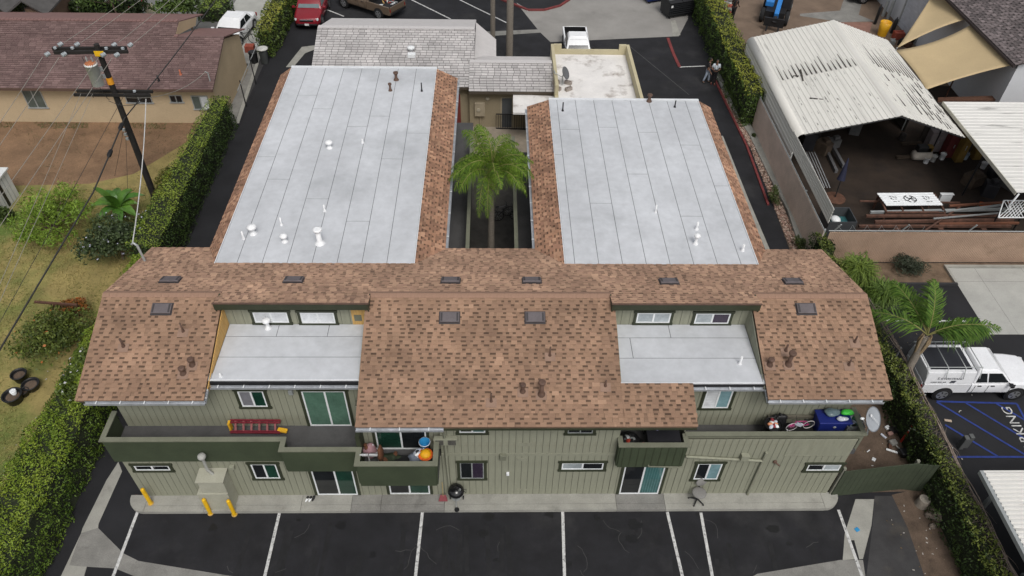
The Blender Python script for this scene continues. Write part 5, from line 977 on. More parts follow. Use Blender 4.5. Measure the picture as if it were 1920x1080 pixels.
# flat canopy and the flat roofed block with parapets
STAIN = mat('white_roof_stained', (.70, .68, .66), rough=.8, var=.12, scale=.8, dark=(.24, .20, .17), dth=.555, dscale=.85, var2=.06)
cn = [gz(962, 177, 2.45), gz(1040, 180, 2.45), gz(1040, 213, 2.45), gz(962, 211, 2.45)]; q = MB(); q.prism([tuple(p) for p in cn], (0, 0, -.12)); q.build('porch_canopy', STAIN, OB)
FB = thing('flat_roof_block', 'cream block with a stained white flat roof and low parapets', 'building', (5.7, 39, 0)); CRM = mat('cream_stucco', (.46, .41, .27), rough=.9, var=.08, scale=.8)
q = MB(); q.box(3.36, 8.05, 36.1, 42.3, 0, 2.9); q.build('wall', CRM, FB); q = MB(); q.box(3.55, 7.86, 36.3, 42.12, 2.9, 2.93); q.build('flat_roof', STAIN, FB)
for i, a in enumerate(((3.36, 3.54, 37.4, 42.3, 3.5), (7.87, 8.05, 36.1, 42.3, 3.5), (3.541, 4.0, 42.13, 42.31, 3.52), (7.45, 7.869, 42.13, 42.31, 3.52), (4.001, 7.449, 42.13, 42.30, 3.2), (3.36, 3.75, 36.1, 36.28, 3.1), (5.2, 5.7, 36.1, 36.28, 3.1), (6.6, 6.95, 36.1, 36.28, 3.05), (7.0, 7.868, 36.1, 36.28, 3.25))):
    q = MB(); q.box(*a[:4], 2.9, a[4]); q.build('parapet', CRM, FB)
ds = gz(1054, 160, 2.93); dsh = thing('satellite_dish', 'grey satellite dish held down by cinder blocks on the white flat roof', 'satellite dish', ds)
def dish(t, c, nrm, r, mt, n=24, ry=None):
    R = Vector(nrm).to_track_quat('Z', 'Y').to_matrix(); q = MB(); prof = [(r*k/6, .16*r*(k/6)**2) for k in range(1, 7)]+[(r*.985, .16*r+.012)]+[(r*k/6, .16*r*(k/6)**2+.014) for k in range(6, 0, -1)]
    q.lathe(c, [(.01, 0)]+prof, n, R); return q.build('dish', mt, t)
DG = mat('dish_grey', (.115, .12, .125), rough=.5); dish(dsh, ds+Vector((.1, 0, .75)), (.8, -.35, .5), .36, DG); q = MB(); q.tube([ds, ds+Vector((0, 0, .6)), ds+Vector((.1, 0, .75))], .03); q.tube([ds+Vector((0, 0, .5)), ds+Vector((-.45, .1, .7))], .02); q.tube([ds+Vector((-.45, .1, .7)), ds+Vector((-.5, .12, .85))], .04); q.build('mount', GREYFR, dsh, kind='stuff')
for k, (dx, dy, rz, lab) in enumerate(((-.35, .15, .3, 'cinder block at the back left of the roof dish'), (.35, .15, -.5, 'cinder block at the back right of the roof dish'), (-.3, -.5, -.6, 'cinder block at the front left of the roof dish'), (.32, -.55, .6, 'cinder block at the front right of the roof dish'))):
    c = ds+Vector((dx, dy, 0)); q = MB(); R = Matrix.Rotation(rz, 3, 'Z')
    for s in (-.08, .08): q.obox(c+R@Vector((0, s, .1)), (.4, .035, .19), R)
    for s in (-.18, 0, .18): q.obox(c+R@Vector((s, 0, .1)), (.035, .125, .188), R)
    solo('cinder_block', q, mat('cinder', (.32, .28, .25), rough=.95, var=.2), lab, 'cinder block', 'cinder blocks round the roof dish')
def railing(label, a, c, h=1.0, step=.13, cat='railing'):
    a, c = Vector(a), Vector(c); t = thing('railing', label, cat, a); L = (c-a).length; n = int(L/step); q = MB()
    for z in (.1, h): q = MB(); q.beam(a+Vector((0, 0, z)), c+Vector((0, 0, z)), .05, .05); q.build('rail', DARKM, t)
    me = None
    for i in range(n+1):
        p = a.lerp(c, i/n)
        if me is None: mm = MB(); mm.box(-.012, .012, -.012, .012, .12, h-.02); me = mm.mesh('baluster', DARKM)
        o = bpy.data.objects.new('baluster', me); COL.objects.link(o); o.parent = t; o.location = p-a
railing('black metal railing in front of the office door', gz(930, 243), gz(990, 245), 1.05); railing('short black railing across the left courtyard walk', gy(856, 270, 34.4), gy(882, 270, 34.4), 1.05)
sheet('office_walk', [(-2.9, 34.6), (3.3, 34.6), (3.3, 38.7), (-2.9, 38.7)], .055, mat('tan_concrete', (.28, .24, .19), rough=.9, var=.15))
# ------------------------------------------------------------------ car park beyond
gpoly('concrete_apron', [(1012, 60), (968, 5), (985, -30), (1290, -30), (1290, 35), (1273, 68), (1032, 79)], .005, mat('concrete_grey', (.255, .245, .23), rough=.9, var=.15, scale=.4, dark=(.19, .18, .17), dth=.56, dscale=.3))
gpoly('concrete_gutter', [(550, 126), (536, 126), (566, 88), (597, 84), (597, 90), (572, 100)], .006, CONC); gpoly('concrete_gutter', [(890, 60), (1012, 55), (1015, 61), (930, 67), (890, 66)], .006, CONCD)
gpoly('concrete_gutter', [(1258, 40), (1266, 38), (1276, 66), (1262, 68)], .009, CONC)
gpoly('asphalt_island', [(968, 5), (985, -30), (1062, -30), (1066, 2), (1040, 16), (996, 21)], .007, ASPH2)
def poly_line(name, pts, wd, mt, z=.012, h=0):
    q = MB(); P_ = [gz(u, v) for u, v in pts]
    for a, c in zip(P_, P_[1:]):
        d = (c-a).normalized(); n = Vector((-d.y, d.x, 0))*wd/2
        if h: q.prism([(p.x, p.y, 0) for p in (a-n, c-n, c+n, a+n)], (0, 0, h))
        else: q.quad(*[(p.x, p.y, z) for p in (a-n, c-n, c+n, a+n)])
    return struct(name, q, mt)
poly_line('red_kerb', [(940, 0), (990, 20), (1020, 20), (1050, 12), (1068, 0)], .16, PAINTR, h=.12); poly_line('red_kerb', [(1252, 72), (1262, 100), (1274, 126)], .2, PAINTR, h=.05)
for p in (((772, 0), (845, 36)), ((862, 0), (950, 43)), ((612, 18), (645, 31)), ((605, 32), (617, -5)), ((1274, 126), (1322, 124)), ((943, 0), (990, 21))): stripe(p[0], p[1], .11, .016)
poly_line('red_kerb', [(1340, 150), (1366, 205), (1400, 275), (1440, 385)], .12, PAINTR, h=.08)
stripe((1182, 88), (1292, 178), .03, .012, mat('faint_line', (.10, .10, .10)))
# two tall palm trunks rising out of the picture
for u, v, r, lab in ((924, 75, .15, 'thin dark palm trunk, left one of the pair in the car park'), (955, 107, .21, 'thicker grey palm trunk, right one of the pair in the car park')):
    b0 = gz(u, v); t_ = palm(lab, b0, b0+Vector((0, 0, 16.5)), r*1.1, r*.85, 16, 2.6, ((.05, .09, .02), (.10, .15, .035)), seed=9, nl=26, leaf=.7)
# dumpsters
def dumpster(lab, c, yaw, col, W_=2.1, D=1.4, Hh=1.45, s=1.0):
    t = thing('dumpster', lab, 'dumpster', c, None, True, yaw); M_ = mat('dumpster_'+str(col[0]), col, rough=.5, var=.25, scale=3); q = MB()
    q.loft([[(-W_/2*.96, -D/2*.9, .2), (W_/2*.96, -D/2*.9, .2), (W_/2*.96, D/2*.9, .2), (-W_/2*.96, D/2*.9, .2)], [(-W_/2, -D/2, Hh*.8), (W_/2, -D/2, Hh*.8), (W_/2, D/2, Hh), (-W_/2, D/2, Hh)]], False); q.build('body', M_, t, bevel=.02)
    for k in range(6): q = MB(); z = .35+k*.14; q.box(-W_/2-.01, W_/2+.01, -D/2-.03, -D/2+.05, z, z+.05); q.build('rib', M_, t)
    for s_ in (-1, 1): q = MB(); q.prism([(s_*.02, -D/2-.05, Hh*.8+.03), (s_*W_/2*1.02, -D/2-.05, Hh*.8+.03), (s_*W_/2*1.02, D/2+.03, Hh+.03), (s_*.02, D/2+.03, Hh+.03)], (0, 0, .05)); q.build('lid', BLACK, t, bevel=.01)
    for x in (-W_/2*.8, W_/2*.8):
        for y in (-D/2*.75, D/2*.75): q = MB(); q.cyl((x-.04, y, .1), (x+.04, y, .1), .1, n=10); q.build('wheel', RUBBER, t)
    for y in (-D/4, D/4): q = MB(); q.tube([(-W_/2*.9, y, Hh*.92), (W_/2*.9, y, Hh*.95)], .02); q.build('lid_bar', GREYFR, t)
    q = MB(); q.box(-W_/2*.9, -W_/2*.75, -D/2-.035, -D/2-.031, Hh*.62, Hh*.74); q.build('sticker', PLATE, t); return t
p = gz(1268, 30); dumpster('black dumpster with two lids at the end of the concrete apron', Vector((p.x, p.y+.3, 0)), .35, (.016, .017, .019)); p = gz(1232, 8); dumpster('blue dumpster partly hidden behind the black one', Vector((p.x, p.y+.9, 0)), .35, (.015, .035, .17))
q = MB(); a = gz(1303, 15); q.box(a.x-.1, a.x+.1, a.y-3.2, a.y+6, 0, 1.9); solo('block_wall', q, mat('tan_wall', (.33, .28, .22), rough=.9, var=.12), 'tan masonry wall behind the black dumpster', 'wall')
# ================================================================== RIGHT SIDE: GROUND
sheet('neighbour_asphalt', [(15.3, -20), (80, -20), (80, 26.9), (15.3, 26.9)], .001, ASPH2)
sheet('yard_ground', [(15.35, 26.9), (90, 26.9), (90, 44), (15.35, 44)], .004, mat('yard_brown', (.028, .019, .0135), rough=.95, var=.35, scale=.8, bump=.4, bscale=30, dark=(.018, .013, .011), dth=.52, dscale=.7))  # ground colour darkened to put in the shade under the carport
sheet('yard_paving', [(15.35, 44), (90, 44), (90, 90), (15.35, 90)], .004, BROWNPAVE)
gpoly('concrete_path', [(1500, 26), (1575, 20), (1585, -10), (1620, -10), (1610, 28), (1640, 40), (1580, 42), (1500, 30)], .009, CONCD); gpoly('pink_paving', [(1545, 42), (1636, 42), (1630, 62), (1560, 56)], .012, mat('pink_paver', (.24, .13, .10), rough=.9, var=.2))
sheet('dirt_bed', [(16.3, 25.35), (21.9, 25.45), (21.9, 26.85), (16.3, 26.85)], .008, mat('bed_soil', (.15, .105, .07), rough=.95, var=.3, scale=2.2, bump=.5, dark=(.10, .065, .04), dth=.5, dscale=1.4))
sheet('dirt_bed', [(21.9, 26.62), (40, 26.62), (40, 26.85), (21.9, 26.85)], .008, MATS['bed_soil'])
q = MB(); q.box(16.3, 21.9, 25.22, 25.34, 0, .14); struct('kerb', q, mat('black_kerb', (.03, .03, .032), rough=.9)); q = MB(); q.box(21.82, 21.94, 25.36, 26.6, 0, .13); q.box(21.941, 40, 26.48, 26.6, 0, .13); struct('kerb', q, CONC)
for i, (x0, x1) in enumerate(((21.96, 23.3), (23.31, 25.6), (25.61, 34))):
    for y0, y1 in ((25.55, 26.47), (22.15, 25.54)): sheet('concrete_slab', [(x0, y0), (x1, y0), (x1, y1), (x0, y1)], .012, CONCL)
stripe((1662, 601), (1815, 603), .12, .014)
for p in (((1756, 753), (1906, 757)), ((1906, 757), (1945, 830)), ((1756, 754), (1930, 858)), ((1811, 756), (1940, 834)), ((1868, 757), (1925, 790)), ((1772, 797), (1872, 857)), ((1785, 857), (1960, 857))): stripe(p[0], p[1], .085, random.uniform(.012, .016), PAINTB, 'blue_line')
tm = text_mesh('NO PARKING', .58, (20.95, gz(1887, 766).y+.1, .018), (0, 1, 0), (-1, 0, 0), 0, align='RIGHT'); tm.materials.append(PAINT); link('painted_words', tm, None, kind='structure')
# rock border, mow strip
q = MB(); q.prism([tuple(gz(u, v)) for u, v in ((1340, 140), (1372, 205), (1404, 255), (1440, 330), (1475, 395), (1500, 472), (1512, 472), (1486, 392), (1450, 322), (1412, 245), (1380, 198), (1346, 136))][::-1], (0, 0, .12)); struct('mow_strip', q, CONC)
gpoly('rock_bed', [(1344, 160), (1372, 215), (1408, 280), (1448, 380), (1482, 472), (1504, 472), (1472, 392), (1438, 322), (1404, 255), (1366, 190)], .006, DIRT)
rk = MB(); rc_ = [(.30, .19, .15), (.36, .26, .21), (.22, .15, .12), (.42, .33, .27), (.27, .17, .13)]
for k in range(1500):
    s = random.random(); f = random.random(); L0 = [(1346, 165), (1372, 214), (1408, 280), (1448, 380), (1484, 470)]; L1 = [(1356, 170), (1376, 200), (1404, 252), (1470, 392), (1502, 470)]
    i = min(int(s*4), 3); w_ = s*4-i; a = gz(*L0[i]).lerp(gz(*L0[i+1]), w_); c = gz(*L1[i]).lerp(gz(*L1[i+1]), w_); p = a.lerp(c, f); r = random.uniform(.035, .085); rk.col = random.choice(rc_)
    rk.ball(p+Vector((0, 0, r*.4)), (r, r*random.uniform(.6, .95), r*.65), 5, 3, Matrix.Rotation(random.uniform(0, 6), 3, 'Z'))
rk.sm = [False]*len(rk.sm); o = rk.build('border_rocks', mat('rock', (.3, .2, .15), rough=.95, var=.2, attr=True), kind='stuff')
sheet('back_walk', [(12.2, 20.5), (13.0, 20.5), (13.0, 32), (12.2, 32)], .006, CONC) if False else None
poly_line('edging', [(1352, 255), (1400, 375), (1440, 470)], .22, CONC, .012)

# ------------------------------------------------------------------ hedges, fences
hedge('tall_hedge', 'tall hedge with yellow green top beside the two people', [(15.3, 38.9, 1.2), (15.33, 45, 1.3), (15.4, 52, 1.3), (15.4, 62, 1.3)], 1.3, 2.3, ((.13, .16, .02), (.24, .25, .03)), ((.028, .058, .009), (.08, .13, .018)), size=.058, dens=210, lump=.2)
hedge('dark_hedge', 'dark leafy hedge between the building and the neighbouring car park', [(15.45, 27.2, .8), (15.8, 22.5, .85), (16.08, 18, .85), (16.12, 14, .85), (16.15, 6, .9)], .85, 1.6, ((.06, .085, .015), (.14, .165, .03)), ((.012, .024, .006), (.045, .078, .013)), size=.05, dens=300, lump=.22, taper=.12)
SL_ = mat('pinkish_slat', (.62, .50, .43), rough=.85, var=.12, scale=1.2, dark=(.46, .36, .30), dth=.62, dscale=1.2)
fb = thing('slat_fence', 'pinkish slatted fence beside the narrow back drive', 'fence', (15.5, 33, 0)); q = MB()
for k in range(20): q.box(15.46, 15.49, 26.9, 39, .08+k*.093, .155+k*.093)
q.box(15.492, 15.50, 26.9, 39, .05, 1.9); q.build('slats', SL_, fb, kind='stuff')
for k in range(5): q = MB(); q.tube([(15.55, 27+k*3, 0), (15.55, 27+k*3, 2.0)], .04, 8); q.build('post', GREYFR, fb)
q = MB(); q.tube([(15.5, 26.9, 1.96), (15.5, 39, 1.96)], .028, 6); q.build('rail', GREYFR, fb)
ff = thing('woven_fence', 'tan fence with woven slats in front of the metalwork yard', 'fence', (20, 26.9, 0)); q = MB(); n = 0; x = 15.75
while x < 33: q.box(x, x+.062, 26.86, 26.885+.008*(n % 2), .05, 1.92); x += .085; n += 1
q.box(15.75, 33, 26.90, 26.91, .05, 1.9); q.build('slats', mat('tan_slat', (.42, .295, .215), rough=.85, var=.14, scale=.9, dark=(.26, .18, .12), dth=.6, dscale=.8), ff, kind='stuff')
for k in range(6): q = MB(); q.tube([(16+k*3.2, 26.95, 0), (16+k*3.2, 26.95, 2.02), (16.0+k*3.2+.12, 26.85, 2.4)], .035, 8); q.build('post', GREYFR, ff)
q = MB(); q.tube([(15.7, 26.93, 1.96), (33, 26.93, 1.96)], .026, 6); q.build('rail', GREYFR, ff); q = MB(); q.tube([(16+i*.06, 26.9+.16*math.sin(i*.55), 2.12+.16*math.cos(i*.55)) for i in range(70)], .006, 3, False); q.build('razor_wire', GREYFR, ff)
vf = thing('vine_fence', 'wire fence overgrown with bare pale stems along the dark hedge', 'fence', (16.2, 15, 0)); q = MB(); rg = random.Random(5)
BARE = mat('bare_stem', (.25, .20, .165), rough=.95, var=.3, scale=10)
for k in range(4): q.tube([((16.5 if i > 9 else 16.22+.28*i/9)+.05*math.sin(i*.9+k*2)+(k-1.5)*.02, 22.8-i*.42, 1.62+.04*math.cos(i*.7+k)) for i in range(38)], .017, 5, False)
q.build('twisted_stem', BARE, vf, kind='stuff'); q = MB()
for k in range(520):
    y = rg.uniform(7, 16.5) if k > 120 else rg.uniform(16, 22.5); p = Vector((16.5, y, 1.6)); pts = [p]; d = Vector((rg.uniform(-.75, .35), rg.uniform(-.8, .4), rg.uniform(-.35, .1)))
    for j in range(3): p = p+d*rg.uniform(.15, .3)+Vector((0, 0, -.05*j)); d += Vector((rg.uniform(-.4, .4), rg.uniform(-.4, .4), rg.uniform(-.3, .1))); pts.append(p)
    q.tube(pts, [.011, .008, .006, .003], 3, False)
q.build('twigs', BARE, vf, kind='stuff'); q = MB()
for k in range(6): q = MB(); q.tube([(16.58, 8+k*2.4, 0), (16.58, 8+k*2.4, 1.6)], .03, 7); q.build('post', GREYFR, vf)
def fountain(label, c, r, hgt, n, cols, seed):
    rg = np.random.default_rng(seed); t = thing('fountain_grass', label, 'plant', (c.x, c.y, 0)); q = MB()
    for k in range(n):
        a = rg.uniform(0, 6.283); L = rg.uniform(.6, 1.1); ou = rg.uniform(.25, 1)*r; o = Vector((c.x+rg.normal(0, r*.18), c.y+rg.normal(0, r*.18), rg.uniform(0, hgt*.3))); d = Vector((math.cos(a), math.sin(a), 0)); w_ = Vector((-d.y, d.x, 0))*.017; m_ = rg.uniform(0, 1)
        q.col = tuple(cols[0][j]*(1-m_)+cols[1][j]*m_ for j in range(3)); A = o+d*ou*.35+Vector((0, 0, hgt*L*.75)); B = o+d*ou*.8+Vector((0, 0, hgt*L*.8)); E_ = o+d*ou*1.1+Vector((0, 0, hgt*L*.5))
        q.add([o-w_, o+w_, A+w_, A-w_, B+w_*.9, B-w_*.9, E_], [(0, 1, 2, 3), (3, 2, 4, 5), (5, 4, 6)])
    q.build('foliage', M_LEAF, t, kind='stuff'); return t
fountain('bright green fountain of long leaves at the corner of the tan fence', gz(1602, 520, .7), .95, 1.5, 1500, ((.06, .10, .016), (.17, .235, .04)), 1); fountain('rounder fountain of long green leaves hanging over the asphalt', gz(1650, 560, .5), .85, 1.15, 1300, ((.05, .09, .015), (.13, .20, .035)), 2)
fountain('short leafy clump peeping over the roof edge beside the fountain leaves', gz(1625, 590, .8), .7, 1.1, 700, ((.05, .08, .015), (.11, .17, .03)), 3)
shrub('rosemary_bush', 'dark grey green bush in the bare soil below the tan fence', 'bush', gz(1703, 497, .42), (.85, .7, .42), ((.022, .03, .018), (.06, .075, .045)), n=4200, size=.05, clumps=15, seed=31, aspect=.3, fill=.5)
shrub('climbing_vine', 'dark vine climbing the end of the pinkish slatted fence', 'vine', gz(1545, 470, .9), (.35, .75, .7), ((.014, .028, .008), (.05, .075, .014)), n=2600, size=.07, clumps=10, seed=32)
for u, v, lab, s in ((1452, 365, 'scruffy green weed bush in the rock border', .55), (1500, 455, 'spiky weed growing up the pinkish fence near its end', .45), (1413, 253, 'tiny weed at the foot of the pinkish fence', .2)):
    shrub('weed', lab, 'weed', gz(u, v, s*.8), (s*.6, s, s), ((.03, .045, .014), (.09, .12, .03)), n=700, size=.07, clumps=8, seed=int(u), aspect=.25)
rp = palm('leaning palm with a few long feathery fronds over the white work pickup', (16.35, 18.75, 0), (16.75, 19.3, 3.0), .17, .13, 10, 2.45, ((.035, .085, .012), (.12, .20, .035)), droop=.5, seed=21, azs=[0, 1.15, 1.85, 1.5, .1, 1.05, 1.7, 2.3, 1.3, -.06], nl=66, leaf=.85, w_=.026, hang=.55)

# ------------------------------------------------------------------ metal carports
CPM = mat('carport_metal', (.66, .645, .60), rough=.5, var=.07, scale=.8, stretch=(2.2, .35, 2.2), dark=(.07, .06, .05), dth=.64, dscale=1.1, var2=.05)
CPM2 = mat('carport_metal_b', (.64, .63, .60), rough=.5, var=.07, scale=.8, stretch=(.35, 2.2, 2.2), dark=(.06, .055, .05), dth=.60, dscale=1.1, var2=.05)
def ribbed(name, A, B, C_, n, mt, parent, h=.025, t=.02):
    """sheet from corner A, along A->B (ribs run this way) and A->C (n ribs across)"""
    A, B, C_ = Vector(A), Vector(B), Vector(C_); U = B-A; V = C_-A; N = U.cross(V).normalized(); N = N if N.z > 0 or abs(N.z) < 1e-3 else -N; q = MB(); prof = []
    for i in range(n):
        for f, hh in ((0, 0), (.62, 0), (.70, h), (.90, h)): prof.append(((i+f)/n, hh))
    prof.append((1, 0)); pts = [A+V*f+N*hh for f, hh in prof]
    q.add([p for p in pts]+[p+U for p in pts], [(i, i+1, len(pts)+i+1, len(pts)+i) for i in range(len(pts)-1)])
    o = q.build(name, mt, parent); s = o.modifiers.new('thickness', 'SOLIDIFY'); s.thickness = t; s.offset = -1; return o
CP = thing('metal_carport', 'big white ribbed metal carport with dirt streaked gable roof', 'carport', (20, 38, 0)); ex, rx_, ex2 = 15.75, 20.75, 24.6; ez, rz_ = 2.98, 4.25; yf0, yf1, yb0 = 33.3, 38.6, 44.2
for (xa, za, xb, zb_) in ((ex+.35, ez+.14, rx_, rz_), (ex2, ez, rx_+.001, rz_)):
    for k in range(3):
        f0, f1 = k/3, (k+1)/3-.002
        for (ya, yb_) in ((yf0, yf1), (yf1-.06, yb0)):
            o_ = .012 if ya == yf0 else .02
            ribbed('roof_panel', (xa+(xb-xa)*f0, ya, za+(zb_-za)*f0+o_), (xa+(xb-xa)*f0, yb_, za+(zb_-za)*f0+o_), (xa+(xb-xa)*f1, ya, za+(zb_-za)*f1+o_), 6, CPM, CP)
GRIME = mat('grime_streak', (.06, .053, .046), rough=.9, var=.4, scale=6)
rg = random.Random(17); q = MB()
def streak(q, x, y0, y1, z, w_=.035):  # tapered run of dirt lying in the flat between two ribs
    q.quad((x-w_*.3, y0, z), (x+w_*.3, y0, z), (x+w_, y1, z), (x-w_, y1, z))
for (xa, za, xb, zb_, side) in ((ex+.35, ez+.14, rx_, rz_, 0), (ex2, ez, rx_+.001, rz_, 1)):
    for i in range(18):
        f = (i+.31)/18; x = xa+(xb-xa)*f; z = za+(zb_-za)*f; inner = f if side == 0 else 1-f
        if side == 0:
            if .06 < f < .92: streak(q, x, 38.75+rg.uniform(.9, 2.1)*(1-abs(f-.45)*.6), 38.7, z+.03, rg.uniform(.04, .07))
            for k in range(rg.randint(1, 4)):
                y = rg.uniform(33.6, 38.2); streak(q, x+rg.uniform(-.05, .05), y+rg.uniform(.08, .4), y, z+.018, rg.uniform(.01, .03))
        else:
            if f < .85: streak(q, x, 38.75+rg.uniform(2.2, 4.6)*(1-f*.4), 38.75+rg.uniform(0, .5), z+.035, rg.uniform(.06, .10))
            for k in range(rg.randint(3, 7) if f < .62 else 1):
                y = rg.uniform(33.5, 38.3); streak(q, x+rg.uniform(-.04, .04), y+rg.uniform(.2, 1.5), y, z+.03, rg.uniform(.04, .08))
q.build('dirt_streaks', GRIME, CP, kind='stuff'); q = MB()
for a, c in (((17.0, 38.9), (17.75, 38.7)), ((17.2, 36.4), (17.9, 36.05)), ((17.35, 38.2), (17.5, 39.3))):
    zz = ez+.14+(a[0]-ex-.35)/(rx_-ex-.35)*(rz_-ez-.14)+.05; q.beam((a[0], a[1], zz), (c[0], c[1], zz+.1), .07, .05)
q.build('fallen_branch', GRIME, CP, kind='stuff')
q = MB(); q.prism([(rx_-.22, yf0, rz_-.02), (rx_, yf0, rz_+.06), (rx_+.25, yf0, rz_-.035), (rx_, yf0, rz_+.03)], (0, yb0-yf0, 0)); q.build('ridge_cap', CPM, CP)
arc = [(ex+.35-.35*math.sin(a), ez-.20+.35*math.cos(a)-.0) for a in [i*PI/12 for i in range(0, 7)]]
q = MB(); v_ = [(x, y, z) for y in (yf0, yb0) for x, z in arc]; k = len(arc); q.add(v_, [(i, i+1, k+i+1, k+i) for i in range(k-1)], True); q.build('eave_curve', CPM, CP).modifiers.new('t', 'SOLIDIFY').thickness = .02
ribbed('side_panel', (ex, yf0, .45), (ex, yb0, .45), (ex, yf0, 2.78), 9, CPM, CP); ribbed('side_panel', (ex-.02, 27.3, 2.1), (ex-.02, yf0+.6, 2.1), (ex-.02, 27.3, 2.95), 5, CPM, CP)
for y in (yf0+.05, 36, 38.7, 41.4, yb0-.05):
    for x, z in ((ex+.06, 2.8),)+(((ex2-.1, ez-.05),) if y > 38 else ()): q = MB(); q.tube([(x, y, 0), (x, y, z)], .035, 6); q.build('post', GREYFR, CP)
    q = MB(); q.tube([(ex+.4, y, ez+.05), (rx_, y, rz_-.08), (ex2, y, ez-.06)], .035, 6); q.build('rafter', DARKM, CP)
q = MB(); q.box(ex2-.05, ex2, 38.5, yb0, 0, ez-.1); q.box(ex+.2, ex2-.1, yb0-.05, yb0, 0, ez); q.build('back_panel', mat('dark_sheet', (.05, .042, .036), rough=.9, var=.3), CP, kind='stuff')
C2 = thing('flat_carport', 'second ribbed metal carport with heavy black streaks at the right edge', 'carport', (28, 32, 0)); cx0 = 24.72
for (ya, yb_) in ((28.3, 31.0), (31.0, 33.8), (33.8, 36.5)): ribbed('roof_panel', (cx0, ya, 3.2), (34, ya, 3.2+.02), (cx0, yb_-.01, 3.2), 9, CPM2, C2)
q = MB(); rg = random.Random(23)
for i in range(27):
    y = 28.3+(i+.31)*8.2/27; x0 = cx0+rg.uniform(1.0, 2.6); p_ = .9 if i < 20 else .5
    if rg.random() < p_: x1 = x0+rg.uniform(1.5, 6); q.quad((x0, y-.02, 3.206), (x0, y+.02, 3.206), (x1, y+.085, 3.212), (x1, y-.085, 3.212))
    for k in range(2): x0 = cx0+rg.uniform(.1, 3); q.quad((x0, y-.012, 3.207), (x0+rg.uniform(.2, .9), y-.02, 3.207), (x0+rg.uniform(.2, .9), y+.02, 3.207), (x0, y+.012, 3.207))
q.build('dirt_streaks', GRIME, C2, kind='stuff')
q = MB(); q.box(cx0-.03, cx0-.001, 28.3, 36.5, 3.05, 3.24); q.build('edge_trim', mat('cream_trim', (.5, .48, .40)), C2)
for x, y in ((cx0+.6, 36.4), (33, 28.35), (cx0+.6, 32.3)): q = MB(); q.tube([(x, y, 0), (x, y, 3.17)], .05, 8); q.build('post', DARKM, C2)
q = MB(); q.tube([(cx0+.15, 28.3, 3.15), (cx0+.02, 28.2, 2.9), (cx0-.05, 28.22, 2.5), (cx0+.15, 28.25, 2.2)], .045, 8); q.build('downpipe', WHITE, C2)
C3 = thing('slatted_carport', 'white ribbed carport roof in the bottom right corner', 'carport', (20, 10, 0)); zc3 = 2.6
for k in range(3): ya, yb_ = 13.5-k*2.2, 13.5-(k+1)*2.2; ribbed('roof_panel', (16.5, yb_+.01, zc3), (30, yb_+.01, zc3), (16.5, ya, zc3), 14, CPM2, C3, h=.045)
q = MB(); rg = random.Random(29)
for i in range(42):
    y = 13.5-(i+.69)*6.6/42; x0 = 16.6; x1 = x0+rg.uniform(.1, .5)+.55*min(i, 14)/14
    if i > 2: q.quad((x0, y-.035, zc3+.005), (x0, y+.035, zc3+.005), (x1, y+.01, zc3+.005), (x1, y-.01, zc3+.005))
q.build('dirt_streaks', GRIME, C3, kind='stuff')
q = MB(); q.box(16.36, 16.48, 6.8, 13.6, zc3-.12, zc3+.05); q.build('edge_beam', GREYFR, C3); q = MB(); q.box(16.481, 30, 13.52, 13.6, zc3-.12, zc3+.05); q.build('edge_beam', CPM2, C3)
for y in (13.2, 9.5): q = MB(); q.box(17.0, 17.12, y-.06, y+.06, 0, zc3-.1); q.build('post', GREYFR, C3)
vehicle('parked_car', 'pale car in the shade under the bottom right carport', 'car', Vector((19.9, 10.3, 0)), 0, (.25, .26, .27), 'sedan', L=4.5, W=1.8, H=1.45)
p = gz(1803, 838); t = thing('grey_bollard', 'pair of short grey posts in the blue hatched bay', 'bollard', p)
for d in (-.1, .12): q = MB(); q.box(p.x+d-.085, p.x+d+.085, p.y-.1+d*.3, p.y+.1+d*.3, 0, .7); q.build('post', mat('post_grey', (.10, .105, .105), rough=.7), t, bevel=.02)

# ------------------------------------------------------------------ warehouse and shade sails
WH = thing('warehouse', 'white warehouse with grey brown shingle roof in the top right corner', 'warehouse', (34, 48, 0)); WW = mat('white_wall', (.58, .59, .61), rough=.85, var=.06, scale=.5)
q = MB(); q.box(29.75, 30.0, 39.2, 70, 0, 4.25); q.prism([(29.75, 39.0, 0), (48, 39.0, 0), (48, 39.0, 7.5), (29.75, 39.0, 4.25)], (0, .19, 0)); q.build('wall', WW, WH, kind='stuff')
q = MB(); q.prism([(29.35, 38.7, 4.2), (48, 38.7, 10.3), (48, 70, 10.3), (29.35, 70, 4.2)], (0, 0, .1)); wr_ = q.build('roof', mat('grey_brown_underlay', (.08, .065, .065)), WH); V = Vector((18.65, 0, 6.1)); sl = 6.1/18.65
shingle_field(wr_, (29.33, 0, 4.31), (0, -1, 0), V, [(-70, 0), (-38.68, 0), (-38.68, 8), (-70, 8)], 0, [(.15, .125, .125), (.12, .10, .10), (.18, .15, .15), (.10, .085, .085)], expo=.2, tw=(.16, .34), gw=(.10, .22), mt=mat('grey_brown_shingle', (.15, .12, .12), rough=.95, var=.15, attr=True), t1=.03, gapdark=.4)
q = MB(); q.box(29.25, 29.34, 38.7, 70, 4.12, 4.26); q.build('gutter', mat('dark_gutter', (.04, .03, .03)), WH); q = MB(); q.box(29.40, 29.50, 38.66, 38.7, 4.1, 4.3); q.build('barge_end', DARKM, WH)
XW = 29.75; a, c = gx(1679, 50, XW), gx(1698, 75, XW); top = gx(1695, 0, XW).z; q = MB(); q.box(XW-.06, XW-.005, 49.7, 49.9, 0, 3.4); q.box(XW-.06, XW-.005, 52.8, 53.0, 0, 3.4); q.box(XW-.06, XW-.005, 49.9, 52.8, 3.2, 3.4); rd = q.build('door_frame', GREYFR, WH)
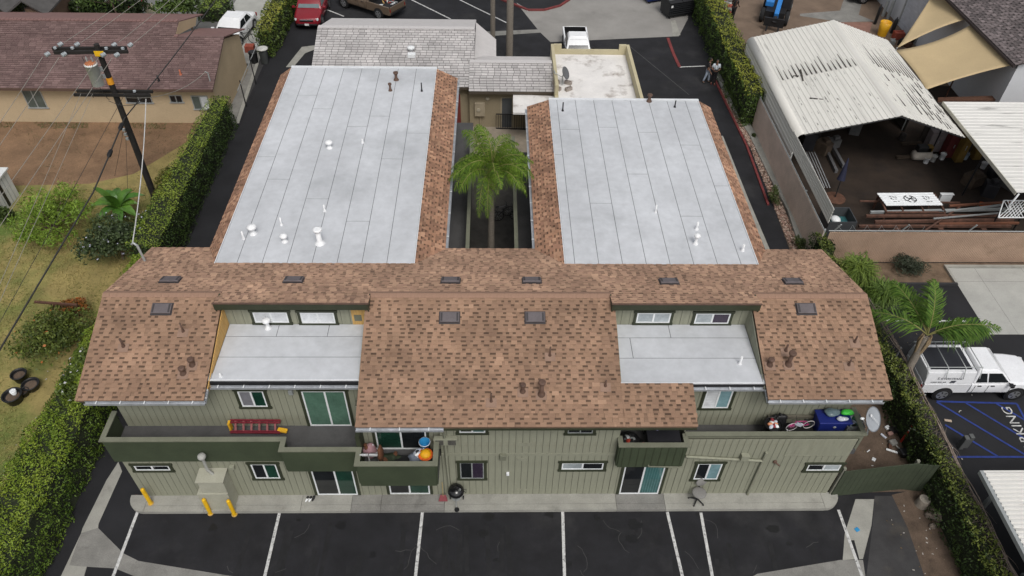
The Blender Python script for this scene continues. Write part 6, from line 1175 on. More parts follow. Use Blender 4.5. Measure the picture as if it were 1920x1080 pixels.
for k in range(26): q = MB(); q.box(XW-.04-.012*(k % 2), XW-.006, 49.91, 52.79, .02+k*.122, .02+k*.122+.118); q.build('door_slat', mat('rollup_grey', (.47, .49, .53), rough=.5), rd)
SAIL = mat('sail_cloth', (.46, .355, .205), rough=.9, var=.05, scale=.7)
def sail(label, c00, c10, c11, c01, sag, edge):
    t = thing('shade_sail', label, 'shade sail', c00); n = 14; q = MB(); vs = []
    for j in range(n+1):
        for i in range(n+1):
            s, r = i/n, j/n; p = c00.lerp(c10, s).lerp(c01.lerp(c11, s), r); m_ = c00.lerp(c10, .5).lerp(c01.lerp(c11, .5), .5)
            ed = 4*s*(1-s)*(2*r-1); er = 4*r*(1-r)*(2*s-1); ym = (c01-c00).lerp(c11-c10, s); xm = (c10-c00).lerp(c11-c01, r)
            p = p-ym*ed*edge-xm*er*edge*.3; p.z -= sag*16*s*(1-s)*r*(1-r)*.5+sag*.4*4*s*(1-s); vs.append(p)
    q.add(vs, [(j*(n+1)+i, j*(n+1)+i+1, (j+1)*(n+1)+i+1, (j+1)*(n+1)+i) for j in range(n) for i in range(n)], True); o = q.build('cloth', SAIL, t); o.modifiers.new('t', 'SOLIDIFY').thickness = .012
    q = MB(); 
    for c in (c00, c10, c11, c01): q.ball(c, .05, 8, 5)
    q.build('corner_ring', GREYFR, t, kind='stuff'); return t
sail('large tan shade sail stretched from the carport to the warehouse eave', gz(1737, 168, 3.05), gz(1912, 119, 4.15), gz(1833, 38, 4.15), gz(1680, 94, 3.05), .35, .07)
sail('upper tan shade sail nearest the top edge of the picture', gz(1682, 90, 3.1), gz(1826, 32, 4.15), gz(1768, -50, 4.3), gz(1762, -30, 3.6), .3, .08)
q = MB(); q.box(25.0, 29.7, 37.4, 37.5, 0, 2.6); solo('yard_screen', q, MATS['dark_sheet'], 'dark screen panel in the shade under the larger sail', 'screen')
q = MB(); a = gz(1755, 185); q.prism([tuple(gz(1757, 186, 1.6)), tuple(gz(1885, 182, 1.6)), tuple(gz(1885, 190, 1.6)), tuple(gz(1757, 192, 1.6))], (0, 0, .12)); q.tube([gz(1770, 188, 0), gz(1770, 188, 0)+Vector((0, 0, 1.6))], .05); solo('brown_beam', q, RUST, 'rusty brown beam lying behind the second carport', 'beam')
# telehandler
tp = gz(1470, 46); TH = thing('telehandler', 'blue telehandler with raised side boom and black tyres', 'telehandler', Vector((tp.x-.4, tp.y+1.2, 0)), None, True, -1.95); BLU = mat('machine_blue', (.03, .19, .52), rough=.4, var=.08)
q = MB(); q.loft([[(-1.6, -.7, .55), (-1.6, .7, .55), (-1.6, .7, 1.0), (-1.6, -.7, 1.0)], [(1.4, -.7, .55), (1.4, .7, .55), (1.4, .7, .95), (1.4, -.7, .95)]], False); q.build('chassis', DARKM, TH, bevel=.04)
q = MB(); q.box(-1.55, .6, -.85, -.25, .95, 1.35); q.build('engine_cover', BLU, TH, bevel=.06); q = MB(); q.beam((-1.6, .12, 1.75), (2.1, .12, 1.0), .32, .38); q.build('boom', BLU, TH, bevel=.03); q = MB(); q.beam((1.6, .12, 1.1), (2.5, .12, .6), .25, .3); q.build('boom_tip', DARKM, TH)
q = MB(); q.loft([[(-.6, .3, .9), (.5, .3, .9), (.5, .95, .9), (-.6, .95, .9)], [(-.5, .35, 2.1), (.25, .35, 2.1), (.25, .9, 2.1), (-.5, .9, 2.1)]], False); q.build('cab', BLACK, TH, bevel=.04); q = MB(); q.box(-.45, .2, .4, .85, 2.1, 2.15); q.build('cab_roof', PLY, TH)
for x in (-1.15, 1.05):
    for s in (-1, 1): q = MB(); q.lathe((x, s*.72, .5), [(.3, 0), (.48, .02), (.5, .1), (.5, .26), (.46, .3), (.2, .3)], 18, Matrix.Rotation(-s*PI/2, 3, 'X')); wl_ = q.build('wheel', TYRE, TH); q = MB(); q.cyl((x, s*1.0, .5), (x, s*1.04, .5), .22, n=12); q.build('rim', GREYFR, wl_)
q = MB(); q.box(2.35, 2.5, -.6, .8, .35, .95); q.beam((2.5, -.3, .38), (3.4, -.3, .38), .12, .05); q.beam((2.5, .5, .38), (3.4, .5, .38), .12, .05); q.build('fork_carriage', DARKM, TH, kind='stuff')
# yard clutter
p = gz(1653, 66); t = thing('yellow_barrel', 'open yellow barrel behind the big carport', 'barrel', p); q = MB(); q.lathe(p, [(.30, 0), (.36, .5), (.40, 1.0), (.37, 1.0), (.33, .3)], 16); q.build('barrel', mat('barrel_yellow', (.68, .36, .015), rough=.5, var=.1), t)
p = gz(1712, 78); q = MB(); q.lathe(p+Vector((0, 0, .5)), [(.02, -.4), (.4, -.4), (.42, 0), (.4, .4), (.02, .4)], 16, Matrix.Rotation(1.2, 3, 'Y')); solo('rusty_drum', q, mat('drum_brown', (.12, .07, .02), var=.35), 'brown rusty drum lying near the roll up door', 'drum')
for i, (u, v, h_, r, lab) in enumerate(((1640, 45, 1.5, .11, 'black gas cylinder standing left of the yellow barrel'), (1664, 35, 1.7, .12, 'grey gas cylinder nearest the roll up door frame'), (1655, 30, 1.7, .12, 'grey gas cylinder farthest from the barrel'), (1672, 62, 1.2, .14, 'dark cylinder right of the yellow barrel'))):
    p = gz(u, v); q = MB(); q.lathe(p, [(r, 0), (r, h_*.8), (r*.6, h_*.9), (r*.25, h_*.93), (r*.25, h_)], 12); solo('gas_cylinder', q, [BLACK, GREYFR, GREYFR, DARKM][i], lab, 'gas cylinder')
for i, (u, v, mt, s, lab) in enumerate(((1682, 72, mat('brick_red', (.3, .07, .045)), .5, 'red toolbox with clutter near the roll up door'), (1690, 84, DARKM, .4, 'dark scrap box in front of the red toolbox'), (1672, 82, GREYFR, .3, 'grey metal case left of the dark scrap box'), (1700, 88, RUST, .35, 'rusty box beside the brown drum'))):
    p = gz(u, v); q = MB(); q.obox(p+Vector((0, 0, s*.5)), (s*1.4, s, s), Matrix.Rotation(i*.7, 3, 'Z')); q.beam(p+Vector((-s*.6, 0, s*1.02)), p+Vector((s*.6, .1, s*1.1)), .08, .06); solo('scrap_box', q, mt, lab, 'box', bevel=.02)
def bucket(u, v, lab, mt=WPIPE, r=.16, h_=.36): p = gz(u, v); t = thing('bucket', lab, 'bucket', p); q = MB(); q.lathe(p, [(r*.85, 0), (r, h_), (r*1.08, h_), (r*1.08, h_-.03), (r*.92, h_-.03), (r*.8, .03)], 14); q.build('pail', mt, t); q = MB(); q.tube([p+Vector((r*math.cos(a), 0, h_+r*.8*math.sin(a))) for a in [k*PI/8 for k in range(9)]], .008, 4); q.build('handle', GREYFR, t)
bucket(1735, 305, 'white bucket left of the pair under the carport'); bucket(1748, 302, 'white bucket right of the pair under the carport', mat('dull_white', (.5, .5, .48))); bucket(1765, 298, 'white bucket standing alone beside the red cabinet'); bucket(1842, 315, 'white bucket under the edge of the second carport'); bucket(1808, 298, 'pale blue bucket between the yellow frames', mat('pale_blue', (.35, .42, .5)))
def cab_(u, v, w_, d_, h_, mt, name, lab, cat): p = gz(u, v); t = thing(name, lab, cat, p); q = MB(); q.box(p.x-w_/2, p.x+w_/2, p.y, p.y+d_, 0, h_); q.build('body', mt, t, bevel=.02); q = MB(); q.box(p.x-w_/2+.05, p.x+w_/2-.05, p.y-.02, p.y-.001, .1, h_-.08); q.build('door', mt, t); q = MB(); q.box(p.x-.02, p.x+.02, p.y-.04, p.y-.021, h_*.45, h_*.6); q.build('handle', GREYFR, t); return t
cab_(1778, 296, .7, .5, 1.5, mat('cab_red', (.11, .02, .02), var=.2), 'tool_cabinet', 'dark red tool cabinet under the carport', 'cabinet'); cab_(1797, 305, .45, .6, 1.9, mat('frame_yellow', (.16, .10, .02), var=.25), 'yellow_cabinet', 'tall yellow cabinet at the corner of the carport', 'cabinet'); cab_(1830, 300, .45, .5, 1.4, MATS['frame_yellow'], 'yellow_cabinet', 'lower yellow cabinet in the shade of the second carport', 'cabinet'); cab_(1750, 285, 1.0, .5, 1.3, mat('grey_pink', (.22, .19, .19), var=.2), 'grey_cabinet', 'grey cabinet left of the dark red one', 'cabinet')
p = gz(1722, 300); t = thing('compressor', 'pale air compressor with black motor under the carport', 'compressor', p); q = MB(); q.lathe(p+Vector((-.5, 0, .35)), [(.05, 0), (.27, .05), (.3, .2), (.3, .9), (.27, 1.05), (.05, 1.1)], 14, Matrix.Rotation(PI/2, 3, 'Y')); q.build('tank', mat('tank_cream', (.36, .33, .29), var=.2), t); q = MB(); q.obox(p+Vector((0, 0, .8)), (.8, .4, .35)); q.build('motor', BLACK, t, bevel=.05); q = MB(); q.obox(p+Vector((.3, -.05, .85)), (.25, .3, .3)); q.build('belt_guard', MATS['frame_yellow'], t)
bs = gz(1565, 372); t = thing('patio_umbrella', 'folded navy umbrella on a round rusty base in the yard', 'umbrella', bs); q = MB(); q.lathe(bs, [(.02, 0), (.55, 0), (.55, .05), (.5, .07), (.06, .09)], 20); q.build('base', RUST, t); q = MB(); q.tube([bs, bs+Vector((.2, .55, 2.1))], .03, 8); q.build('pole', DARKM, t); q = MB(); q.tube([bs+Vector((.1, .3, 1.0)), bs+Vector((.15, .4, 1.4)), bs+Vector((.2, .55, 2.2))], [.22, .15, .03], 9); q.build('canopy', mat('navy', (.012, .014, .035)), t)
for i, (a, c, lab) in enumerate((((1540, 262, .1), (1568, 322, .1), 'grey steel beam leaning left in the dark carport'), ((1552, 258, .4), (1582, 312, .2), 'grey steel beam leaning right in the dark carport'))): q = MB(); q.beam(gz(*a), gz(*c), .16, .2); solo('steel_beam', q, mat('beam_grey', (.10, .10, .105), rough=.6, var=.2), lab, 'beam', 'steel beams leaning in the carport')
t = thing('sheet_stack', 'stack of pale metal strips along the carport side wall', 'metal strips', gz(1530, 330))
for k in range(4): q = MB(); q.beam(gz(1512+k*5, 285, .5), gz(1541+k*5, 352, .5+.02*k), .05, .03); q.build('strip', mat('strip_pale', (.26, .27, .28), rough=.5), t)
p = gz(1568, 440); t = thing('yard_bin', 'open dark bin lined with teal in the fence corner', 'bin', p); 
for a in ((-.7, -.66, -.6, .6), (.66, .7, -.6, .6), (-.659, .659, -.6, -.56), (-.659, .659, .56, .6)): q = MB(); q.box(p.x+a[0]+.05, p.x+a[1]+.05, p.y+a[2]+.5, p.y+a[3]+.5, 0, .9); q.build('side', mat('bin_dark', (.05, .055, .06)), t)
q = MB(); q.box(p.x-.6, p.x+.7, p.y-.05, p.y+1.05, .3, .34); q.build('lining', mat('teal', (.03, .12, .13)), t); q = MB(); q.ball(p+Vector((.0, .6, .5)), (.25, .3, .15)); q.build('white_bag', WHITE, t)
# steel rack with a recycled white sheet
t = thing('steel_rack', 'rusty steel rack carrying beams behind the tan fence', 'rack', gz(1710, 410)); RS = mat('rust_steel', (.11, .055, .038), rough=.85, var=.35, scale=4, dark=(.05, .028, .02), dth=.55, dscale=3)
R0 = [gz(1648, 366, .85), gz(1752, 364, .85), gz(1772, 398, .85), gz(1662, 398, .85)]
for a, c in ((0, 1), (1, 2), (2, 3), (3, 0)): q = MB(); q.beam(R0[a], R0[c], .08, .08); q.build('frame_bar', RS, t)
for f in (.3, .65): q = MB(); q.beam(R0[0].lerp(R0[1], f)-Vector((0, 0, .02)), R0[3].lerp(R0[2], f)-Vector((0, 0, .02)), .06, .06); q.build('cross_bar', RS, t)
for c in R0: q = MB(); q.beam((c.x, c.y, 0), (c.x, c.y, .8), .09, .09); q.build('leg', RS, t)
for x in (20.2, 22.4, 24.6): q = MB(); q.box(x, x+.25, 27.3, 29.0, 0, .45); q.build('trestle', RS, t)
for i, (u0, v0, u1, v1, z, w_, mt) in enumerate(((1612, 377, 1800, 380, .6, .07, RS), (1632, 398, 1885, 392, .75, .12, GREYFR), (1624, 405, 1890, 404, .7, .12, RS), (1640, 416, 1900, 412, .6, .14, RS), (1610, 424, 1895, 424, .5, .12, RS), (1605, 432, 1890, 434, .45, .10, mat('rust_dark', (.05, .03, .024))), (1780, 386, 1905, 378, .7, .10, mat('rust_red', (.17, .07, .04))), (1760, 398, 1880, 384, .85, .08, GREYFR), (1750, 410, 1890, 398, .9, .06, GREYFR), (1735, 432, 1800, 388, .8, .07, RS), (1760, 420, 1910, 418, .55, .1, MATS['rust_red']))):
    q = MB(); q.beam(gz(u0, v0, z), gz(u1, v1, z), w_, w_); solo('steel_length', q, mt, ['thin rusty bar poking out left under the white sheet', 'long grey pipe in front of the white sheet', 'rusty beam just below the grey pipe', 'thick rusty beam in the middle of the steel pile', 'rusty beam low in the steel pile', 'dark beam lowest in the steel pile against the fence', 'reddish bar at the upper right of the steel pile', 'thin grey pipe slanting at the right of the pile', 'second thin grey pipe slanting below the other', 'rusty brace slanting up across the pile', 'reddish beam low at the right of the pile'][i], 'steel bar', 'lengths of steel piled behind the tan fence')
c4 = [gz(1644, 363, .98), gz(1750, 363, .98), gz(1768, 385, .98), gz(1662, 386, .98)]; t = thing('white_sheet', 'white corrugated sheet with black crossed emblem and marks', 'metal sheet', c4[0]); o = ribbed('sheet', c4[3], c4[2], c4[0], 6, WHITE, t, h=.03)
Ux = (c4[1]-c4[0]).normalized(); Vy = (c4[0]-c4[3]).normalized(); ce = (c4[0]+c4[1]+c4[2]+c4[3])/4+Vector((0, 0, .05))
def mark(a, c, w_=.03): q = MB(); q.beam(ce+Ux*a[0]+Vy*a[1], ce+Ux*c[0]+Vy*c[1], w_, .006); return q
mk = MB()
for i in range(14):
    if i in (3, 10): continue
    a0, a1 = i*2*PI/14, (i+.85)*2*PI/14; mk.beam(ce+Ux*.30*math.cos(a0)+Vy*.27*math.sin(a0), ce+Ux*.30*math.cos(a1)+Vy*.27*math.sin(a1), .05, .006)
for a, c in (((-.22, -.18), (.22, .2)), ((-.22, .2), (.22, -.18)), ((.02, .05), (.2, .05))): mk.beam(ce+Ux*a[0]+Vy*a[1], ce+Ux*c[0]+Vy*c[1], .045, .006)
for x0 in (-1.0, .72):
    for j, (a, c) in enumerate((((0, .2), (.1, .2)), ((.18, .22), (.22, .1)), ((0, -.02), (.14, -.05)), ((.2, -.02), (.3, -.02)), ((.02, -.22), (.18, -.24)), ((.24, -.22), (.34, -.2)), ((.3, .2), (.32, .08)), ((.05, .1), (.02, .0)))): mk.beam(ce+Ux*(x0+a[0])+Vy*a[1], ce+Ux*(x0+c[0])+Vy*c[1], .035, .006)
mk.build('emblem', BLACK, t, kind='stuff')
p = gz(1848, 383, .4); t = thing('traffic_cone', 'orange traffic cone tipped over on the steel pile', 'traffic cone', p); q = MB(); R = Matrix.Rotation(1.25, 3, 'Y') @ Matrix.Rotation(.3, 3, 'X'); q.lathe(p, [(.16, -.3), (.03, .35)], 12, R); q.build('cone', mat('cone_orange', (.65, .13, .02)), t); q = MB(); q.lathe(p, [(.26, -.34), (.26, -.3)], 4, R); q.build('cone_base', BLACK, t)
q = MB(); a = gz(1776, 364, .5); q.box(a.x-.35, a.x+.35, a.y-.1, a.y+.1, .5, .52); q.box(a.x-.3, a.x+.3, a.y-.08, a.y+.08, 0, .499); solo('white_board', q, WHITE, 'small white board lying right of the emblem sheet', 'board')
# white lattice
la = thing('white_lattice', 'white diagonal lattice panel behind the tan fence at the right', 'lattice', gz(1895, 400)); A = gz(1882, 376, 1.9); B = gz(1940, 376, 1.9); D_ = gz(1872, 408, 1.9); q = MB(); U = B-A; V = D_-A
for i in range(-6, 17):
    for s in (1, -1):
        pts = []
        for r in (0, 1):
            f = (i+.0)/9+(r if s > 0 else -r)*.45; pts.append((f, r))
        (f0, r0_), (f1, r1_) = pts
        if -.02 <= f0 <= 1 and -.02 <= f1 <= 1: q.beam(A+U*f0+V*r0_+Vector((0, 0, .008*s)), A+U*f1+V*r1_+Vector((0, 0, .008*s)), .036, .007)
q.build('lattice_strips', WHITE, la, kind='stuff')
for a, c in ((A, D_), (A, B), (D_, D_+U)): q = MB(); q.beam(a, c, .05, .03); q.build('frame_strip', WHITE, la)
for f in (.1, .9): b0 = A+U*f; q = MB(); q.beam((b0.x, b0.y, 0), b0, .06, .06); q.build('support_post', DARKM, la)

# ------------------------------------------------------------------ people
SKIN = mat('skin', (.19, .105, .07), rough=.6, var=.05); SKIN2 = mat('skin_dark', (.10, .055, .038), rough=.6, var=.05)
def skinmesh(name, J, E_, mt, parent, sub=2):
    me = bpy.data.meshes.new(name); names = list(J); me.from_pydata([J[k][0] for k in names], [(names.index(a), names.index(b)) for a, b in E_], []); me.materials.append(mt)
    o = bpy.data.objects.new(name, me); COL.objects.link(o); o.parent = parent; m_ = o.modifiers.new('skin', 'SKIN'); m_.use_smooth_shade = True
    for i, k in enumerate(names): r = J[k][1]; me.skin_vertices[0].data[i].radius = (r, r) if not isinstance(r, tuple) else r
    me.skin_vertices[0].data[0].use_root = True
    s = o.modifiers.new('sub', 'SUBSURF'); s.levels = sub; s.render_levels = sub; return o
def person(label, loc, yaw, top, leg, hair, skin=SKIN, walk=.1, arms=((.28, .0, .95), (.28, .0, .95)), elb=None, s=1.0, shoe=BLACK, head_turn=0):
    t = thing('person', label, 'person', loc, None, True, yaw); t.scale = (s, s, s)  # local: faces +x
    H_ = {-1: arms[0], 1: arms[1]}; J = {'pelvis': ((0, 0, .95), .125), 'belly': ((.01, 0, 1.12), .12), 'chest': ((.01, 0, 1.32), .145), 'neckb': ((.0, 0, 1.47), .07), 'neck': ((.015, 0, 1.54), .052), 'head0': ((.025, 0, 1.62), .075)}
    E_ = [('pelvis', 'belly'), ('belly', 'chest'), ('chest', 'neckb'), ('neckb', 'neck'), ('neck', 'head0')]; JS, ES, JL, EL = {k: (J[k][0], r) for k, r in (('pelvis', .14), ('belly', .14), ('chest', .165), ('neckb', .085))}, [('pelvis', 'belly'), ('belly', 'chest'), ('chest', 'neckb')], {'pelvis': (J['pelvis'][0], .142)}, []
    hands = []
    for sd in (-1, 1):
        n = 'l' if sd > 0 else 'r'; w_ = walk*sd; ax, ay, az = H_[sd]; sh = (0, sd*.185, 1.42); el = (ax*.25-.04, sd*(.25), 1.15) if elb is None else (elb[0], sd*elb[1], elb[2]); ha = (ax, sd*max(.02, .24+ay), az)
        J.update({'sh'+n: (sh, .062), 'el'+n: (el, .045), 'wr'+n: (ha, .032), 'hip'+n: ((0, sd*.095, .9), .088), 'kn'+n: ((w_*.6+.02, sd*.1, .49), .06), 'an'+n: ((w_-.02, sd*.105, .09), .042), 'to'+n: ((w_+.14, sd*.12, .035), .035)})
        E_ += [('chest', 'sh'+n), ('sh'+n, 'el'+n), ('el'+n, 'wr'+n), ('pelvis', 'hip'+n), ('hip'+n, 'kn'+n), ('kn'+n, 'an'+n), ('an'+n, 'to'+n)]
        JS.update({'sh'+n: (sh, .083), 'el'+n: (tuple(Vector(sh).lerp(Vector(el), .75)), .062)}); ES += [('chest', 'sh'+n), ('sh'+n, 'el'+n)]
        JL.update({'hip'+n: ((0, sd*.095, .88), .108), 'kn'+n: (J['kn'+n][0], .078), 'an'+n: (tuple(Vector(J['an'+n][0])+Vector((0, 0, .04))), .062)}); EL += [('pelvis', 'hip'+n), ('hip'+n, 'kn'+n), ('kn'+n, 'an'+n)]
        d = (Vector(ha)-Vector(el)).normalized(); q = MB(); c = Vector(ha)+d*.04; sv = Vector((0, 1, 0)); q.tube([Vector(ha)-d*.02, c+d*.05], [.03, .04], 8)
        for k in range(4): f0 = c+d*.04+sv*(k-1.5)*.02; q.tube([f0, f0+d*(.035+.006*(k in (1, 2))), f0+d*(.065+.008*(k in (1, 2)))+Vector((.015, 0, -.01))], [.011, .010, .007], 5)
        q.tube([c+sv*-sd*.03, c+sv*-sd*.06+d*.03, c+sv*-sd*.062+d*.06], [.013, .011, .008], 5); hands.append(q)
        q = MB(); a_ = Vector(J['an'+n][0]); q.ball(a_+Vector((.07, 0, -.045)), (.14, .055, .05), 10, 6); q.build('shoe', shoe, t)
    body = skinmesh('body', J, E_, skin, t)
    for q in hands: q.build('hand', skin, body)
    skinmesh('shirt', JS, ES, top, t); skinmesh('trousers', JL, EL, leg, t)
    R = Matrix.Rotation(head_turn, 3, 'Z'); hc = Vector((.03, 0, 1.675)); q = MB(); q.ball(hc, (.095, .078, .122), 14, 10, R); q.ball(hc+R@Vector((.085, 0, -.05)), (.03, .05, .045), 10, 6); q.tube([hc+R@Vector((.09, 0, .02)), hc+R@Vector((.118, 0, -.022)), hc+R@Vector((.095, 0, -.03))], [.010, .016, .012], 6)
    for sd in (-1, 1): q.ball(hc+R@Vector((.0, sd*.08, -.01)), (.02, .012, .032), 6, 5)
    hd = q.build('head', skin, t); q = MB()
    for sd in (-1, 1): q.ball(hc+R@Vector((.088, sd*.032, .012)), (.010, .012, .007), 6, 4)
    q.build('eyes', BLACK, hd, kind='stuff'); q = MB(); q.ball(hc+R@Vector((.098, 0, -.062)), (.012, .026, .006), 6, 4); q.build('mouth', mat('lip', (.14, .05, .04)), hd)
    q = MB(); q.ball(hc+R@Vector((-.018, 0, .035)), (.098, .088, .105), 12, 8, R); q.build('hair', hair, t); return t
HB = mat('hair_black', (.012, .010, .009), rough=.6); DEN = mat('pale_denim', (.33, .38, .46), rough=.9, var=.15); BLK = mat('black_cloth', (.013, .013, .015), rough=.9); BLUSH = mat('pale_shirt', (.52, .57, .62), rough=.9, var=.08); BTR = mat('black_trousers', (.014, .012, .014), rough=.9)
p = gz(1323, 155); person('person in black top and pale jeans standing by the tall hedge', Vector((p.x, p.y, 0)), -.4, BLK, DEN, HB, walk=.16, s=.97, arms=((.2, .02, .92), (.25, .0, .98)))
p = gz(1336, 158); p2 = person('person in pale shirt and dark trousers looking down at a device in both hands', Vector((p.x, p.y, 0)), -1.75, BLUSH, BTR, HB, walk=.05, s=.97, arms=((.30, -.14, 1.16), (.30, -.14, 1.16)), elb=(.04, .27, 1.13), shoe=mat('shoe_red', (.10, .02, .018)))
q = MB(); q.obox((.34, 0, 1.2), (.12, .2, .05)); dv = q.build('device', BLACK, None); dv.parent = p2; dv.location = (0, 0, 0); q = MB(); q.tube([(.3, .07, 1.2), (.12, .08, 1.45), (.0, .07, 1.52), (-.05, 0, 1.54), (.0, -.07, 1.52), (.12, -.08, 1.45), (.3, -.07, 1.2)], .010, 5); sp_ = q.build('neck_strap', BLACK, None); sp_.parent = p2
p = gz(1372, 36); person('person in dark clothes beyond the tall hedge by stacked pavers', Vector((p.x, p.y, 0)), .9, BLK, BTR, HB, SKIN2, walk=.12)
pv = thing('paver_stack', 'stacked grey and red pavers along the far side of the tall hedge', 'pavers', gz(1362, 20))
for k in range(16): q = MB(); c = gz(1362+random.uniform(-7, 7), 2+k*2.1, 0); q.obox(c+Vector((0, 0, .12+.1*(k % 3))), (.45, .4, .12), Matrix.Rotation(random.uniform(-.3, .3), 3, 'Z')); q.build('paver', (CONCL, mat('brick_red', (.3, .07, .045)), CONCD)[k % 3], pv)

rg = random.Random(41); SC = [mat('scrap_a', (.035, .03, .028), rough=.8, var=.4), mat('scrap_b', (.07, .05, .035), rough=.8, var=.4), mat('scrap_c', (.02, .02, .024), rough=.6, var=.3), mat('scrap_d', (.10, .10, .10), rough=.6, var=.3)]
LB_ = ('black crate', 'dark machine', 'brown box', 'grey motor', 'dark drum', 'black pipe bundle', 'rusty tank', 'dark case'); WH_ = ('deep in the left of the carport', 'by the left wall of the carport', 'in the middle of the dark carport', 'at the right of the carport', 'below the second carport edge', 'in the back corner of the carport')
PX = ((1525, 262), (1540, 285), (1512, 275), (1560, 275), (1690, 262), (1710, 275), (1860, 330), (1885, 350), (1870, 300), (1820, 345), (1850, 365), (1600, 250), (1840, 290), (1700, 300))
for i, (u, v) in enumerate(PX):
    p = gz(u, v); k = i % 8; q = MB(); w_, d_, h_ = rg.uniform(.4, 1.0), rg.uniform(.4, .8), rg.uniform(.4, 1.2)
    if k in (4, 6): q.lathe(p, [(w_*.4, 0), (w_*.42, h_*.5), (w_*.4, h_), (w_*.1, h_+.03)], 12)
    elif k == 5: [q.tube([p+Vector((-.6, .06*j, .1+.05*(j % 2))), p+Vector((.6, .06*j+.1, .12+.05*(j % 2)))], .03, 6) for j in range(5)]
    else: q.obox(p+Vector((0, 0, h_/2)), (w_, d_, h_), Matrix.Rotation(rg.uniform(0, 3), 3, 'Z')); q.obox(p+Vector((.1, .05, h_+.08)), (w_*.5, d_*.5, .16), Matrix.Rotation(rg.uniform(0, 3), 3, 'Z'))
    solo('yard_scrap', q, SC[i % 4], '%s %s' % (LB_[k], WH_[(0 if u < 1530 else 1 if u < 1600 else 2 if u < 1700 else 3 if u < 1800 else 4) if v > 263 else 5])+(', lower one' if i > 7 else ', upper one'), LB_[k].split()[-1], 'scrap under the carports', bevel=.02)
# ================================================================== THINGS ALONG THE FRONT
for u, v, lab in ((283, 944, 'yellow bollard at the left end of the pavement'), (395, 963, 'yellow bollard left of the meter enclosure'), (440, 965, 'yellow bollard right of the meter enclosure')):
    z = .15 if v < 950 else 0; p = gz(u, v, z); t = thing('bollard', lab, 'bollard', p); q = MB(); q.lathe(p, [(.07, 0), (.07, .92), (.06, .96), (.03, .985)], 14); q.build('post', YEL, t); q = MB(); q.lathe(p, [(.10, 0), (.10, .03)], 14); q.build('base_ring', mat('worn_yellow', (.5, .33, .1), var=.3, scale=12), t)
# kettle grill
p = gz(856, 948, .15); p = Vector((p.x, 13.95, .15)); g = thing('kettle_grill', 'black round kettle grill on the pavement', 'grill', p); GB = mat('enamel_black', (.008, .008, .009), rough=.12, var=.1, spec=.6); c = p+Vector((0, 0, .72)); R = Matrix.Identity(3)
q = MB(); q.lathe(c, [(.03, -.21), (.16, -.18), (.25, -.09), (.285, 0)], 22); q.build('bowl', GB, g); q = MB(); q.lathe(c, [(.292, .003), (.285, .05), (.23, .15), (.12, .21), (.03, .225)], 22); ld = q.build('lid', GB, g); q = MB(); q.lathe(c+Vector((.13, -.06, .19)), [(.055, .0), (.05, .018)], 12); q.build('vent', CHROME, ld); q = MB(); q.tube([c+Vector((-.06, 0, .22)), c+Vector((-.05, 0, .28)), c+Vector((.05, 0, .28)), c+Vector((.06, 0, .22))], .012, 6); q.build('lid_handle', BLACK, ld); q = MB(); q.tube([c+Vector((.27, 0, .02)), c+Vector((.35, -.08, .01)), c+Vector((.35, .08, .01)), c+Vector((.27, .05, .02))], .012, 6); q.build('side_handle', BLACK, g)
for k in range(3): a = k*2.094+.5; q = MB(); q.tube([c+Vector((.14*math.cos(a), .14*math.sin(a), -.18)), p+Vector((.27*math.cos(a), .27*math.sin(a), .0))], .013, 6); q.build('leg', GREYFR, g)
for a in (.5, 2.594): q = MB(); o = p+Vector((.27*math.cos(a), .27*math.sin(a), .07)); q.cyl(o-Vector((.02, 0, 0)), o+Vector((.02, 0, 0)), .07, n=12); q.build('wheel', RUBBER, g)
q = MB(); q.lathe(p+Vector((0, 0, .32)), [(.02, 0), (.17, .02)], 14); q.build('ash_pan', GREYFR, g); q = MB(); q.lathe(p+Vector((.02, -.33, 0)), [(.08, 0), (.09, .05), (.07, .09)], 10); q.build('pot', BLACK, g)
p = gz(831, 938, .15); t = thing('dustpan', 'red upright dustpan with a thin handle against the wall', 'dustpan', p); RD = mat('red_plastic', (.16, .01, .018), rough=.4); q = MB(); q.prism([(p.x-.16, p.y-.05, .16), (p.x+.16, p.y-.05, .16), (p.x+.10, p.y+.1, .30), (p.x-.10, p.y+.1, .30)], (0, .02, .015)); q.prism([(p.x-.16, p.y-.05, .155), (p.x+.16, p.y-.05, .155), (p.x+.13, p.y+.12, .155), (p.x-.13, p.y+.12, .155)], (0, 0, .008)); q.build('pan', RD, t); q = MB(); q.tube([(p.x, p.y+.08, .3), (p.x-.01, 14.2, 1.05)], .011, 6); q.build('handle', mat('pan_handle', (.42, .30, .12)), t)
def slipper(u, v, lab, mt, yaw=.25): p = gz(u, v, .152); t = thing('slipper', lab, 'slipper', p, 'slippers by the sliding door'); R = Matrix.Rotation(yaw, 3, 'Z'); q = MB(); q.ball(p+Vector((0, 0, .018)), (.045, .13, .02), 10, 6, R); q.build('sole', mt, t); q = MB(); q.ball(p+R@Vector((0, .05, .045)), (.047, .06, .035), 10, 6, R); q.build('strap', BLACK, t)
slipper(576, 936, 'white soled slipper, leftmost of the row by the sliding door', WHITE, -.35); slipper(582, 936, 'white soled slipper in the middle of the row by the sliding door', WHITE, -.3); slipper(588, 935, 'all black slipper, rightmost of the row by the sliding door', BLACK, -.3)
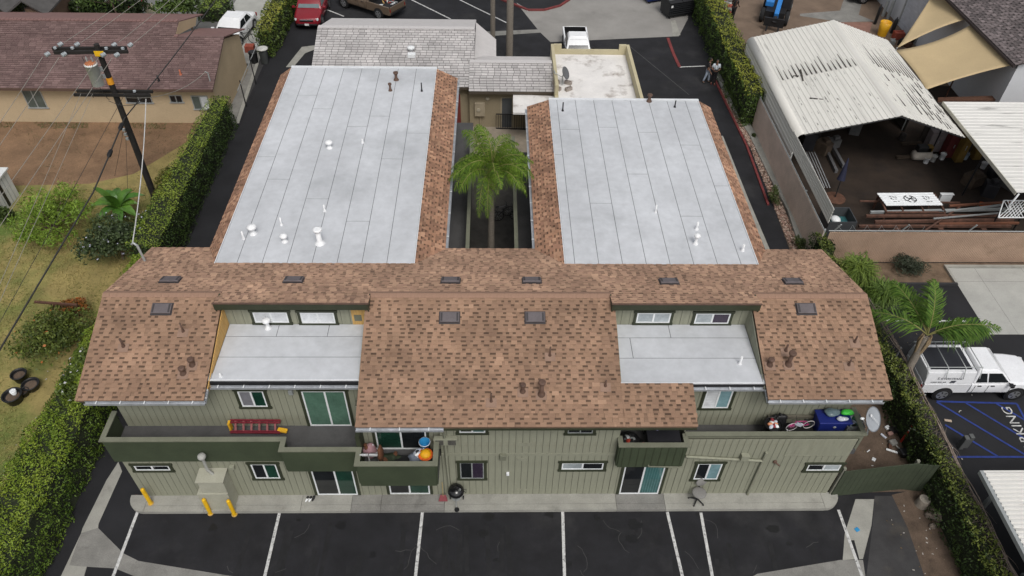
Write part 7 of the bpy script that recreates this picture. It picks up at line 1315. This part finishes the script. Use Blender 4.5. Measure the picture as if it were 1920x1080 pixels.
# office chair
p = Vector((gz(1308, 946, .15).x, 13.98, .15)); t = thing('office_chair', 'grey office chair on a black star base standing on the pavement', 'office chair', p); GC = mat('chair_grey', (.20, .195, .185), rough=.9, var=.1)
q = MB(); q.ball(p+Vector((0, 0, .50)), (.26, .25, .055), 14, 8); q.build('seat', GC, t); q = MB(); R = Matrix.Rotation(-.25, 3, 'X') @ Matrix.Rotation(.3, 3, 'Z'); q.ball(p+Vector((.06, .22, .86)), (.235, .05, .19), 14, 8, R); q.build('backrest', GC, t); q = MB(); q.tube([p+Vector((.02, .1, .46)), p+Vector((.05, .27, .55)), p+Vector((.06, .27, .8))], .025, 6); q.build('back_arm', BLACK, t); q = MB(); q.tube([p+Vector((0, 0, .08)), p+Vector((0, 0, .46))], .03, 8); q.build('column', BLACK, t)
for k in range(5):
    a = k*1.2566+.4; q = MB(); e = p+Vector((.29*math.cos(a), .29*math.sin(a), .06)); q.tube([p+Vector((0, 0, .1)), e], [.03, .02], 6); lg = q.build('base_leg', BLACK, t); q = MB(); q.ball(e-Vector((0, 0, .03)), .032, 8, 6); q.build('caster', BLACK, lg)
# ladder on the left balcony
a, c = gz(436, 800, 2.95), gz(532, 796, 2.95); a.y = c.y = 15.04; a.z = c.z = 2.9; t = thing('stepladder', 'red fibreglass stepladder with yellow ends lying on the balcony', 'ladder', a); FR = mat('fibreglass_red', (.20, .026, .04), rough=.4, var=.08); d = (c-a).normalized(); nY = Vector((0, 1, 0))
for k, (oy, oz, w_) in enumerate(((.22, .38, .08), (-.02, .08, .08), (.14, .36, .06), (-.10, .12, .06))): q = MB(); q.beam(a+nY*oy+Vector((0, 0, oz)), c+nY*(oy-.03)+Vector((-.02, 0, oz+.02)), .03, w_); q.build('rail', FR, t)
for k in range(6): f = .1+k*.155; q = MB(); b0 = a.lerp(c, f); q.beam(b0+nY*.20+Vector((0, 0, .36)), b0+nY*-.02+Vector((0, 0, .12)), .07, .02); q.build('step', mat('ladder_step', (.28, .10, .10), metal=.2), t)
q = MB(); q.obox(a+nY*.12+Vector((-.03, 0, .2)), (.07, .16, .4)); q.build('foot', mat('ladder_yellow', (.72, .40, .02)), t); q = MB(); q.obox(c+nY*.0+Vector((.02, 0, .1)), (.34, .16, .10), Matrix.Rotation(-.2, 3, 'Z')); q.build('top_cap', MATS['ladder_yellow'], t, bevel=.03)
# things on the small green balcony
ZB = ZFL+.002
def curved_back(u, v, lab): p = gz(u, v, ZB); t = thing('white_chair', lab, 'chair', p, 'white plastic chairs on the small balcony'); q = MB(); q.loft([[(p.x-.15+.03*k, p.y+.1-.02*k*k, ZB+.35+.14*k), (p.x+.12+.03*k, p.y+.1-.02*k*k, ZB+.35+.14*k), (p.x+.12+.03*k, p.y+.13-.02*k*k, ZB+.35+.14*k), (p.x-.15+.03*k, p.y+.13-.02*k*k, ZB+.35+.14*k)] for k in range(5)], True); q.build('backrest', WPIPE, t); q = MB(); q.box(p.x-.18, p.x+.18, p.y+.1, p.y+.42, ZB+.34, ZB+.37); q.build('seat', WPIPE, t)
for_ = [(x, y) for x in (-.16, .16) for y in (.12, .4)]
for u, v, lab in ((684, 872, 'white plastic chair at the left end of the small balcony'), (701, 872, 'white plastic chair, right of its twin on the small balcony')):
    curved_back(u, v, lab)
    t = [o for o in bpy.data.objects if o.get('label') == lab][0]; p = Vector(LOC[t.name])
    for x, y in for_: q = MB(); q.tube([(p.x+x, p.y+y, ZB), (p.x+x*.95, p.y+y, ZB+.35)], .018, 5); q.build('leg', WPIPE, t)
def lumpy(name, lab, cat, c, r, mt, seed=0, bits=None, group=None):
    rg = random.Random(seed); t = thing(name, lab, cat, (c[0], c[1], c[2]-r[2]), group); q = MB(); q.ball(c, r, 16, 10)
    for i in range(len(q.v)): v = Vector(q.v[i]); n = (v-Vector(c)); f = 1+.10*math.sin(n.x*19+seed)+.10*math.sin(n.y*23+n.z*17+seed*2); q.v[i] = tuple(Vector(c)+n*f)
    q.build('bundle', mt, t)
    for k, (m2, n2) in enumerate(bits or []):
        for j in range(n2): q = MB(); o = Vector(c)+Vector((rg.uniform(-.7, .7)*r[0], rg.uniform(-.7, .5)*r[1], r[2]*.75)); q.ball(o, (r[0]*.35, r[1]*.35, r[2]*.3), 8, 6, Matrix.Rotation(rg.uniform(0, 3), 3, 'Z')); q.build('cloth_piece', m2, t)
    return t
PK = mat('dusty_pink', (.33, .19, .21), rough=.9, var=.2); BRN = mat('cloth_brown', (.12, .05, .025), rough=.95, var=.3); JN = mat('grey_jeans', (.14, .16, .20), rough=.95, var=.2); SKY = mat('sky_blue', (.03, .25, .50), rough=.5); OR = mat('bright_yellow', (.75, .38, .01), rough=.6); WB = mat('white_cloth', (.5, .53, .6), rough=.9, var=.12)
lumpy('laundry_bag', 'dusty pink bag with a dark strap on the small balcony', 'bag', gz(694, 845, ZB+.35), (.26, .2, .28), PK, 1, [(BRN, 2), (WHITE, 1)]); lumpy('brown_coat', 'brown cloth hanging by the pink bag on the small balcony', 'coat', gz(714, 852, ZB+.45), (.10, .22, .42), BRN, 2); lumpy('grey_jeans', 'grey jeans thrown over the balcony clutter below the blue bucket', 'jeans', gz(780, 858, ZB+.35), (.28, .2, .2), JN, 3); lumpy('white_laundry', 'white cloth bundle between the grey jeans and the yellow hat', 'laundry', gz(788, 850, ZB+.5), (.22, .18, .15), WB, 4, [(WHITE, 3), (BLACK, 2)]); lumpy('dark_bag', 'dark bag in the right corner of the small balcony', 'bag', gz(806, 856, ZB+.2), (.24, .25, .25), BLACK, 5); lumpy('plant_pots', 'dark heap of plants in the middle of the small balcony', 'plants', gz(732, 860, ZB+.2), (.4, .22, .2), mat('murky_green', (.02, .03, .014), var=.5, scale=9), 6, [(BRN, 2)])
p = gz(797, 838, ZB+.5); t = thing('blue_bucket', 'bright blue bucket on top of the balcony clutter', 'bucket', p); q = MB(); q.lathe(p, [(.12, 0), (.18, .28), (.19, .28), (.165, .25), (.11, .02)], 14); q.build('pail', SKY, t); q = MB(); q.lathe(p, [(.19, .275), (.2, .29), (.18, .3)], 14, caps=False); q.build('rim', WB, t)
p = gz(798, 852, ZB+.6); t = thing('yellow_hat', 'yellow rubber hat with an orange rim beside the blue bucket', 'hat', p); q = MB(); q.lathe(p, [(.25, 0), (.22, .03)], 14); q.build('brim', mat('hat_orange', (.65, .12, .015)), t); q = MB(); q.lathe(p, [(.18, .031), (.17, .08), (.1, .13), (.02, .14)], 14); q.build('crown', OR, t)
q = MB(); q.box(-3.5, -2.7, 13.45, 13.95, ZB, ZB+.3); solo('dark_crates', q, BLACK, 'dark crate on the floor of the small balcony', 'crate')
# dark balcony right of the middle
t = thing('balcony_table', 'black table with papers on the shaded green balcony', 'table', (5.6, 14.6, ZB)); q = MB(); q.box(5.1, 6.2, 14.15, 15.0, ZB+.68, ZB+.72); q.build('tabletop', mat('table_black', (.018, .018, .022), rough=.5), t)
for x, y in ((5.14, 14.2), (6.14, 14.2), (5.14, 14.95), (6.14, 14.95)): q = MB(); q.box(x, x+.04, y, y+.04, ZB, ZB+.679); q.build('leg', DARKM, t)
p = Vector((5.32, 14.72, ZB+.72)); q = MB(); q.obox(p+Vector((0, 0, .01)), (.4, .13, .02), Matrix.Rotation(-.35, 3, 'Z')); solo('purple_box', q, mat('lavender', (.33, .30, .55)), 'flat lavender box on the shaded balcony table', 'box'); q = MB(); q.box(5.75, 6.1, 14.8, 14.98, ZB+.722, ZB+.8); solo('pale_tray', q, mat('pale_green_grey', (.25, .3, .29)), 'pale tray at the back of the shaded balcony table', 'tray')
lumpy('dark_clutter', 'dark heap with a red toy left of the shaded balcony table', 'clutter', (4.62, 14.55, ZB+.22), (.35, .3, .22), BLACK, 7, [(mat('toy_red', (.4, .05, .03)), 1), (DARKM, 4), (GREYFR, 2)]); lumpy('red_toy', 'small red toy at the front of the shaded balcony', 'toy', (4.98, 14.22, ZB+.42), (.10, .08, .12), MATS['toy_red'], 8)
# right hand balcony
p = gz(1433, 806, ZB); p.y = 14.75; t = thing('laundry_bin', 'round black bin full of orange and white clothes on the right balcony', 'bin', p); q = MB(); q.lathe(p, [(.24, 0), (.29, .86), (.30, .86), (.27, .8)], 16); q.build('bin_body', BLACK, t)
for k in range(8): q = MB(); a = k*.785; q.ball(p+Vector((.15*math.cos(a)*(k % 3+1)/3, .15*math.sin(a)*(k % 3+1)/3, .86)), (.11, .07, .06), 8, 6, Matrix.Rotation(a, 3, 'Z')); q.build('cloth_piece', (mat('peach', (.60, .25, .13)), WB, mat('dark_red_cloth', (.22, .03, .04)), WHITE)[k % 4], t)
bx0 = gz(1488, 806, ZB).x; q = MB(); q.box(bx0-.55, bx0+.5, 14.6, 15.15, ZB, ZB+.36); solo('black_crate', q, BLACK, 'black box carrying the small pink bicycle', 'box'); bb = Vector((bx0, 14.88, ZB+.365)); t = thing('child_bicycle', 'small pink bicycle with white tyres on the right balcony', 'bicycle', bb); bicycle(t, bb, PI+.15, .62, mat('hot_pink', (.55, .05, .22), rough=.4), mat('white_tyre', (.6, .58, .58)))
q = MB(); q.lathe(bb+Vector((-.32, -.02, .2)), [(.03, -.01), (.15, 0), (.03, .02)], 14, Matrix.Rotation(PI/2, 3, 'X')); q.build('wheel_disc', mat('pink_disc', (.45, .08, .22)), t); q = MB(); q.obox(bb+Vector((-.1, -.05, .36)), (.26, .05, .14), Matrix.Rotation(.5, 3, 'Y')); q.build('chain_guard', WB, t)
bx = gz(1545, 803, ZB); t = thing('storage_tote', 'large royal blue storage tote on the right balcony', 'storage box', (bx.x, 15.0, ZB)); RB = mat('royal_blue', (.012, .022, .16), rough=.4); q = MB(); q.loft([[(bx.x-.48, 14.78, ZB), (bx.x+.48, 14.78, ZB), (bx.x+.48, 15.26, ZB), (bx.x-.48, 15.26, ZB)], [(bx.x-.54, 14.74, ZB+.86), (bx.x+.54, 14.74, ZB+.86), (bx.x+.54, 15.29, ZB+.86), (bx.x-.54, 15.29, ZB+.86)]], False); q.build('tub', RB, t, bevel=.03); q = MB(); q.box(bx.x-.57, bx.x+.57, 14.71, 15.31, ZB+.86, ZB+.93); q.build('lid', RB, t, bevel=.025); q = MB(); q.lathe((bx.x+.02, 14.75, ZB+.66), [(.055, 0), (.055, .012), (.03, .013)], 14, Matrix.Rotation(PI/2, 3, 'X')); q.build('badge', GREYFR, t)
zt = ZB+.94; lumpy('clear_bag', 'smoky clear plastic bag on the blue tote', 'bag', (bx.x-.08, 15.1, zt+.1), (.28, .16, .1), mat('smoky_plastic', (.12, .17, .19), rough=.2, var=.3, scale=6), 9); lumpy('white_bag', 'white bag drooping from the clear bag on the blue tote', 'bag', (bx.x+.22, 14.85, zt+.06), (.18, .10, .07), WB, 10, [(WHITE, 2)]); lumpy('green_bag', 'bright green bag at the right end of the blue tote', 'bag', (bx.x+.45, 15.1, zt+.1), (.2, .12, .10), mat('lime_green', (.06, .55, .06), rough=.5), 11)
cx = gz(1583, 803, ZB).x; t = thing('bottle_crate', 'grey tub filled with plastic bottles at the end of the right balcony', 'crate', (cx, 14.85, ZB))
for a in ((-.3, -.27, -.28, .28), (.27, .3, -.28, .28), (-.269, .269, -.28, -.25), (-.269, .269, .25, .28)): q = MB(); q.box(cx+a[0], cx+a[1], 14.95+a[2], 14.95+a[3], ZB, ZB+.78); q.build('side', mat('tub_grey', (.11, .115, .12)), t)
for k in range(22): q = MB(); a = random.uniform(0, 6.28); c = Vector((cx+random.uniform(-.2, .2), 14.95+random.uniform(-.2, .2), ZB+.72+random.uniform(0, .08))); d = Vector((math.cos(a), math.sin(a), .2))*.1; q.tube([c-d, c+d*.5, c+d], [.035, .035, .012], 7); q.build('bottle', (mat('bottle_clear', (.25, .29, .33), rough=.15), mat('bottle_grey', (.10, .13, .15), rough=.15), mat('bottle_green', (.06, .18, .11), rough=.15), WB)[k % 4], t)
q = MB(); q.beam((9.98, 14.6, ZB), (9.85, 14.62, ZB+.72), .05, .02); solo('white_stick', q, WHITE, 'white flat stick leaning between the pink bicycle and the blue tote', 'stick'); lumpy('black_bag', 'black bag behind the small pink bicycle', 'bag', (9.75, 15.12, ZB+.6), (.3, .14, .3), BLACK, 12, [(DARKM, 2)]); q = MB(); q.box(9.4, 12.0, 15.22, 15.31, ZB+.5, ZB+.62); q.box(9.4, 9.5, 15.22, 15.31, ZB, ZB+.499); q.box(11.9, 12.0, 15.22, 15.31, ZB, ZB+.499); solo('wooden_rail', q, mat('weathered_wood', (.14, .13, .10), var=.2), 'weathered wooden rail behind the things on the right balcony', 'rail')
# satellite dish on the right parapet
dc = Vector((12.78, 14.45, 3.75)); dc = gy(1637, 786, 14.5); t = thing('satellite_dish', 'grey oval satellite dish fixed to the right end of the balcony', 'satellite dish', dc); nrm = Vector((.50, -.52, .62)); D2 = mat('dish_pale', (.30, .32, .345), rough=.5, var=.05); do = dish(t, dc-nrm.normalized()*.06, nrm, .42, D2)
Rm = nrm.to_track_quat('Z', 'Y').to_matrix(); U_ = Vector((.45, .0, -.89)); U_ = (U_-nrm.normalized()*U_.dot(nrm.normalized())).normalized(); V_ = nrm.normalized().cross(U_); o = link('lettering', text_mesh('DIRECTV', .105, dc-U_*.12-V_*.03, U_, V_, .05), do); o.data.materials.append(mat('dish_print', (.62, .63, .64))); q = MB(); q.lathe(dc-U_*.2, [(.05, .045), (.05, .05)], 12, Rm); q.build('badge', MATS['dish_print'], do)
q = MB(); q.tube([(12.34, 14.42, 3.6), (12.5, 14.42, 3.55), dc-nrm.normalized()*.1], .03, 6); q.build('mast', GREYFR, t); q = MB(); q.tube([dc-V_*.05-U_*.0+Rm@Vector((-.3, -.2, 0)), dc+Vector((-.42, -.06, .12))], .015, 5); q.build('feed_arm', GREYFR, t); q = MB(); q.ball(dc+Vector((-.42, -.06, .12)), (.08, .05, .05), 10, 6); q.build('receiver', WHITE, t)
# green board fence, stump, rocks, delineator, litter
fa, fm, fe = Vector((12.28, 14.17, 0)), Vector((15.0, 14.46, 0)), Vector((15.7, 14.36, 0)); t = thing('green_fence', 'dark green board fence closing the gap beside the building', 'fence', fa); FG = mat('fence_green', (.046, .058, .035), rough=.8, var=.15, scale=2)
for a, c, n in ((fa, fm, 14), (fm, fe, 4)):
    d = (c-a); u_ = d.normalized(); y_ = Vector((-u_.y, u_.x, 0))*.012
    for k in range(n):
        p0, p1 = a+d*(k/n)+u_*.004, a+d*((k+1)/n)-u_*.004; q = MB(); q.prism([(v.x, v.y, .04) for v in (p0-y_, p1-y_, p1+y_, p0+y_)], (0, 0, 1.66+.05*k/n+random.uniform(-.008, .008))); q.build('board', FG, t)
    q = MB(); q.beam(a+Vector((0, .06, 1.5)), c+Vector((0, .06, 1.5)), .05, .09); q.build('rail', FG, t)
for p in (fa, fm): q = MB(); q.box(p.x-.05, p.x+.05, p.y+.03, p.y+.13, 0, 1.8); q.build('post', mat('post_pale', (.2, .2, .16)), t)
p = gz(1727, 946); t = thing('tree_stump', 'pale sawn tree stump beside the green fence', 'stump', p); q = MB(); q.lathe(p, [(.24, 0), (.21, .1), (.20, .36), (.19, .38)], 16); q.build('bark', mat('stump_bark', (.22, .19, .155), rough=.95, var=.25, scale=8, bump=.5), t); q = MB(); q.lathe(p+Vector((0, 0, .381)), [(.185, 0), (.12, .004), (.05, -.01)], 16); q.build('cut_face', mat('stump_top', (.27, .245, .205), rough=.95, var=.25, scale=14), t)
rg = random.Random(3)
for k, lab in enumerate(('largest grey brown rock below the stump', 'flat rock left of the largest rock below the stump', 'small rock lowest of the pile below the stump', 'rock at the top of the pile nearest the stump', 'rock half under the hedge beside the pile')):
    u, v, r = ((1757, 972, .27), (1742, 968, .18), (1748, 988, .14), (1745, 955, .15), (1770, 960, .2))[k]; p = gz(u, v); q = MB(); q.ball(p+Vector((0, 0, r*.45)), (r, r*.8, r*.65), 9, 6)
    for i in range(len(q.v)): q.v[i] = tuple(Vector(q.v[i])+Vector((rg.uniform(-1, 1), rg.uniform(-1, 1), rg.uniform(-1, 1)))*r*.10)
    q.sm = [False]*len(q.sm); solo('rock', q, mat('boulder', (.19, .155, .125), rough=.95, var=.3, scale=5, bump=.5), lab, 'rock', 'rocks below the stump')
p = gz(1689, 828); t = thing('delineator_post', 'orange red delineator post with white bands leaning in the dirt', 'delineator', p); e = p+Vector((.12, .05, .95)); q = MB(); q.tube([p, e], .05, 10); q.build('tube', mat('delineator_red', (.42, .04, .025)), t)
for f in (.72, .86): q = MB(); q.tube([p.lerp(e, f), p.lerp(e, f+.07)], .053, 10); q.build('band', WHITE, t)
for i, (u, v, w_, d_, h_, yaw, mt, lab, cat) in enumerate(((1672, 846, .42, .09, .04, -.4, WHITE, 'white plank lying in the dirt yard', 'plank'), (1656, 818, .25, .09, .05, -1.0, WB, 'bluish white offcut left in the dirt yard', 'offcut'), (1663, 803, .2, .16, .1, .4, WHITE, 'white rag at the top of the dirt yard debris', 'rag'), (1638, 862, .16, .13, .04, .9, WHITE, 'torn white scrap alone in the dirt yard', 'scrap'), (1628, 846, .16, .04, .03, .6, WHITE, 'small white stick left of the torn scrap', 'stick'), (1668, 815, .22, .16, .14, .3, mat('pink_brick', (.33, .2, .17)), 'pinkish block in the dirt yard debris', 'block'), (1673, 832, .3, .25, .16, .2, CONCD, 'grey concrete lump in the dirt yard debris', 'lump'), (1668, 838, .2, .14, .1, 1.2, RUST, 'rusty brown lump beside the grey one', 'lump'), (1688, 845, .5, .05, .05, -1.2, CONCL, 'pale stick pointing at the delineator post', 'stick'), (1696, 852, .5, .35, .25, .1, BLACK, 'black rubbish bag against the dark hedge', 'bag'), (1679, 806, .55, .3, .12, .3, mat('black_tarp', (.02, .017, .016)), 'black tarp under the debris', 'tarp'), (1607, 993, .16, .14, .012, .5, SKY, 'bright blue paper on the concrete strip', 'paper'), (1741, 942, .12, .06, .03, 0, WHITE, 'white scrap beside the stump', 'scrap'), (1777, 789, .28, .10, .04, -.2, mat('beige_scrap', (.45, .36, .28)), 'beige scrap in the blue hatched bay', 'scrap'))):
    p = gz(u, v, .016); q = MB(); q.obox(p+Vector((0, 0, h_/2)), (w_, d_, h_), Matrix.Rotation(yaw, 3, 'Z')); solo('litter' if cat in ('scrap', 'paper', 'rag', 'stick') else 'debris', q, mt, lab, cat, bevel=min(w_, d_, h_)*.3)
lt = MB(); rg = random.Random(8)
for k in range(150):
    zone = rg.choice([(12.6, 15.3, 14.6, 20, .014), (14.0, 15.6, 10.6, 14, .010), (16.3, 20, 14, 25, .018), (-18.5, -16.5, 14, 24, .03)]); r = rg.uniform(.012, .04); x, y = rg.uniform(*zone[:2]), rg.uniform(*zone[2:4]); lt.col = rg.choice([(.35, .33, .3), (.2, .16, .1), (.12, .08, .04), (.45, .43, .4)]); a = rg.uniform(0, 3)
    lt.obox((x, y, zone[4]+.006), (r*2, r, .01), Matrix.Rotation(a, 3, 'Z'))
lt.build('ground_litter', mat('litter', (.3, .3, .3), rough=.95, attr=True), kind='stuff')
